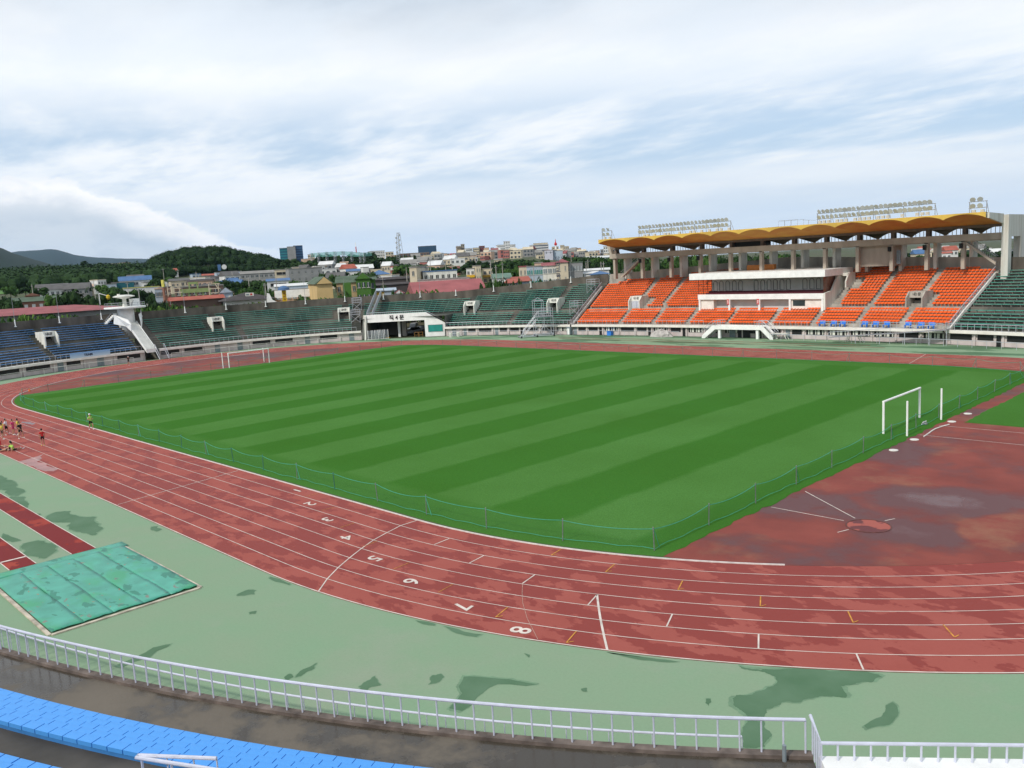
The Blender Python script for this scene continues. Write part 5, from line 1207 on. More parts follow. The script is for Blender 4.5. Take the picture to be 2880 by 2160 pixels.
person(gz(9, 1237), math.radians(-20), STAND, YELC, BLKC, 'person in long yellow shirt standing nearest the left edge of the photo', 1.66)
person(gz(9, 1226), math.radians(200), STAND, YELC, BLKC, 'person in yellow shirt bowed behind the yellow one at the left edge', 1.5)
person(gz(1, 1226), math.radians(100), STAND, MAROON, BLKC, 'person in maroon shirt cut by the left edge of the photo', 1.7)
person(gz(38, 1269), math.radians(20), SIT, LIME, BLKC, 'person in lime shirt sitting on the track with legs stretched right', 1.68, sock=WHC)
person(gz(27, 1268), math.radians(150), SIT, BLKC, BLKC, 'person in black sitting back on their hands beside the lime one', 1.68)
person(gz(2, 1258), math.radians(-60), SIT, RED, MAROON, 'person in red shirt sitting at the left edge of the photo', 1.68)
person(gz(1, 1270), math.radians(-30), SIT, NAVY, NAVY, 'person in navy sitting lowest at the left edge of the photo', 1.68)
person(gz(363, 1028.5), math.radians(-120), JOG, BLKC, BLKC, 'distant jogger in dark clothes and pale cap on the far left bend', 1.72, cap=WHC)
b = MB(); b.lathe((0, 0, 0), [(.16, 0), (.15, .03), (.03, .42), (.025, .45)], 12); tag(b.build('traffic_cone', mat('cone_orange', (.75, .16, .03), .6, .1), loc=gz(83, 1101)), 'small orange cone on the far left bend beside the kerb', 'cone')
# light shallow puddle films on the left of the track
# ============================================================ LAND OUTSIDE
def uof(x, y): return 1440+F_*math.tan(max(-1.2, min(1.2, math.atan2(x-CAM.x, y-CAM.y)-YAW)))
def sdist(x, y):
    best = 1e9
    for t in T[::30]:
        d = (x-t[0])*t[2]+(y-t[1])*t[3]; e = math.hypot(x-t[0], y-t[1])
        if e < best: best = e; sg = d
    return best if sg > 0 else -best
def tg(x, y, sd=None):
    r = math.hypot(x, y); u = uof(x, y); w = max(0, min(1, (u-300)/600)); A_ = 52+(30-52)*w; tau = 1000+(450-1000)*w
    if u > 1500: A_ *= max(.12, 1-.5*(u-1500)/300) if u < 1800 else max(.12, .5-.38*(u-1800)/1000)
    z = 1.8+A_*(1-math.exp(-max(0, min(r, 1500)-130)/tau))
    if sd is None: sd = 30 if r > 130 else sdist(x, y)
    if sd < 14: return -.06
    if sd < 22: return -.06+(z+.06)*(sd-14)/8
    return z
LAND = mat('rough_land', (.055, .085, .025), .95, .3, .03, col2=(.085, .075, .045), detail=10)
b = MB(); rows = []
for o in (-60, -25, 0, 13.9, 22, 32, 48, 70, 100, 150, 220, 320, 460, 650, 900, 1250, 1500, 2200, 3500, 6000, 11300):
    r_ = []
    for i in range(120): s = PER*i/120; p = W(s, o) if o > -61 else W(s, o); r_.append((p.x, p.y, tg(p.x, p.y, o if o < 23 else 30)))
    rows.append(r_)
b.grid(rows, close=True); b.v.append((0, 0, -.06)); k = len(b.v)-1
for i in range(120): b.f.append((k, i, (i+1) % 120)); b.m.append(0)
tag(fixn(b.build('terrain', LAND)), kind='structure')
# ---- mountains
def ridge(name, prof, D, depth, m, rough, seed):
    r_ = random.Random(seed); b = MB(); rows = []; pts = []
    us = [prof[0][0]+(prof[-1][0]-prof[0][0])*i/90 for i in range(91)]
    def pv(u):
        for (a, c), (e, f) in zip(prof, prof[1:]):
            if a <= u <= e: return c+(f-c)*(u-a)/(e-a)
        return prof[-1][1]
    for j in range(25):
        q = j/24; env = math.sin(PI*min(1, q*1.0))**.9; row_ = []
        for u in us:
            D_ = D+depth*(q-.5); top = atd(u, pv(u), D).z; p = atd(u, 700, D_); base = -20
            row_.append((p.x, p.y, base+(top-base)*env*(1+rough*(r_.random()-.5)*(1-abs(q-.5)*0))))
        rows.append(row_)
    b.grid(rows); o = fixn(b.build(name, m, smooth=True)); return tag(o, kind='structure')
MTN = mat('mountain_forest', (.012, .030, .018), .95, .2, .004, detail=10, col2=(.008, .020, .014)); MTN2 = mat('hazy_far_mountain', (.016, .042, .044), .95, .2, .002, detail=12, col2=(.011, .030, .034))  # far ridge: blue of distance haze mixed into the forest colour
ridge('dark_hill', [(-900, 640), (-300, 655), (-60, 685), (0, 698), (33, 713), (81, 728), (137, 744), (200, 760), (270, 780), (340, 800)], 3200, 1800, MTN, .015, 3)
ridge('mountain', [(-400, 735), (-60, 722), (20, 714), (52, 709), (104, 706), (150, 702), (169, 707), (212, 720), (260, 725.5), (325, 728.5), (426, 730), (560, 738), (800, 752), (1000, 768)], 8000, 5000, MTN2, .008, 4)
# ---- trees
LEAF = {}
def leafmat(name, c1, c2):
    m = bpy.data.materials.new(name); m.use_nodes = True; nt = m.node_tree; N = nt.nodes; L = nt.links; b = N['Principled BSDF']; b.inputs['Roughness'].default_value = .8; b.inputs['Specular IOR Level'].default_value = .15
    g = N.new('ShaderNodeNewGeometry'); n = N.new('ShaderNodeTexNoise'); n.inputs['Scale'].default_value = .22; n.inputs['Detail'].default_value = 5; L.new(g.outputs['Position'], n.inputs['Vector'])
    oi = N.new('ShaderNodeObjectInfo'); ad = N.new('ShaderNodeMath'); ad.operation = 'MULTIPLY_ADD'; L.new(oi.outputs['Random'], ad.inputs[0]); ad.inputs[1].default_value = .35; L.new(n.outputs[0], ad.inputs[2])
    r = N.new('ShaderNodeMapRange'); r.inputs[1].default_value = .45; r.inputs[2].default_value = .9; L.new(ad.outputs[0], r.inputs[0])
    x = N.new('ShaderNodeMix'); x.data_type = 'RGBA'; L.new(r.outputs[0], x.inputs[0]); x.inputs[6].default_value = (*c1, 1); x.inputs[7].default_value = (*c2, 1); L.new(x.outputs[2], b.inputs['Base Color']); return m
LD = leafmat('dark_foliage', (.011, .029, .009), (.032, .068, .018)); LM = leafmat('mid_foliage', (.022, .058, .013), (.058, .120, .024)); LB = leafmat('bright_foliage', (.060, .130, .020), (.130, .210, .040))
BARK = mat('bark', (.09, .07, .05), .95, .3, 3)
def crownmb(r_, kind, n=230):
    b = MB(); cl = []
    if kind == 'pine': cl = [((r_.uniform(-.25, .25)*(1-q), r_.uniform(-.25, .25)*(1-q), .25+.72*q), .34*(1-q*.75)) for q in [i/8 for i in range(9)]]
    elif kind == 'bush': cl = [((r_.uniform(-.6, .6), r_.uniform(-.5, .5), r_.uniform(.25, .6)), r_.uniform(.28, .42)) for i in range(9)]
    else: cl = [((r_.uniform(-.32, .32), r_.uniform(-.32, .32), r_.uniform(.42, .82)), r_.uniform(.16, .28)) for i in range(11)]
    tot = sum(c[1]**2 for c in cl)
    for c, r in cl:
        # rough inner lump
        k = len(b.v); m = 5
        for i in range(m+1):
            th = PI*i/m
            for j in range(7): ph = 2*PI*j/7; rr = r*.78*r_.uniform(.7, 1.12); b.v.append((c[0]+rr*math.sin(th)*math.cos(ph), c[1]+rr*math.sin(th)*math.sin(ph), c[2]+rr*math.cos(th)*.85))
        for i in range(m):
            for j in range(7): b.f.append((k+i*7+j, k+i*7+(j+1) % 7, k+(i+1)*7+(j+1) % 7, k+(i+1)*7+j)); b.m.append(0)
        for q in range(int(n*r*r/tot)):
            d = Vector((r_.gauss(0, 1), r_.gauss(0, 1), r_.gauss(.15, 1))).normalized(); p = Vector(c)+Vector((d.x, d.y, d.z*.85))*r*r_.uniform(.75, 1.15); s = r_.uniform(.035, .075)*(1.4 if kind == 'bush' else 1)
            e = d.cross(Vector((r_.random(), r_.random(), r_.random()))).normalized(); g = (d+Vector((r_.uniform(-.6, .6),)*3)).cross(e).normalized()
            b.quad(p-e*s-g*s*.6, p+e*s-g*s*.6, p+e*s*.8+g*s, p-e*s*.8+g*s)
    return b
TR = {}
for kind, nv in (('broad', 4), ('pine', 3), ('bush', 3)):
    for i in range(nv):
        r_ = random.Random(hash(kind) % 97*0+i*7+len(kind)); cb = crownmb(r_, kind, 260 if kind != 'bush' else 320); cr_ = cb.build('crown', LD); tb_ = MB()
        if kind != 'bush':
            tb_.tube([(0, 0, -.05), (.01, 0, .5), (.0, .02, .75)], .028, 6, r2=.012)
            for q in range(4): a = q*1.6+i; tb_.tube([(.0, 0, .38+.05*q), (.2*math.cos(a), .2*math.sin(a), .6+.04*q)], .012, 4, r2=.005)
        else: tb_.tube([(0, 0, -.05), (0, 0, .35)], .05, 5)
        tk = tb_.build('trunk', BARK); TR[(kind, i)] = (cr_.data, tk.data); bpy.data.objects.remove(cr_); bpy.data.objects.remove(tk)
MC = {}
def crown_me(me, m):
    key = (me.name, m.name)
    if key not in MC: q = me.copy(); q.materials.clear(); q.materials.append(m); MC[key] = q
    return MC[key]
def tree(u, vt, D, wpx, kind='broad', m=None, label='tree', group=None, nm='tree'):
    p = atd(u, vt, D); z0 = tg(p.x, p.y); h = max(1.5, p.z-z0); w = wpx*D/F_
    nv = {'broad': 4, 'pine': 3, 'bush': 3}[kind]; cm, tm = TR[(kind, rnd.randrange(nv))]
    wid = {'broad': 1.0, 'pine': .62, 'bush': 1.7}[kind]
    t = empty(nm, (p.x, p.y, z0), rnd.uniform(0, 6.28), label, 'tree' if nm != 'shrub' else 'shrub', group); s = w/wid; t.scale = (s, s, h/1.02 if kind != 'bush' else h/.95)
    c = bpy.data.objects.new('crown', crown_me(cm, m or LD)); C.objects.link(c); c.parent = t
    k = bpy.data.objects.new('trunk', tm); C.objects.link(k); k.parent = t
    return t
def belt(u0, u1, v0, v1, D0, D1, n, w, kinds, ms_, label, group, nm='tree', jit=4):
    if D0 > 320: n = int(n*.58); w *= 1.3
    for i in range(n):
        f = (i+.5)/n+rnd.uniform(-.3, .3)/n; D = rnd.uniform(D0, D1)
        tree(u0+(u1-u0)*f, v0+(v1-v0)*f+rnd.uniform(-jit, jit), D, w*rnd.uniform(.75, 1.25), rnd.choice(kinds), rnd.choice(ms_), label, group, nm)
# shrubs directly behind the back wall
belt(0, 270, 884, 878, 212, 222, 14, 46, ['bush'], [LM, LB], 'green shrub behind the blue stand wall below the red hall', 'shrubs behind the blue stand wall', 'shrub', 3)
belt(232, 345, 848, 842, 235, 250, 7, 42, ['bush'], [LM, LD], 'green shrub on the bank left of the white tower', 'shrubs on the bank left of the tower', 'shrub', 4)
belt(400, 500, 838, 846, 225, 250, 8, 42, ['bush'], [LM, LD], 'green shrub on the bank right of the white tower', 'shrubs on the bank right of the tower', 'shrub', 4)
belt(415, 770, 858, 848, 208, 216, 20, 44, ['bush'], [LM, LB], 'shrub growing behind the stand wall between tower and yellow sign', 'shrubs behind the wall right of the tower', 'shrub', 3)
belt(818, 935, 828, 836, 200, 210, 7, 44, ['bush'], [LB, LM], 'bright green shrub in front of the cream gabled building', 'shrubs before the cream building', 'shrub', 3)
belt(1098, 1275, 812, 814, 203, 208, 9, 40, ['bush'], [LM, LB], 'shrub between the stand wall and the red roofed hall', 'shrubs before the red roofed hall', 'shrub', 3)
belt(1340, 1440, 778, 780, 204, 212, 6, 34, ['bush', 'broad'], [LD, LM], 'dark shrub right of the red roofed hall', 'shrubs right of the red hall', 'shrub', 4)
belt(1450, 1560, 772, 775, 208, 220, 4, 22, ['bush'], [LM], 'small shrub before the cream and glass school building', 'shrubs before the glass fronted building', 'shrub', 2)
tree(962, 820, 204, 40, 'broad', LM, 'round green tree before the green and cream building corner'); tree(205, 811, 262, 70, 'broad', LD, 'largest dark broad tree before the white barn'); tree(165, 818, 262, 52, 'broad', LD, 'dark tree at the left of the broad clump by the white barn'); tree(250, 815, 262, 60, 'broad', LD, 'dark tree at the right of the broad clump by the white barn'); tree(300, 818, 270, 46, 'broad', LD, 'dark tree below the white and teal sheds')
tree(145, 826, 262, 46, 'broad', LM, 'lighter tree overlapping the foot of the white barn')
belt(0, 45, 832, 836, 270, 300, 3, 50, ['broad'], [LD], 'dark tree at the left edge beside the brick school', 'dark trees left of the brick school')
belt(40, 180, 838, 826, 330, 420, 9, 34, ['broad', 'bush'], [LM, LD], 'tree between the brick school and the fields', 'trees behind the brick school')
belt(300, 440, 812, 815, 300, 340, 10, 36, ['broad'], [LD, LM], 'tree between the teal shed and the white tower top', 'trees behind the white tower')
belt(600, 770, 786, 790, 330, 380, 16, 34, ['broad'], [LM, LD], 'tree in the gardens below the long grey houses', 'garden trees below the grey houses')
belt(620, 780, 810, 805, 260, 300, 9, 30, ['broad', 'bush'], [LM], 'tree behind the dark hipped roof', 'trees behind the dark hipped roof')
belt(420, 520, 778, 780, 420, 500, 10, 32, ['broad'], [LM, LD], 'tree above the brick buildings left of the green portico', 'trees above the brick buildings')
belt(815, 925, 790, 786, 300, 330, 7, 26, ['broad'], [LM], 'tree at the foot of the grey concrete block', 'trees below the grey block')
belt(905, 1045, 768, 764, 330, 400, 12, 30, ['broad'], [LM, LD], 'tree behind the roof of the green and cream building', 'trees behind the green and cream building')
belt(1040, 1100, 790, 795, 260, 300, 5, 26, ['broad'], [LD], 'tree beside the dark sheds', 'trees by the dark sheds')
# pines and belts further away
belt(775, 900, 728, 734, 560, 640, 20, 30, ['pine', 'broad'], [LD], 'dark pine below the teal glass tower', 'pines below the glass tower')
belt(780, 905, 750, 752, 480, 520, 12, 28, ['broad'], [LD], 'dark tree in the lower belt below the glass tower', 'lower dark trees below the glass tower')
belt(892, 1052, 716, 714, 640, 700, 26, 26, ['pine', 'broad'], [LD], 'tall dark tree behind the driving range net poles', 'trees behind the net poles')
belt(892, 1052, 738, 732, 560, 600, 18, 26, ['broad'], [LD], 'tree at the foot of the driving range net poles', 'trees at the foot of the net poles')
belt(1035, 1115, 727, 722, 470, 520, 12, 30, ['broad', 'pine'], [LD], 'dark tree left of the telecom mast', 'trees left of the telecom mast')
belt(1112, 1300, 715, 737, 480, 560, 22, 22, ['pine', 'broad'], [LD, LD, LM], 'dark tree in the belt below the skyline, right of the telecom mast', 'dark tree belt right of the mast')
belt(1115, 1330, 742, 748, 380, 440, 26, 28, ['broad'], [LD, LM], 'tree in the lower green belt behind the white villa', 'lower tree belt behind the villa')
belt(1300, 1420, 738, 737, 420, 500, 16, 26, ['pine', 'broad'], [LD], 'dark tree between the yellow building and the skyline', 'trees behind the yellow building')
belt(1400, 1540, 731, 731, 380, 460, 24, 30, ['broad'], [LD, LM], 'green tree in the thick belt above the glass fronted building', 'tree belt above the glass fronted building')
belt(1395, 1470, 752, 748, 300, 340, 9, 30, ['broad'], [LD, LM], 'tree behind the green roofed house', 'trees behind the green roofed house')
belt(1585, 1735, 722, 716, 360, 460, 24, 28, ['broad'], [LD, LM], 'tree in the belt left of the main stand end', 'tree belt left of the main stand')
belt(1590, 1735, 742, 738, 300, 340, 14, 26, ['broad'], [LD], 'lower tree in the belt left of the main stand end', 'lower tree belt left of the main stand')
belt(1735, 2230, 722, 712, 230, 330, 46, 40, ['broad'], [LD, LM], 'tree seen between the columns behind the main stand', 'trees behind the main stand')
belt(2530, 2900, 712, 700, 420, 560, 26, 34, ['broad', 'pine'], [LD], 'dark tree on the rise beyond the right end of the main stand', 'trees beyond the right end of the stand')
tree(2776, 696, 300, 40, 'pine', LD, 'taller dark pine seen under the right gallery stair')
# big wood masses
def woodmass(name, pts, m, nl=26, size=1.0):
    b = MB(); r_ = random.Random(5)
    for (x, y, z, r) in pts:
        k = len(b.v); M_ = 4
        for i in range(M_+1):
            th = PI*i/M_
            for j in range(6): ph = 2*PI*j/6+i; rr = r*r_.uniform(.72, 1.05); b.v.append((x+rr*math.sin(th)*math.cos(ph), y+rr*math.sin(th)*math.sin(ph), z+rr*math.cos(th)*.9))
        for i in range(M_):
            for j in range(6): b.f.append((k+i*6+j, k+i*6+(j+1) % 6, k+(i+1)*6+(j+1) % 6, k+(i+1)*6+j)); b.m.append(0)
        for q in range(nl):
            d = Vector((r_.gauss(0, 1), r_.gauss(0, 1), r_.gauss(.4, 1))).normalized(); p = Vector((x, y, z))+d*r*r_.uniform(.8, 1.2); s = r*r_.uniform(.07, .15); e = d.cross(Vector((r_.random(), r_.random(), r_.random()))).normalized(); g = (d+Vector((r_.uniform(-.6, .6),)*3)).cross(e).normalized()
            b.quad(p-e*s-g*s*.6, p+e*s-g*s*.6, p+e*s*.8+g*s, p-e*s*.8+g*s)
    o = b.build(name, m); return tag(o, kind='stuff')
# wooded hill
prof = [(400, 762), (430, 728), (460, 719), (500, 706), (539, 700), (580, 699), (619, 698), (668, 708), (699, 719), (738, 721), (762, 731), (778, 748), (800, 765)]
def pv(u):
    for (a, c), (e, f) in zip(prof, prof[1:]):
        if a <= u <= e: return c+(f-c)*(u-a)/(e-a)
    return 770
hb_ = MB(); rows = []; pts = []
for j in range(13):
    q = j/12; row_ = []
    for i in range(60):
        u = 396+408*i/59; D = 640+260*q; top = atd(u, pv(u)+4, 770).z-3.5; p = atd(u, 700, D); g0 = tg(p.x, p.y)-2; z = g0+(max(top, g0)-g0)*math.sin(PI*q)**.8; row_.append((p.x, p.y, z))
    rows.append(row_)
hb_.grid(rows); tag(fixn(hb_.build('wooded_hill', LAND, smooth=True)), kind='structure')
for _ in range(1500):
    i = rnd.uniform(0, 58.9); j = rnd.uniform(0, 9.5); a, c = int(i), int(j); p = Vector(rows[c][a]).lerp(Vector(rows[c+1][a+1]), .5); pts.append((p.x+rnd.uniform(-3, 3), p.y+rnd.uniform(-3, 3), p.z+2.5+rnd.uniform(-.6, 1.4), rnd.uniform(2.2, 3.9)))
o = woodmass('hill_woodland', pts, LD, 34); tag(o, 'dense dark wood covering the rounded hill left of centre', 'wood')
# woodland on the left: from near fields up to the foot of the mountain
pts = []
def fieldgap(u, D): return (490 < D < 560 and u < 95) 
for _ in range(1900):
    D = 540+1300*rnd.random()**1.3; u = rnd.uniform(-120, 480)
    if fieldgap(u, D): continue
    p = atd(u, 760, D); z = tg(p.x, p.y); r = rnd.uniform(2.5, 4.6)*(1+D/1600); pts.append((p.x, p.y, z+r*.7, r))
for _ in range(500):
    D = rnd.uniform(600, 900); u = rnd.uniform(760, 1180); p = atd(u, 760, D); z = tg(p.x, p.y); r = rnd.uniform(2.2, 3.6); pts.append((p.x, p.y, z+r*.4, r))
for _ in range(700):
    D = rnd.uniform(300, 1500); u = rnd.uniform(2880, 6000); p = atd(u, 700, D); r = rnd.uniform(2.5, 4.2)*(1+D/1200); pts.append((p.x, p.y, tg(p.x, p.y)+r*.6, r))
o = woodmass('far_woodland', pts, LD, 30); tag(o, 'dark woodland spreading below the mountain at left and under the town', 'wood')
belt(0, 430, 760, 745, 900, 1100, 26, 26, ['pine', 'broad'], [LD], 'dark tree standing out of the woodland below the mountain', 'trees of the left woodland')
tree(238, 734, 800, 44, 'pine', LD, 'tallest dark pine clump below the far blue mountain'); tree(300, 741, 820, 40, 'broad', LD, 'dark round tree left of the pale hillside flats')
belt(10, 330, 806, 800, 400, 470, 16, 30, ['broad'], [LM, LD], 'lighter green tree in the orchards behind the barn', 'orchard trees behind the barn')
b = MB(); P = [atd(u, 760, D) for u, D in ((-30, 500), (92, 500), (92, 555), (-30, 555))]; b.quad(*[(p.x, p.y, tg(p.x, p.y)+.3) for p in P]); tag(b.build('green_field', mat('field_green', (.10, .22, .05), .95, .15, .1)), kind='structure')
# ============================================================ BUILDINGS
WM = lambda n, c: mat('wall_'+n, c, .85, .08, .25)
CRM, WHT, GRY, BRK, PNK, BLU, YEL, GRN, PCH, TEA, DBL, BRN, MRN = (WM(n, c) for n, c in (('cream', (.60, .52, .38)), ('white', (.66, .66, .64)), ('grey', (.27, .27, .265)), ('brick', (.27, .13, .09)), ('pink_brick', (.40, .15, .13)), ('pale_blue', (.40, .47, .54)), ('sand', (.62, .44, .20)), ('green', (.07, .17, .03)), ('peach', (.58, .40, .29)), ('teal', (.02, .12, .15)), ('navy_glass', (.03, .07, .13)), ('brown', (.15, .10, .08)), ('maroon', (.17, .05, .05))))
RRED = mat('roof_red', (.30, .085, .088), .7, .12, .4); RORG = mat('roof_orange', (.38, .10, .065), .7, .12, .4); RGRY = mat('roof_grey', (.12, .115, .11), .8, .12, .4); RGRN = mat('roof_green', (.09, .13, .085), .8, .12, .4); RBLU = mat('roof_blue', (.07, .15, .30), .6, .1, .4); RDRK = mat('roof_dark', (.06, .05, .048), .8, .12, .4); FLAT = mat('roof_flat', (.25, .24, .22), .9, .1, .3)
def bld(name, label, cat, u0, u1, vt, D, wall, depth=9, rot=0, roof='flat', rm=None, vr=None, rows=0, cols=0, wm=None, side=None, strip=False, over=.4, wfrac=.5, group=None, balcony=None):
    uc = (u0+u1)/2; p = atd(uc, vt, D); g0 = tg(p.x, p.y)-1.0; Wt = (u1-u0)*D/F_/math.cos(math.atan((uc-1440)/F_))*1.0
    cr_, sr_ = math.cos(rot), abs(math.sin(rot)); w = max(2, (Wt-depth*sr_)/max(cr_, .3)); h = p.z-g0
    face = math.atan2(CAM.y-p.y, CAM.x-p.x)+PI/2+rot     # local -y looks at the camera
    t = empty(name, (p.x, p.y, g0), face, label, cat, group); dd = 0
    b = MB(); b.box((0, depth/2, h/2), (w, depth, h)); b.build('wall', wall, t)
    hw, hd = w/2+over, depth/2+over; rm = rm or FLAT
    rise = 0 if vr is None else max(.5, (vt-vr)*D/F_)
    b = MB()
    if roof == 'flat': b.box((0, depth/2, h+.15), (w+.3, depth+.3, .3))
    elif roof == 'gable':   # ridge along x
        b.extr([(-hw, -over, h-.1), (-hw, depth+over, h-.1), (-hw, depth/2, h+rise)], (2*hw, 0, 0))
    elif roof == 'gablef':  # gable end faces the viewer
        b.extr([(-hw, -over, h-.1), (hw, -over, h-.1), (0, -over, h+rise)], (0, depth+2*over, 0))
    elif roof == 'hip':
        k = min(hw, hd)*.95; q = [(-hw, -over, h), (hw, -over, h), (hw, depth+over, h), (-hw, depth+over, h)]; a, c = (-(hw-k), depth/2, h+rise), (hw-k, depth/2, h+rise)
        b.quad(q[0], q[1], c, a); b.quad(q[2], q[3], a, c); b.quad(q[1], q[2], c); b.quad(q[3], q[0], a); b.quad(*q[::-1])
    elif roof == 'arch':
        pr = [(0-over+(depth+2*over)*i/10, h-.1+rise*math.sin(PI*i/10)) for i in range(11)]; b.extr([(-hw, y, z) for y, z in pr], (2*hw, 0, 0))
    rf = fixn(b.build('roof', rm, t))
    if roof == 'gablef': g = MB(); g.extr([(-hw+over, -.02, h-.1), (hw-over, -.02, h-.1), (0, -.02, h+rise*.93)], (0, -over-.04+.02, 0)); fixn(g.build('gable_wall', wall, t))
    sh = h/max(rows, 1); wm = wm or GLASS; fc = h if rows == 0 else min(h, rows*3.1)
    wn = None
    if rows and D < 520 and not strip:
        pr_ = None
        for r in range(rows):
            for c in range(cols):
                z = h-1.6-r*3.0
                if z < 1: continue
                ww, hh = w/cols*wfrac, 1.25
                if pr_ is None:
                    q = MB(); q.box((0, 0, 0), (ww, .12, hh)); pr_ = q.build('window', wm, t); fr = MB(); fr.box((0, -.05, 0), (.09, .1, hh)); fr.box((0, -.04, -hh/2-.05), (ww+.2, .2, .1)); fr.build('window_frame', WHITE2, pr_); o = pr_
                else: o = dup(pr_, t)
                o.location = (-w/2+w*(c+.5)/cols, -.03, z)
        if side:
            for r in range(rows):
                for c in range(side):
                    z = h-1.6-r*3.0
                    if z < 1: continue
                    for sx_ in (-1, 1): o = dup(pr_, t, rz=PI/2*sx_); o.location = (sx_*(w/2+.03), depth*(c+.5)/side, z)
    elif rows:
        for r in range(rows):
            z = h-h/rows*(r+.45) if strip else h-1.7-3.1*r
            if z < .5: continue
            if strip: q = MB(); q.box((0, 0, z), (w*.94, .15, h/rows*.42)); q.box((0, depth/2, z), (w+.12, depth*.9, h/rows*.42)); q.build('window_band', wm, t)
            else:
                q = MB(); n = max(2, cols)
                for c in range(n): q.box((-w/2+w*(c+.5)/n, 0, z), (w/n*wfrac, .15, 1.5))
                q.box((0, .02, z), (w*.96, .1, .2)); q.build('window_band', wm, t)
    if balcony:
        for r in range(rows): q = MB(); q.box((0, -.6, h-2.9-3.0*r), (w*.98, 1.2, .9)); q.build('balcony', balcony, t)
    return t
H_ = 'house'; B_ = 'building'
bld('hall', 'large low hall with pinkish red metal hip roof at the left edge', 'hall', -175, 262, 887, 222, GRY, 24, 0, 'hip', RRED, 872, over=1.2)
bld('school', 'long brick school wing with green roof edge behind the red hall', 'school', 44, 164, 846, 300, BRK, 10, .12, 'gable', RGRN, 836, 1, 8, WHT, wfrac=.45); bld('roof_hut', 'small brick hut standing over the brick school wing', 'hut', 78, 104, 831, 306, BRK, 3, 0, 'gablef', BRK, 825)
bld('barn', 'white barn with long grey curved roof among trees', 'barn', 120, 188, 814, 420, WHT, 18, .1, 'arch', RGRY, 799, 1, 6, GLASS); bld('barn', 'grey arched end hall joined to the white barn', 'barn', 186, 243, 812, 418, GRY, 14, -.1, 'arch', RGRY, 797, 1, 4)
bld('shed', 'small cream roofed shed right of the arched barn', 'shed', 230, 257, 806, 430, CRM, 8, 0, 'gable', PCH, 800)
bld('shed', 'bright white box shed left of the teal shed', 'shed', 266, 294, 801, 445, WHT, 10, .15, 'flat', WHT, rows=1, cols=2, wfrac=.2); bld('shed', 'blue grey shed between the white and the teal ones', 'shed', 293, 322, 800, 450, BLU, 9, 0, rows=1, cols=2); bld('shed', 'dark teal clad shed', 'shed', 321, 368, 795, 452, TEA, 12, 0); bld('shed', 'white block with blue lower wall above the teal shed', 'shed', 354, 392, 788, 470, WHT, 10, 0, rows=1, cols=3)
bld('shed', 'long low cream roofed greenhouse on the left slope', 'greenhouse', 336, 442, 783, 600, CRM, 14, 0, 'gable', CRM, 779, over=.6)
t = bld('canopy', 'long yellow canopy roof on posts left of the brick buildings', 'canopy', 358, 436, 809, 330, WHT, 5, 0, 'flat', mat('canopy_yellow', (.50, .47, .14), .7, .1, 1))
for k, (a, c, v, hc) in enumerate(((310, 330, 741, CRM), (328, 342, 748, WHT), (341, 366, 738, PCH), (318, 352, 752, WHT), (366, 380, 746, WHT), (408, 426, 740, PCH), (348, 362, 744, GRY))): bld('flats', f'pale block of flats on the far left slope, {ORD[k]} of the cluster', 'flats', a, c, v, 1500, hc, 14, .2*(k % 3-1), rows=3, cols=5, group='far flats on the left slope')
bld(H_, 'glass fronted grey block at the left end of the brick row', B_, 438, 462, 813, 280, BLU, 8, 0, 'flat', PCH, rows=2, cols=4, wfrac=.7); bld(H_, 'brick corner building with rounded top windows', B_, 460, 479, 808, 278, BRK, 9, .2, rows=2, cols=2, wfrac=.3)
bld(H_, 'brown brick row building behind the green portico', B_, 503, 618, 806, 262, BRN, 11, .05, rows=2, cols=9, wfrac=.5)
t = empty('portico', tuple(atd(550, 812, 252))[:2]+(0,), 0, 'green columned portico in front of the brown brick building', 'portico'); p = atd(550, 812, 252); t.location = (p.x, p.y, 0); t.rotation_euler.z = math.atan2(CAM.y-p.y, CAM.x-p.x)+PI/2; PG = mat('portico_green', (.26, .33, .13), .8, .08, 1); wz = 70*252/F_/.93
b = MB(); b.box((0, 0, p.z-.5), (wz, 1.2, 1.1)); b.build('entablature', PG, t)
for i in range(5): b = MB(); b.box((-wz/2+.3+(wz-.6)*i/4, 0, (p.z-1)/2), (.45, .6, p.z-1)); b.build('column', PG, t)
b = MB(); b.box((-.5, 2, p.z+1.6), (2.6, .8, .6)); b.box((-1.6, 2, p.z+.4), (.4, .5, 2)); b.box((.6, 2, p.z+.4), (.4, .5, 2)); b.build('upper_frame', PG, t)
t = bld('canopy', 'orange red tiled canopy roof before the green portico', 'canopy', 498, 614, 841, 236, BRN, 5, .12, 'gable', RORG, 833, over=1)
for k, (a, c, lab) in enumerate(((472, 506, 'cream open steel frame left of the green portico'), (588, 616, 'cream open steel frame right of the green portico'))):
    p = atd((a+c)/2, 797, 246); q = atd((a+c)/2, 833, 246); t = empty('sign_gantry', (p.x, p.y, q.z), math.atan2(CAM.y-p.y, CAM.x-p.x)+PI/2, lab, 'frame'); w = (c-a)*246/F_; h = p.z-q.z; b = MB()
    for x in (-w/2, w*.35): b.box((x, 0, h/2), (.22, .22, h))
    for z in (h, h*.62, h*.3): b.box((0, 0, z-.1), (w, .2, .2))
    b.tube([(w*.1, 0, h*.95), (w*.35, 0, h*.5)], .12, 5); b.build('frame', CRM, t)
b = MB(); b.box((0, 0, 0), (1.6, .3, 2.0)); p = atd(458, 797, 262); tag(b.build('advert_board', mat('advert_yellow', (.65, .60, .12), .6, .2, 1), loc=tuple(p)), 'small yellow advert board above the brick corner building', 'sign')
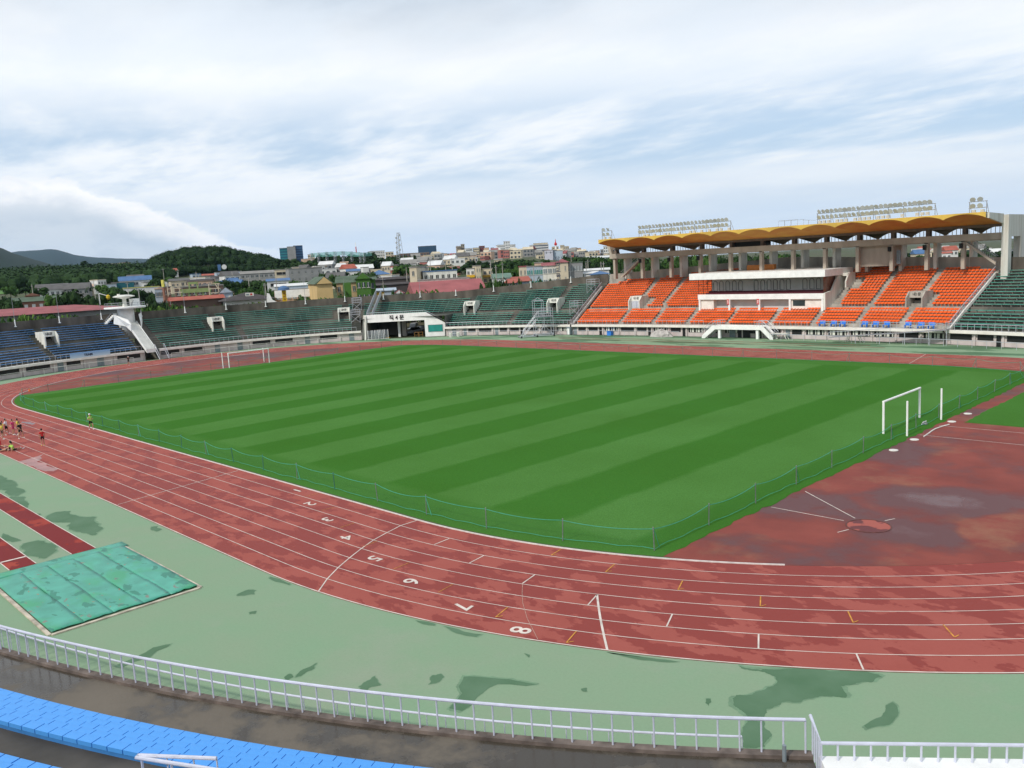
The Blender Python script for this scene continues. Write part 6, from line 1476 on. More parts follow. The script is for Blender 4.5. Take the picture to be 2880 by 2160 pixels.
bld(H_, 'pale blue gabled house with two windows', H_, 620, 651, 822, 240, BLU, 9, 0, 'gablef', RGRY, 809, 1, 2, WHITE2, wfrac=.3); bld(H_, 'white house with wide dark hipped roof', H_, 636, 760, 843, 226, WHT, 13, .05, 'hip', RDRK, 824, 1, 6, over=1.3, wfrac=.35)
p = atd(702, 828, 219); t = empty('roof_sign', tuple(p), math.atan2(CAM.y-p.y, CAM.x-p.x)+PI/2, 'pale rectangular sign with grey and red lettering on the dark hipped roof', 'sign'); b = MB(); b.box((0, 0, 0), (2.0, .15, .8)); b.build('panel', WHITE2, t); b = MB(); b.box((-.5, -.1, 0), (.7, .02, .4)); b.build('lettering', GREYM, t); b = MB(); b.box((.4, -.1, 0), (.5, .02, .45)); b.build('lettering', RED, t)
bld(H_, 'grey blue flat roofed building under the wooded hill', B_, 611, 677, 765, 480, BLU, 12, .1, rows=2, cols=6); bld(H_, 'long grey roofed building right of the grey blue one', B_, 681, 776, 768, 470, GRY, 12, -.05, 'gable', FLAT, 761, 2, 8)
bld(H_, 'pinkish house with red roof at the foot of the wooded hill', H_, 474, 500, 762, 640, WHT, 8, .2, 'gable', RORG, 755, 1, 3); bld(H_, 'peach house left of the red roofed one under the hill', H_, 463, 478, 771, 620, PCH, 8, 0, 'gable', RORG, 766); bld(H_, 'small white blue roofed house under the hill', H_, 540, 566, 771, 560, BLU, 8, .2, 'flat', RBLU, rows=1, cols=3)
bld(H_, 'peach roofed low house below the hill centre', H_, 572, 602, 774, 520, GRY, 8, 0, 'gable', RORG, 770); bld(H_, 'low dark roofed row right of the peach roofed house', H_, 590, 640, 780, 470, GRY, 8, 0, 'gable', RDRK, 776); bld(H_, 'low cream house with grey roof above the brick row', H_, 482, 530, 789, 400, CRM, 9, .1, 'gable', RGRY, 783, 1, 4); bld(H_, 'low long house with brown grey roof above the portico', H_, 530, 592, 790, 380, PCH, 9, -.1, 'gable', RDRK, 785, 1, 5)
p = atd(625, 752, 476); t = empty('roof_sign', tuple(p), math.atan2(CAM.y-p.y, CAM.x-p.x)+PI/2, 'blue framed white round sign on the grey blue roof under the hill', 'sign'); b = MB(); b.box((-1.5, 0, 0), (1.6, .3, 3.2)); b.build('panel', RBLU, t); b = MB(); b.tube([(1, -.2, .2), (1, .2, .2)], 1.3, 14); b.build('disc', WHT, t)
bld(H_, 'cream framed building with dark wide openings', B_, 774, 812, 759, 400, CRM, 10, 0, rows=3, cols=1, wm=DARK, wfrac=.75); bld(H_, 'plain grey concrete block with few windows', B_, 811, 906, 755, 385, GRY, 14, .12, rows=3, cols=5, wfrac=.18); bld('stair_hut', 'cream rooftop hut on the grey block, left', 'hut', 822, 840, 752, 388, CRM, 3); bld('stair_hut', 'cream rooftop hut on the grey block, right', 'hut', 884, 904, 751, 388, CRM, 3)
bld(H_, 'white building with blue canopy roof left of the greenhouses', B_, 754, 810, 789, 330, WHT, 9, 0, 'gable', RBLU, 783, 1, 1, DARK, wfrac=.7); bld('greenhouse', 'pale blue row of plastic greenhouses', 'greenhouse', 778, 878, 803, 295, BLU, 12, 0, 'arch', WHT, 796, over=.3)
bld('shop', 'long white fronted shop with peach lower wall behind the yellow sign', 'shop', 776, 878, 816, 232, PCH, 9, .03, rows=2, cols=7, wfrac=.6, wm=GREYM); p = atd(826, 819, 229); b = MB(); b.box((0, 0, -.6), (100*229/F_, .5, 2.0)); t = tag(b.build('shop_fascia', WHITE, loc=tuple(p), rz=math.atan2(CAM.y-p.y, CAM.x-p.x)+PI/2), 'white sign fascia along the top of the long shop', 'fascia')
p = atd(798, 816, 222); q = atd(800, 850, 222); t = empty('sign_tower', (p.x, p.y, q.z-1), math.atan2(CAM.y-p.y, CAM.x-p.x)+PI/2, 'tall yellow vertical sign with blue round top by the stand wall', 'sign'); h = p.z-q.z+1; b = MB(); b.box((0, 0, h/2), (1.05, .5, h)); b.build('yellow_panel', mat('sign_yellow', (.70, .46, .02), .5, .1, 1), t); b = MB(); b.lathe((0, 0, h), [(1.5, 0), (1.4, .5), (.8, 1.0), (.1, 1.15)], 16); b.build('blue_dome', RBLU, t)
b = MB()
for i in range(4): b.box((0, -.28, h*.25+i*h*.18), (.5, .04, .5))
b.build('sign_marks', mat('sign_brown', (.30, .15, .02), .6, .1), t)
b = MB(); b.extr([(-4.6, 0, 0), (-1.0, 0, 0), (-1.6, 0, 1.0), (-3.0, 0, 1.8), (-3.6, 0, 3.4), (-4.2, 0, 3.6)], (0, 1, 0)); fixn(b.build('white_curved_wall', WHITE, t))
# cream and green building
t = bld('kindergarten', 'cream gabled building with green roof, nearest behind the left stands', B_, 878, 946, 797, 208, YEL, 24, .10, 'gablef', RGRN, 778, 0, 0, over=.5)
bld('kindergarten', 'cream side wing with green stripe and windows', B_, 944, 1003, 794, 212, mat('shaded_sand', (.50, .36, .20), .85, .08, .3), 12, -.05, 'gable', RGRN, 777, 2, 4, wfrac=.5)  # side wing wall is a shaded copy of the gable's sand colour
bld('kindergarten', 'green gabled wing at the right of the cream building', B_, 1002, 1040, 783, 210, GRN, 14, 0, 'gablef', RGRN, 766, 3, 3, wfrac=.6); bld('kindergarten', 'lower green wing right of the green gable', B_, 1034, 1053, 785, 212, GRN, 10, 0, 'gable', RGRN, 779, 3, 1, wfrac=.6)
p = atd(975, 796, 205); b = MB(); b.box((0, 0, -3.4), (1.9*1, .3, 7.0)); tag(b.build('green_panel', GRN, loc=tuple(p), rz=math.atan2(CAM.y-p.y, CAM.x-p.x)+PI/2), 'vertical green painted strip on the cream side wing', 'panel')
bld('shed', 'dark long shed behind the green building, upper', 'shed', 1050, 1150, 785, 320, RDRK, 8, 0, 'gable', RDRK, 779); bld('shed', 'dark long shed behind the green building, lower', 'shed', 1054, 1146, 800, 280, RDRK, 8, 0, 'gable', RDRK, 795); bld('shed', 'low grey shed with pale roof above the gate', 'shed', 1050, 1110, 817, 230, BLU, 8, 0, 'gable', BLU, 811); bld('shed', 'yellow walled low shed above the vehicle gate', 'shed', 1052, 1080, 822, 215, mat('shed_yellow', (.6, .36, .04), .7, .1), 5)
bld(H_, 'white house with blue pyramid roof left of the pink block', H_, 1040, 1094, 772, 380, WHT, 12, 0, 'hip', RBLU, 760, 1, 6, over=.8); bld(H_, 'pink and white banded brick block with grey roof', B_, 1087, 1118, 747, 430, PNK, 14, -.3, 'hip', RGRY, 744, 4, 1, WHT, wfrac=.9); bld(H_, 'grey brick windowed side of the pink block', B_, 1115, 1152, 747, 436, BRK, 12, .1, 'hip', RDRK, 743, 4, 5)
bld(H_, 'grey school with balcony grid behind the green roof', B_, 975, 1030, 745, 520, BLU, 12, 0, rows=2, cols=9, wfrac=.6); bld(H_, 'cream stair tower left of the grey school', B_, 958, 978, 738, 522, PCH, 8, 0, 'gable', PCH, 736); bld(H_, 'blue roofed low shed before the grey school', 'shed', 976, 1010, 762, 430, WHT, 8, 0, 'gable', RBLU, 757); bld(H_, 'white house with painted end left of the dark trees', H_, 1018, 1040, 752, 470, WHT, 7, .2)
bld(H_, 'cream block with two stacked windows left of the white villa', B_, 1146, 1176, 753, 236, CRM, 12, -.25, rows=3, cols=1, wfrac=.3); bld(H_, 'cream rear block between the two stacked windows and the villa', B_, 1172, 1206, 754, 246, CRM, 10, 0, rows=2, cols=2, wfrac=.3)
bld('villa', 'white terraced villa with recessed openings behind the red hall', 'villa', 1188, 1286, 763, 240, WHITE2, 12, .03, 'flat', RBLU, rows=2, cols=6, wm=DARK, wfrac=.45); bld('villa', 'low white wing of the villa with long parapet', 'villa', 1176, 1320, 786, 228, WHITE2, 7, .02)
bld('hall', 'large hall with dusty red pitched roof and white gable', 'hall', 1158, 1380, 822, 214, WHT, 17, .16, 'gable', mat('roof_dusty_red', (.33, .10, .10), .7, .1, .3), 789, over=.6); bld(H_, 'tiny white house with red roof left of the red hall', H_, 1112, 1134, 824, 208, WHT, 5, 0, 'gablef', RRED, 816)
bld(H_, 'white and yellow balconied half of the yellow building', B_, 1311, 1334, 756, 330, WHT, 8, 0, rows=3, cols=2, balcony=mat('balcony_yellow', (.72, .42, .02), .6, .08)); bld(H_, 'cream rounded tower half of the yellow building', B_, 1333, 1357, 748, 328, CRM, 9, .15, rows=3, cols=2, wfrac=.3); bld(H_, 'ochre balconied right part of the yellow building', B_, 1356, 1385, 756, 336, CRM, 8, 0, rows=2, cols=2, balcony=mat('balcony_ochre', (.45, .27, .05), .7, .1)); bld(H_, 'cream and green flat topped block left of the dark tree belt', B_, 1158, 1205, 748, 300, CRM, 8, .1, 'flat', RGRN)
bld(H_, 'long grey building with small windows below the maroon tower', B_, 1340, 1380, 734, 520, GRY, 10, 0, rows=2, cols=6, wfrac=.3); bld(H_, 'grey house right of the long grey building', B_, 1390, 1412, 730, 520, CRM, 9, 0, 'gable', FLAT, 727, 2, 3)
bld(H_, 'low house with pale green roof', H_, 1386, 1442, 781, 280, WHT, 10, .1, 'gable', mat('roof_pale_green', (.14, .22, .17), .8, .1, .4), 769); bld(H_, 'white house with red tiled roof right of the green roofed one', H_, 1418, 1452, 795, 214, WHT, 9, -.2, 'gable', RORG, 785, over=.7); bld(H_, 'grey gabled house with red tiled roof behind the stand wall', H_, 1445, 1496, 790, 216, BLU, 10, .15, 'gable', RORG, 778, over=.7)
bld(H_, 'cream block with small windows left of the teal glass front', B_, 1459, 1481, 751, 240, CRM, 9, 0, rows=2, cols=2, wfrac=.3, rm=RRED); bld(H_, 'grey and teal glazed block', B_, 1480, 1527, 750, 239, BLU, 9, .03, rows=3, cols=4, wm=mat('teal_glass', (.03, .22, .19), .2, .1, 1), wfrac=.8); bld(H_, 'pale pink upper block behind the glazed one', B_, 1503, 1526, 740, 250, PCH, 6, 0)
bld(H_, 'cream open corridor block with outside stair', B_, 1526, 1566, 746, 236, WHITE2, 9, 0, 'gable', RRED, 738, 3, 3, GREYM, wfrac=.75); t = bld(H_, 'cream tower block with vertical lettering and red roof', B_, 1564, 1597, 738, 232, CRM, 9, 0, 'hip', RRED, 728, 3, 2, wfrac=.16)
p = atd(1574, 762, 230); text('vertical_lettering', '탐\n라\n교\n육\n원', 1.5, mat('letter_grey', (.10, .11, .14), .7, .1), None, None, depth=.02, bold=.02).name = 'x'
o = bpy.data.objects['x']; o.name = 'wall_lettering'; o.parent = t; o.matrix_parent_inverse = Matrix(); o.location = (-1.2, -.08, atd(1574, 760, 232).z-t.location.z); o.rotation_euler = (PI/2, 0, 0)
bld(H_, 'grey brick block with row of upper windows left of the main stand', B_, 1596, 1638, 739, 234, GRY, 10, 0, rows=2, cols=5, wfrac=.6, wm=GREYM, rm=RGRN)
bld('shed', 'white long market roof beside the main stand', 'shed', 1646, 1712, 759, 250, WHT, 8, 0, 'gable', WHT, 756); bld('shed', 'low white shed before the blue tent', 'shed', 1642, 1680, 768, 235, WHT, 5, 0, 'gable', WHT, 765); bld('tent', 'blue tent roof beside the main stand', 'tent', 1664, 1710, 771, 228, BLU, 8, 0, 'hip', RBLU, 763, over=.6)
bld(H_, 'pinkish house seen under the left gallery stair', H_, 1770, 1800, 745, 260, PNK, 8, 0, 'gable', RGRY, 740)
# skyline
T_ = 'tower'
bld(T_, 'left teal glazed part of the glass tower', T_, 787, 809, 698, 900, mat('teal_curtain_wall', (.03, .20, .23), .25, .15, .1), 18, 0, rows=8, cols=1, wm=mat('teal_dark_glass', (.02, .10, .16), .15, .1), strip=True); bld(T_, 'grey core slab of the glass tower', T_, 808, 829, 694, 896, GRY, 20); bld(T_, 'right blue glazed part of the glass tower', T_, 826, 849, 691, 900, mat('blue_curtain_wall', (.04, .11, .22), .2, .15, .1), 18, 0, rows=9, cols=1, wm=mat('blue_dark_glass', (.02, .05, .12), .15, .1), strip=True)
bld(H_, 'cream block right of the glass tower', B_, 866, 884, 716, 880, CRM, 12, rows=3, cols=3); bld(H_, 'low cream row beside the glass tower foot', B_, 848, 882, 728, 860, PCH, 10); bld(H_, 'pink roofed house at the foot of the wooded hill right end', H_, 770, 784, 734, 800, PCH, 8, 0, 'gable', RORG, 731)
bld(H_, 'large pale block with stair tower behind the net poles', B_, 1040, 1086, 706, 900, WHT, 20, .2, rows=2, cols=6, wfrac=.2); bld(H_, 'smaller pale block right of the large pale one', B_, 1084, 1106, 709, 890, CRM, 14, rows=2, cols=3); bld(H_, 'pale flats left of the telecom mast', B_, 1100, 1122, 718, 800, PCH, 10, rows=2, cols=4)
bld('office', 'dark blue glass office block on the skyline', 'office', 1176, 1226, 692, 1000, DBL, 22, 0, rows=6, cols=1, wm=mat('office_glass', (.04, .09, .15), .15, .1), strip=True); bld(H_, 'low brown long block in front of the dark office', B_, 1122, 1206, 712, 860, BRN, 14, rows=1, cols=10)
bld(T_, 'brown stepped apartment tower, left part', T_, 1284, 1298, 694, 1000, mat('tower_tan', (.33, .27, .20), .8, .1, .2), 14, .1, 'gable', None, 691, 6, 3); bld(T_, 'brown apartment tower, taller right part', T_, 1296, 1306, 687, 1010, mat('tower_tan2', (.30, .26, .20), .8, .1, .2), 12, 0, rows=7, cols=1)
bld('office', 'white office with arched dark windows', 'office', 1309, 1330, 699, 960, WHT, 14, .1, rows=4, cols=5, wfrac=.65); bld('office', 'pale wing right of the arched white office', 'office', 1328, 1348, 697, 970, CRM, 14, -.1, rows=4, cols=6, wfrac=.6); bld(T_, 'maroon office tower on the skyline', T_, 1347, 1363, 692, 980, MRN, 14, 0, rows=5, cols=3); bld(T_, 'peach block right of the maroon tower', T_, 1361, 1375, 697, 975, PCH, 14); bld(T_, 'small near black glass block', T_, 1380, 1389, 697, 1000, DBL, 10)
bld(T_, 'white apartment block, left of the tall trio', T_, 1397, 1422, 689, 1050, WHT, 16, .1, rows=8, cols=7, wfrac=.35); bld(T_, 'tallest white apartment block in the middle of the trio', T_, 1416, 1434, 679, 1080, WHT, 16, 0, rows=9, cols=3, wfrac=.4); bld(T_, 'white apartment block, right of the tall trio', T_, 1433, 1448, 688, 1060, WHT, 14, -.1, rows=8, cols=3, wfrac=.45)
bld('office', 'white office with dark horizontal window bands', 'office', 1493, 1547, 688, 1000, WHT, 26, .15, rows=5, cols=1, wm=mat('band_glass', (.05, .07, .11), .2, .1), strip=True); bld('office', 'set back cream top storeys of the banded office', 'office', 1500, 1540, 684, 1004, CRM, 20)
bld('office', 'pale lilac block with two dark vertical slots', 'office', 1525, 1560, 704, 620, mat('lilac_wall', (.50, .50, .56), .8, .06, .3), 16, -.2, rows=1, cols=2, wfrac=.12); bld('office', 'grey right wing of the lilac block', 'office', 1558, 1582, 705, 622, BLU, 14, 0); bld('office', 'long grey low wing behind the lilac block', 'office', 1578, 1606, 708, 660, GRY, 12)
for k, (a, c, v, D, m_) in enumerate(((1574, 1586, 690, 1000, CRM), (1584, 1600, 693, 980, CRM), (1553, 1572, 694, 1010, CRM), (1604, 1622, 697, 950, CRM), (1620, 1634, 698, 960, PCH), (1632, 1645, 704, 900, GRY), (1448, 1460, 702, 950, PCH), (1658, 1672, 706, 900, PCH), (1671, 1688, 705, 920, PCH), (1687, 1697, 702, 930, GRY), (1697, 1714, 693, 900, WHT))): bld(T_, f'block of flats on the right skyline, {ORD[k]} of eleven', 'flats', a, c, v, D, m_, 12, .1*((k % 3)-1), rows=5, cols=3, group='right skyline blocks')
bld('stadium_roof', 'long low white roof behind the trees left of the main stand', 'hall', 1648, 1735, 724, 480, BLU, 20, 0, 'gable', WHT, 719)
k_ = 0
def hsc(n, u0, u1, D0, D1, pal, roofs, lab, grp, w0=9, w1=17, h0=5, h1=11, rows=2):
    for i in range(n):
        u = rnd.uniform(u0, u1); D = rnd.uniform(D0, D1); p = atd(u, 720, D); z = tg(p.x, p.y)+rnd.uniform(h0, h1); v = proj(p.x, p.y, z)[1]; w = rnd.uniform(w0, w1)*F_/D; c = rnd.choice(pal); g = rnd.random() < .4
        bld(H_, lab % c[1], H_, u-w/2, u+w/2, v, D, c[0], 9, rnd.uniform(-.45, .45), 'gable' if g else 'flat', rnd.choice(roofs) if g else rnd.choice([FLAT, WHT, CRM]), v-2.2*F_/D, rows=rows, cols=3, group=grp % c[1])
PAL = [(CRM, 'cream'), (WHT, 'white'), (WHT, 'white'), (PCH, 'peach'), (GRY, 'grey'), (PNK, 'pink'), (CRM, 'cream')]
hsc(135, 1165, 1740, 640, 1100, PAL, [FLAT, CRM, FLAT, RRED, WHT], 'small %s house in the packed town below the skyline', '%s houses of the packed town', 6, 11, 2.5, 7)
hsc(26, 1120, 1340, 400, 600, PAL, [FLAT, RGRY, WHT, RRED], 'small %s house among the dark pines below the skyline', '%s houses among the pines', 6, 9, 3, 6)
hsc(26, 2470, 2885, 460, 660, PAL[:3], [FLAT, RORG, RBLU, WHT], 'small %s house beyond the right end of the main stand', '%s houses beyond the right end', 5, 9, 3, 6, 1)
hsc(28, 430, 1120, 340, 560, PAL[:5], [RGRY, RGRY, RORG, RBLU, RDRK, WHT], 'low %s house among the garden trees left of centre', '%s houses left of centre', 6, 11, 3, 5, 1)
hsc(10, 270, 440, 420, 640, PAL[:3], [RGRY, WHT, RBLU], 'low %s building on the slope above the white tower', '%s buildings above the white tower', 7, 14, 3, 5, 1)
bld(H_, 'white house with orange roof seen under the right gallery', H_, 2654, 2672, 712, 420, WHT, 8, 0, 'gable', RORG, 708, 1, 2); bld(H_, 'wide white house with red roof on the rise at right', H_, 2652, 2684, 703, 560, WHT, 9, .2, 'gable', RRED, 698, 2, 4)
# driving range poles and net
t = empty('range_net', tuple(atd(950, 720, 600))[:2]+(0,), 0, 'teal net strung between eight tall lattice poles', 'net'); c0 = Vector(t.location); tops = []
for u, v0, v1 in ((875, 711, 757), (895, 710, 741), (918, 708, 757), (941, 707, 746), (964, 706, 742), (988, 707, 744), (1012, 709, 742), (1023, 710, 744)):
    p = atd(u, v0, 600); q = atd(u, v1, 600); tops.append(Vector((p.x, p.y, p.z))); b = MB()
    for dx, dy in ((-.6, -.6), (.6, -.6), (.6, .6), (-.6, .6)): b.tube([(p.x+dx-c0.x, p.y+dy-c0.y, q.z-4), (p.x+dx-c0.x, p.y+dy-c0.y, p.z)], .14, 4)
    z = q.z-4; s_ = 1
    while z < p.z-1.4: b.tube([(p.x-.6*s_-c0.x, p.y-.6-c0.y, z), (p.x+.6*s_-c0.x, p.y-.6-c0.y, z+1.4)], .1, 4); z += 1.4; s_ *= -1
    b.build('lattice_pole', METAL, t)
b = MB(); rows = []
ext = tops+[Vector(atd(1045, 706, 640))]
for h in (-.2, -3.2): rows.append([tuple(p-c0+Vector((0, 0, h+(.4*math.sin(i*2.1) if h < -1 else 0)))) for i, p in enumerate(ext)])
b.grid(rows); b.build('net_panel', mat('teal_net', (.16, .45, .38), .9, .1, .4, alpha=.6), t)
# telecom mast
p = atd(1120, 654, 500); q = atd(1120, 720, 500); t = empty('telecom_mast', (p.x, p.y, q.z-4), 0, 'tall grey lattice telecom mast with antennas on the skyline', 'mast'); h = p.z-q.z+4; b = MB()
for dx, dy in ((-1, -1), (1, -1), (1, 1), (-1, 1)): b.tube([(dx*1.6, dy*1.6, 0), (dx*.6, dy*.6, h)], .14, 4)
n = 14
for i in range(n): a = i/n; c = (i+1)/n; ra, rc = 1.6-a, 1.6-c; b.tube([(-ra, -ra, a*h), (rc, -rc, c*h)], .09, 4); b.tube([(ra, -ra, a*h), (-rc, -rc, c*h)], .09, 4)
b.build('lattice', METAL, t)
for k in range(8): b = MB(); z = h*(.35+.08*k); b.lathe((1.6 if k % 2 else -1.5, -.8, z), [(.2, -.6), (.5, -.4), (.5, .4), (.2, .6)], 8); b.build('antenna', LAMPG, t)
p = atd(1562, 672, 1000); q = atd(1562, 708, 1000); t = empty('telecom_mast', (p.x, p.y, q.z), 0, 'red and white telecom mast over the banded office', 'mast'); h = p.z-q.z; b = MB(); b.tube([(0, 0, 0), (0, 0, h*.55)], 1.4, 6, r2=.8); b.build('white_section', WHITE, t); b = MB(); b.lathe((0, 0, h*.5), [(1.5, 0), (1.7, 2), (.6, 3.5), (.2, h*.5)], 8); b.build('red_section', RED, t)
p = atd(1000, 682, 1300); q = atd(1000, 712, 1300); t = empty('telecom_mast', (p.x, p.y, q.z), 0, 'thin red and white striped mast above the driving range net', 'mast'); h = p.z-q.z; b = MB(); b.tube([(0, 0, 0), (0, 0, h*.6)], .8, 5); b.build('red_section', RED, t); b = MB(); b.tube([(0, 0, h*.6), (0, 0, h)], .5, 5); b.build('white_section', WHITE, t)
# utility poles
for k, (u, v, D) in enumerate(((89, 800, 330), (262, 786, 400), (357, 792, 300), (389, 812, 235), (551, 765, 430), (561, 770, 430), (698, 778, 330), (745, 796, 260), (776, 782, 250), (1076, 780, 225), (1142, 752, 300), (1070, 735, 420), (1209, 730, 320), (1252, 730, 320), (1270, 726, 330), (1379, 737, 215), (1394, 746, 210), (1412, 738, 260), (1500, 750, 222), (1606, 720, 300), (1648, 738, 250), (1653, 730, 300), (1690, 736, 240), (1697, 736, 245), (2870, 640, 180), (652, 764, 420), (728, 762, 430), (458, 755, 500), (500, 757, 500))):
    p = atd(u, v, D); z0 = tg(p.x, p.y); b = MB(); t = empty('utility_pole', (p.x, p.y, z0), rnd.uniform(0, 3), f'thin grey utility pole, {ORD[k % 20]} {"in the left half" if k < 12 else "right of centre" if k < 25 else "under the wooded hill"} of the townscape', 'pole', 'utility poles of the town'); h = p.z-z0
    b.tube([(0, 0, 0), (0, 0, h)], .16, 5, r2=.1); b.build('pole', CONCL, t); b = MB(); b.tube([(-.9, 0, h-.6), (.9, 0, h-.6)], .06, 4); b.build('crossarm', METAL, t)
p = atd(304, 834, 255); t = empty('yellow_sign', (p.x, p.y, tg(p.x, p.y)), math.atan2(CAM.y-p.y, CAM.x-p.x)+PI/2, 'round yellow sign on a white post left of the white tower', 'sign'); h = p.z-tg(p.x, p.y); b = MB(); b.tube([(-2.2, 0, 0), (-2.2, 0, h+1)], .15, 5); b.tube([(-2.2, 0, h+1), (-.4, 0, h+.3)], .1, 4); b.build('post', WHITE, t); b = MB(); b.lathe((0, 0, h-.8), [(.2, 0), (.5, .4), (.5, 1.0), (.2, 1.3)], 10); b.build('sign_body', mat('sign_yellow2', (.62, .45, .03), .6, .1), t)
# ============================================================ SKY, SUN, HAZE, CAMERA
sc = bpy.context.scene
w = bpy.data.worlds.new('World'); sc.world = w; w.use_nodes = True; nt = w.node_tree; N = nt.nodes; L = nt.links
SUN_EL = math.radians(40); sdir = Vector((.02, -1.0, 0)).normalized()
sky = N.new('ShaderNodeTexSky'); sky.sky_type = 'NISHITA'; sky.sun_disc = False; sky.sun_elevation = SUN_EL; sky.sun_rotation = math.atan2(sdir.x, sdir.y); sky.air_density = 1.0; sky.dust_density = 1.5; sky.ozone_density = 1.2
tc = N.new('ShaderNodeTexCoord'); se = N.new('ShaderNodeSeparateXYZ'); L.new(tc.outputs['Generated'], se.inputs[0])
def mth(op, a, b_=None, c=None, cl=False):
    n = N.new('ShaderNodeMath'); n.operation = op; n.use_clamp = cl
    for i, q in enumerate((a, b_, c)):
        if q is None: continue
        if isinstance(q, (int, float)): n.inputs[i].default_value = q
        else: L.new(q, n.inputs[i])
    return n.outputs[0]
def mrg(src, a, z, lo=0., hi=1., smooth=True):
    r = N.new('ShaderNodeMapRange'); r.interpolation_type = 'SMOOTHSTEP' if smooth else 'LINEAR'; r.inputs[1].default_value = a; r.inputs[2].default_value = z; r.inputs[3].default_value = lo; r.inputs[4].default_value = hi; L.new(src, r.inputs[0]); return r.outputs[0]
el = se.outputs[2]
den = mth('ADD', mth('MAXIMUM', el, 0.), .10); px = mth('DIVIDE', se.outputs[0], den); py_ = mth('DIVIDE', se.outputs[1], den)
cv = N.new('ShaderNodeCombineXYZ'); L.new(px, cv.inputs[0]); L.new(py_, cv.inputs[1])
def wn(scale, det, rot=0, st=(1, 1, 1), loc=(0, 0, 0), ro=.5, dist=0., src=None):
    mp = N.new('ShaderNodeMapping'); mp.inputs['Rotation'].default_value = (0, 0, rot); mp.inputs['Scale'].default_value = st; mp.inputs['Location'].default_value = loc; L.new(src or cv.outputs[0], mp.inputs[0])
    n = N.new('ShaderNodeTexNoise'); n.inputs['Scale'].default_value = scale; n.inputs['Detail'].default_value = det; n.inputs['Roughness'].default_value = ro; n.inputs['Distortion'].default_value = dist; L.new(mp.outputs[0], n.inputs['Vector']); return n.outputs[0]
def cmix(f, a, b_):
    x = N.new('ShaderNodeMix'); x.data_type = 'RGBA'
    if isinstance(f, float): x.inputs[0].default_value = f
    else: L.new(f, x.inputs[0])
    for i, c in ((6, a), (7, b_)):
        if isinstance(c, tuple): x.inputs[i].default_value = (*c, 1)
        else: L.new(c, x.inputs[i])
    return x.outputs[2]
big = wn(.30, 6, .6, (1, 1.6, 1), (3.1, 1.7, 0)); fine = wn(1.5, 9, .5, (1, 1.7, 1), (7, 2, 0), .58, .1); wide = wn(.16, 3, 0, (1, 1, 1), (2.4, 5.1, 0))
# high veil: white with blue gaps low in the sky, grey sheets overhead
band = mth('MULTIPLY', mrg(el, .075, .12), mrg(el, .145, .22, 1., 0.))            # zone where blue shows through
gaps = mth('MULTIPLY', band, mrg(mth('MULTIPLY_ADD', fine, .4, mth('MULTIPLY', big, .6)), .42, .58, 1., 0.))
low = mrg(el, .02, .12, 1., 0.)
cov = mth('SUBTRACT', 1., mth('MULTIPLY_ADD', gaps, .8, 0.), cl=True)
cov = mth('MULTIPLY', cov, mth('MULTIPLY_ADD', low, -.7, 1.))
greyf = mth('MULTIPLY', mrg(el, .19, .33), mrg(mth('MULTIPLY_ADD', big, .7, mth('MULTIPLY', wide, .3)), .40, .54))
greyf = mth('MULTIPLY_ADD', mrg(fine, .3, .7), .12, greyf, cl=True)
cloudc = cmix(greyf, (10.6, 10.9, 11.2), (5.6, 6.5, 7.6)); puff = wn(.9, 8, .3, (1, 1.4, 1), (1.2, 8.1, 0), .6); cloudc = cmix(mth('MULTIPLY', mrg(puff, .40, .62), .55), cloudc, (8.4, 9.3, 10.3))
skyc = cmix(.62, sky.outputs[0], (5.4, 7.7, 10.5)); skyc = cmix(low, skyc, (7.1, 8.5, 10.2))
col = cmix(cov, skyc, cloudc)
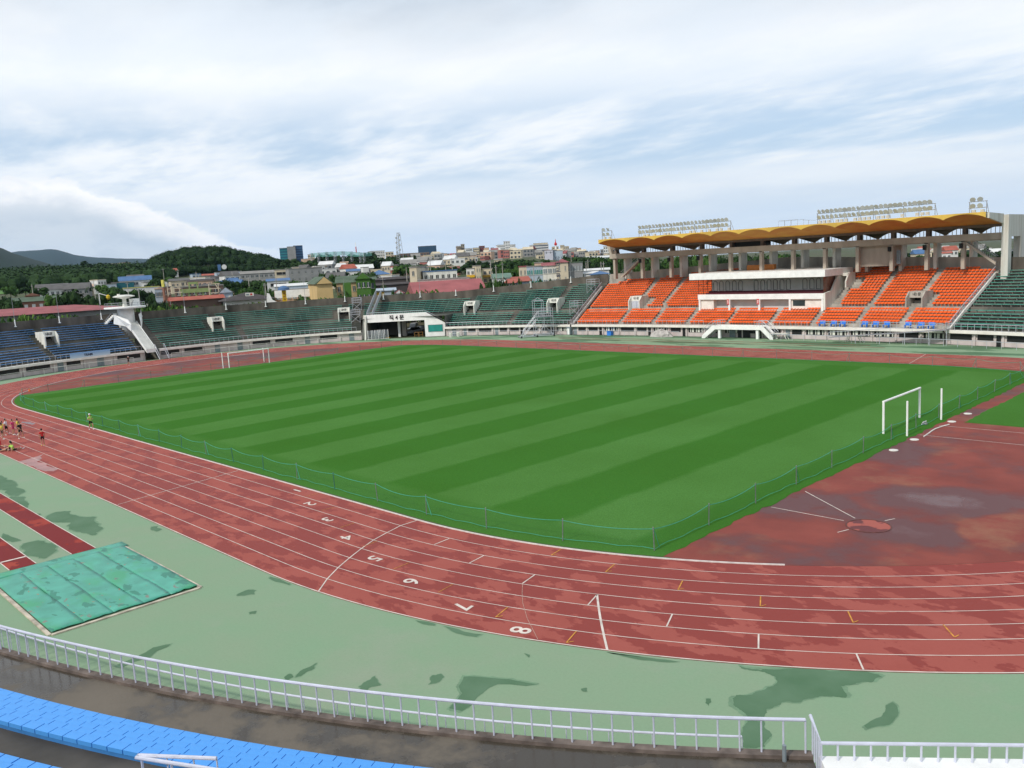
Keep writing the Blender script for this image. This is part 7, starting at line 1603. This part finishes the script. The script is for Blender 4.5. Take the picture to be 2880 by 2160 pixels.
# bank of cumulus low at the left, above the mountain
az = mth('ARCTAN2', se.outputs[0], se.outputs[1])   # atan2(x, y)
AZ0 = YAW+math.atan((150-1440)/F_)
d = mth('ABSOLUTE', mth('SUBTRACT', az, AZ0)); cz = N.new('ShaderNodeCombineXYZ'); L.new(mth('MULTIPLY', az, 9.), cz.inputs[0]); L.new(mth('MULTIPLY', el, 16.), cz.inputs[1])
cn = wn(1.3, 8, 0, (1, 1, 1), (1.3, 4.2, 0), .6, 0., cz.outputs[0])
edge = mth('SUBTRACT', mth('MULTIPLY_ADD', cn, .06, mth('MULTIPLY_ADD', mrg(d, .02, .24), -.075, .085)), el)
cb = mth('MULTIPLY', mrg(edge, -.001, .005), mrg(d, .14, .30, 1., 0.))
cc = cmix(mrg(edge, .002, .042), (11.4, 11.4, 11.5), (6.4, 7.3, 8.3)); cc = cmix(mth('MULTIPLY', mrg(cn, .42, .62), .5), cc, (8.3, 8.9, 9.5)); col = cmix(cb, col, cc)
bg = N['Background']; L.new(col, bg.inputs[0]); bg.inputs[1].default_value = .1
sun = bpy.data.lights.new('Sun', 'SUN'); sun.energy = 2.7; sun.angle = math.radians(4); sun.color = (1, .94, .86); so = bpy.data.objects.new('Sun', sun); C.objects.link(so)
dv = Vector((sdir.x*math.cos(SUN_EL), sdir.y*math.cos(SUN_EL), math.sin(SUN_EL))); so.rotation_euler = dv.to_track_quat('Z', 'Y').to_euler()
if HAZE:
    b = MB(); b.box((0, 0, 348), (27000, 27000, 700)); hz = b.build('haze', None)
    hz.data.materials.clear(); m = bpy.data.materials.new('haze'); m.use_nodes = True; n2 = m.node_tree; n2.nodes.remove(n2.nodes['Principled BSDF']); v = n2.nodes.new('ShaderNodeVolumePrincipled'); v.inputs['Density'].default_value = HAZE; v.inputs['Color'].default_value = (.52, .74, 1, 1); v.inputs['Anisotropy'].default_value = .2; n2.links.new(v.outputs[0], n2.nodes['Material Output'].inputs['Volume']); hz.data.materials.append(m); tag(hz, kind='stuff')
cam = bpy.data.cameras.new('Camera'); co = bpy.data.objects.new('Camera', cam); C.objects.link(co); cam.sensor_width = 36; cam.lens = F_/2880*36; cam.clip_end = 60000; cam.clip_start = .1
m3 = Matrix((CR, CU, -CF)).transposed(); co.matrix_world = Matrix.Translation(CAM) @ m3.to_4x4(); sc.camera = co
sc.view_settings.view_transform = 'Standard'; sc.view_settings.look = 'None'; sc.view_settings.exposure = 0; sc.view_settings.gamma = 1; sc.view_settings.use_curve_mapping = False
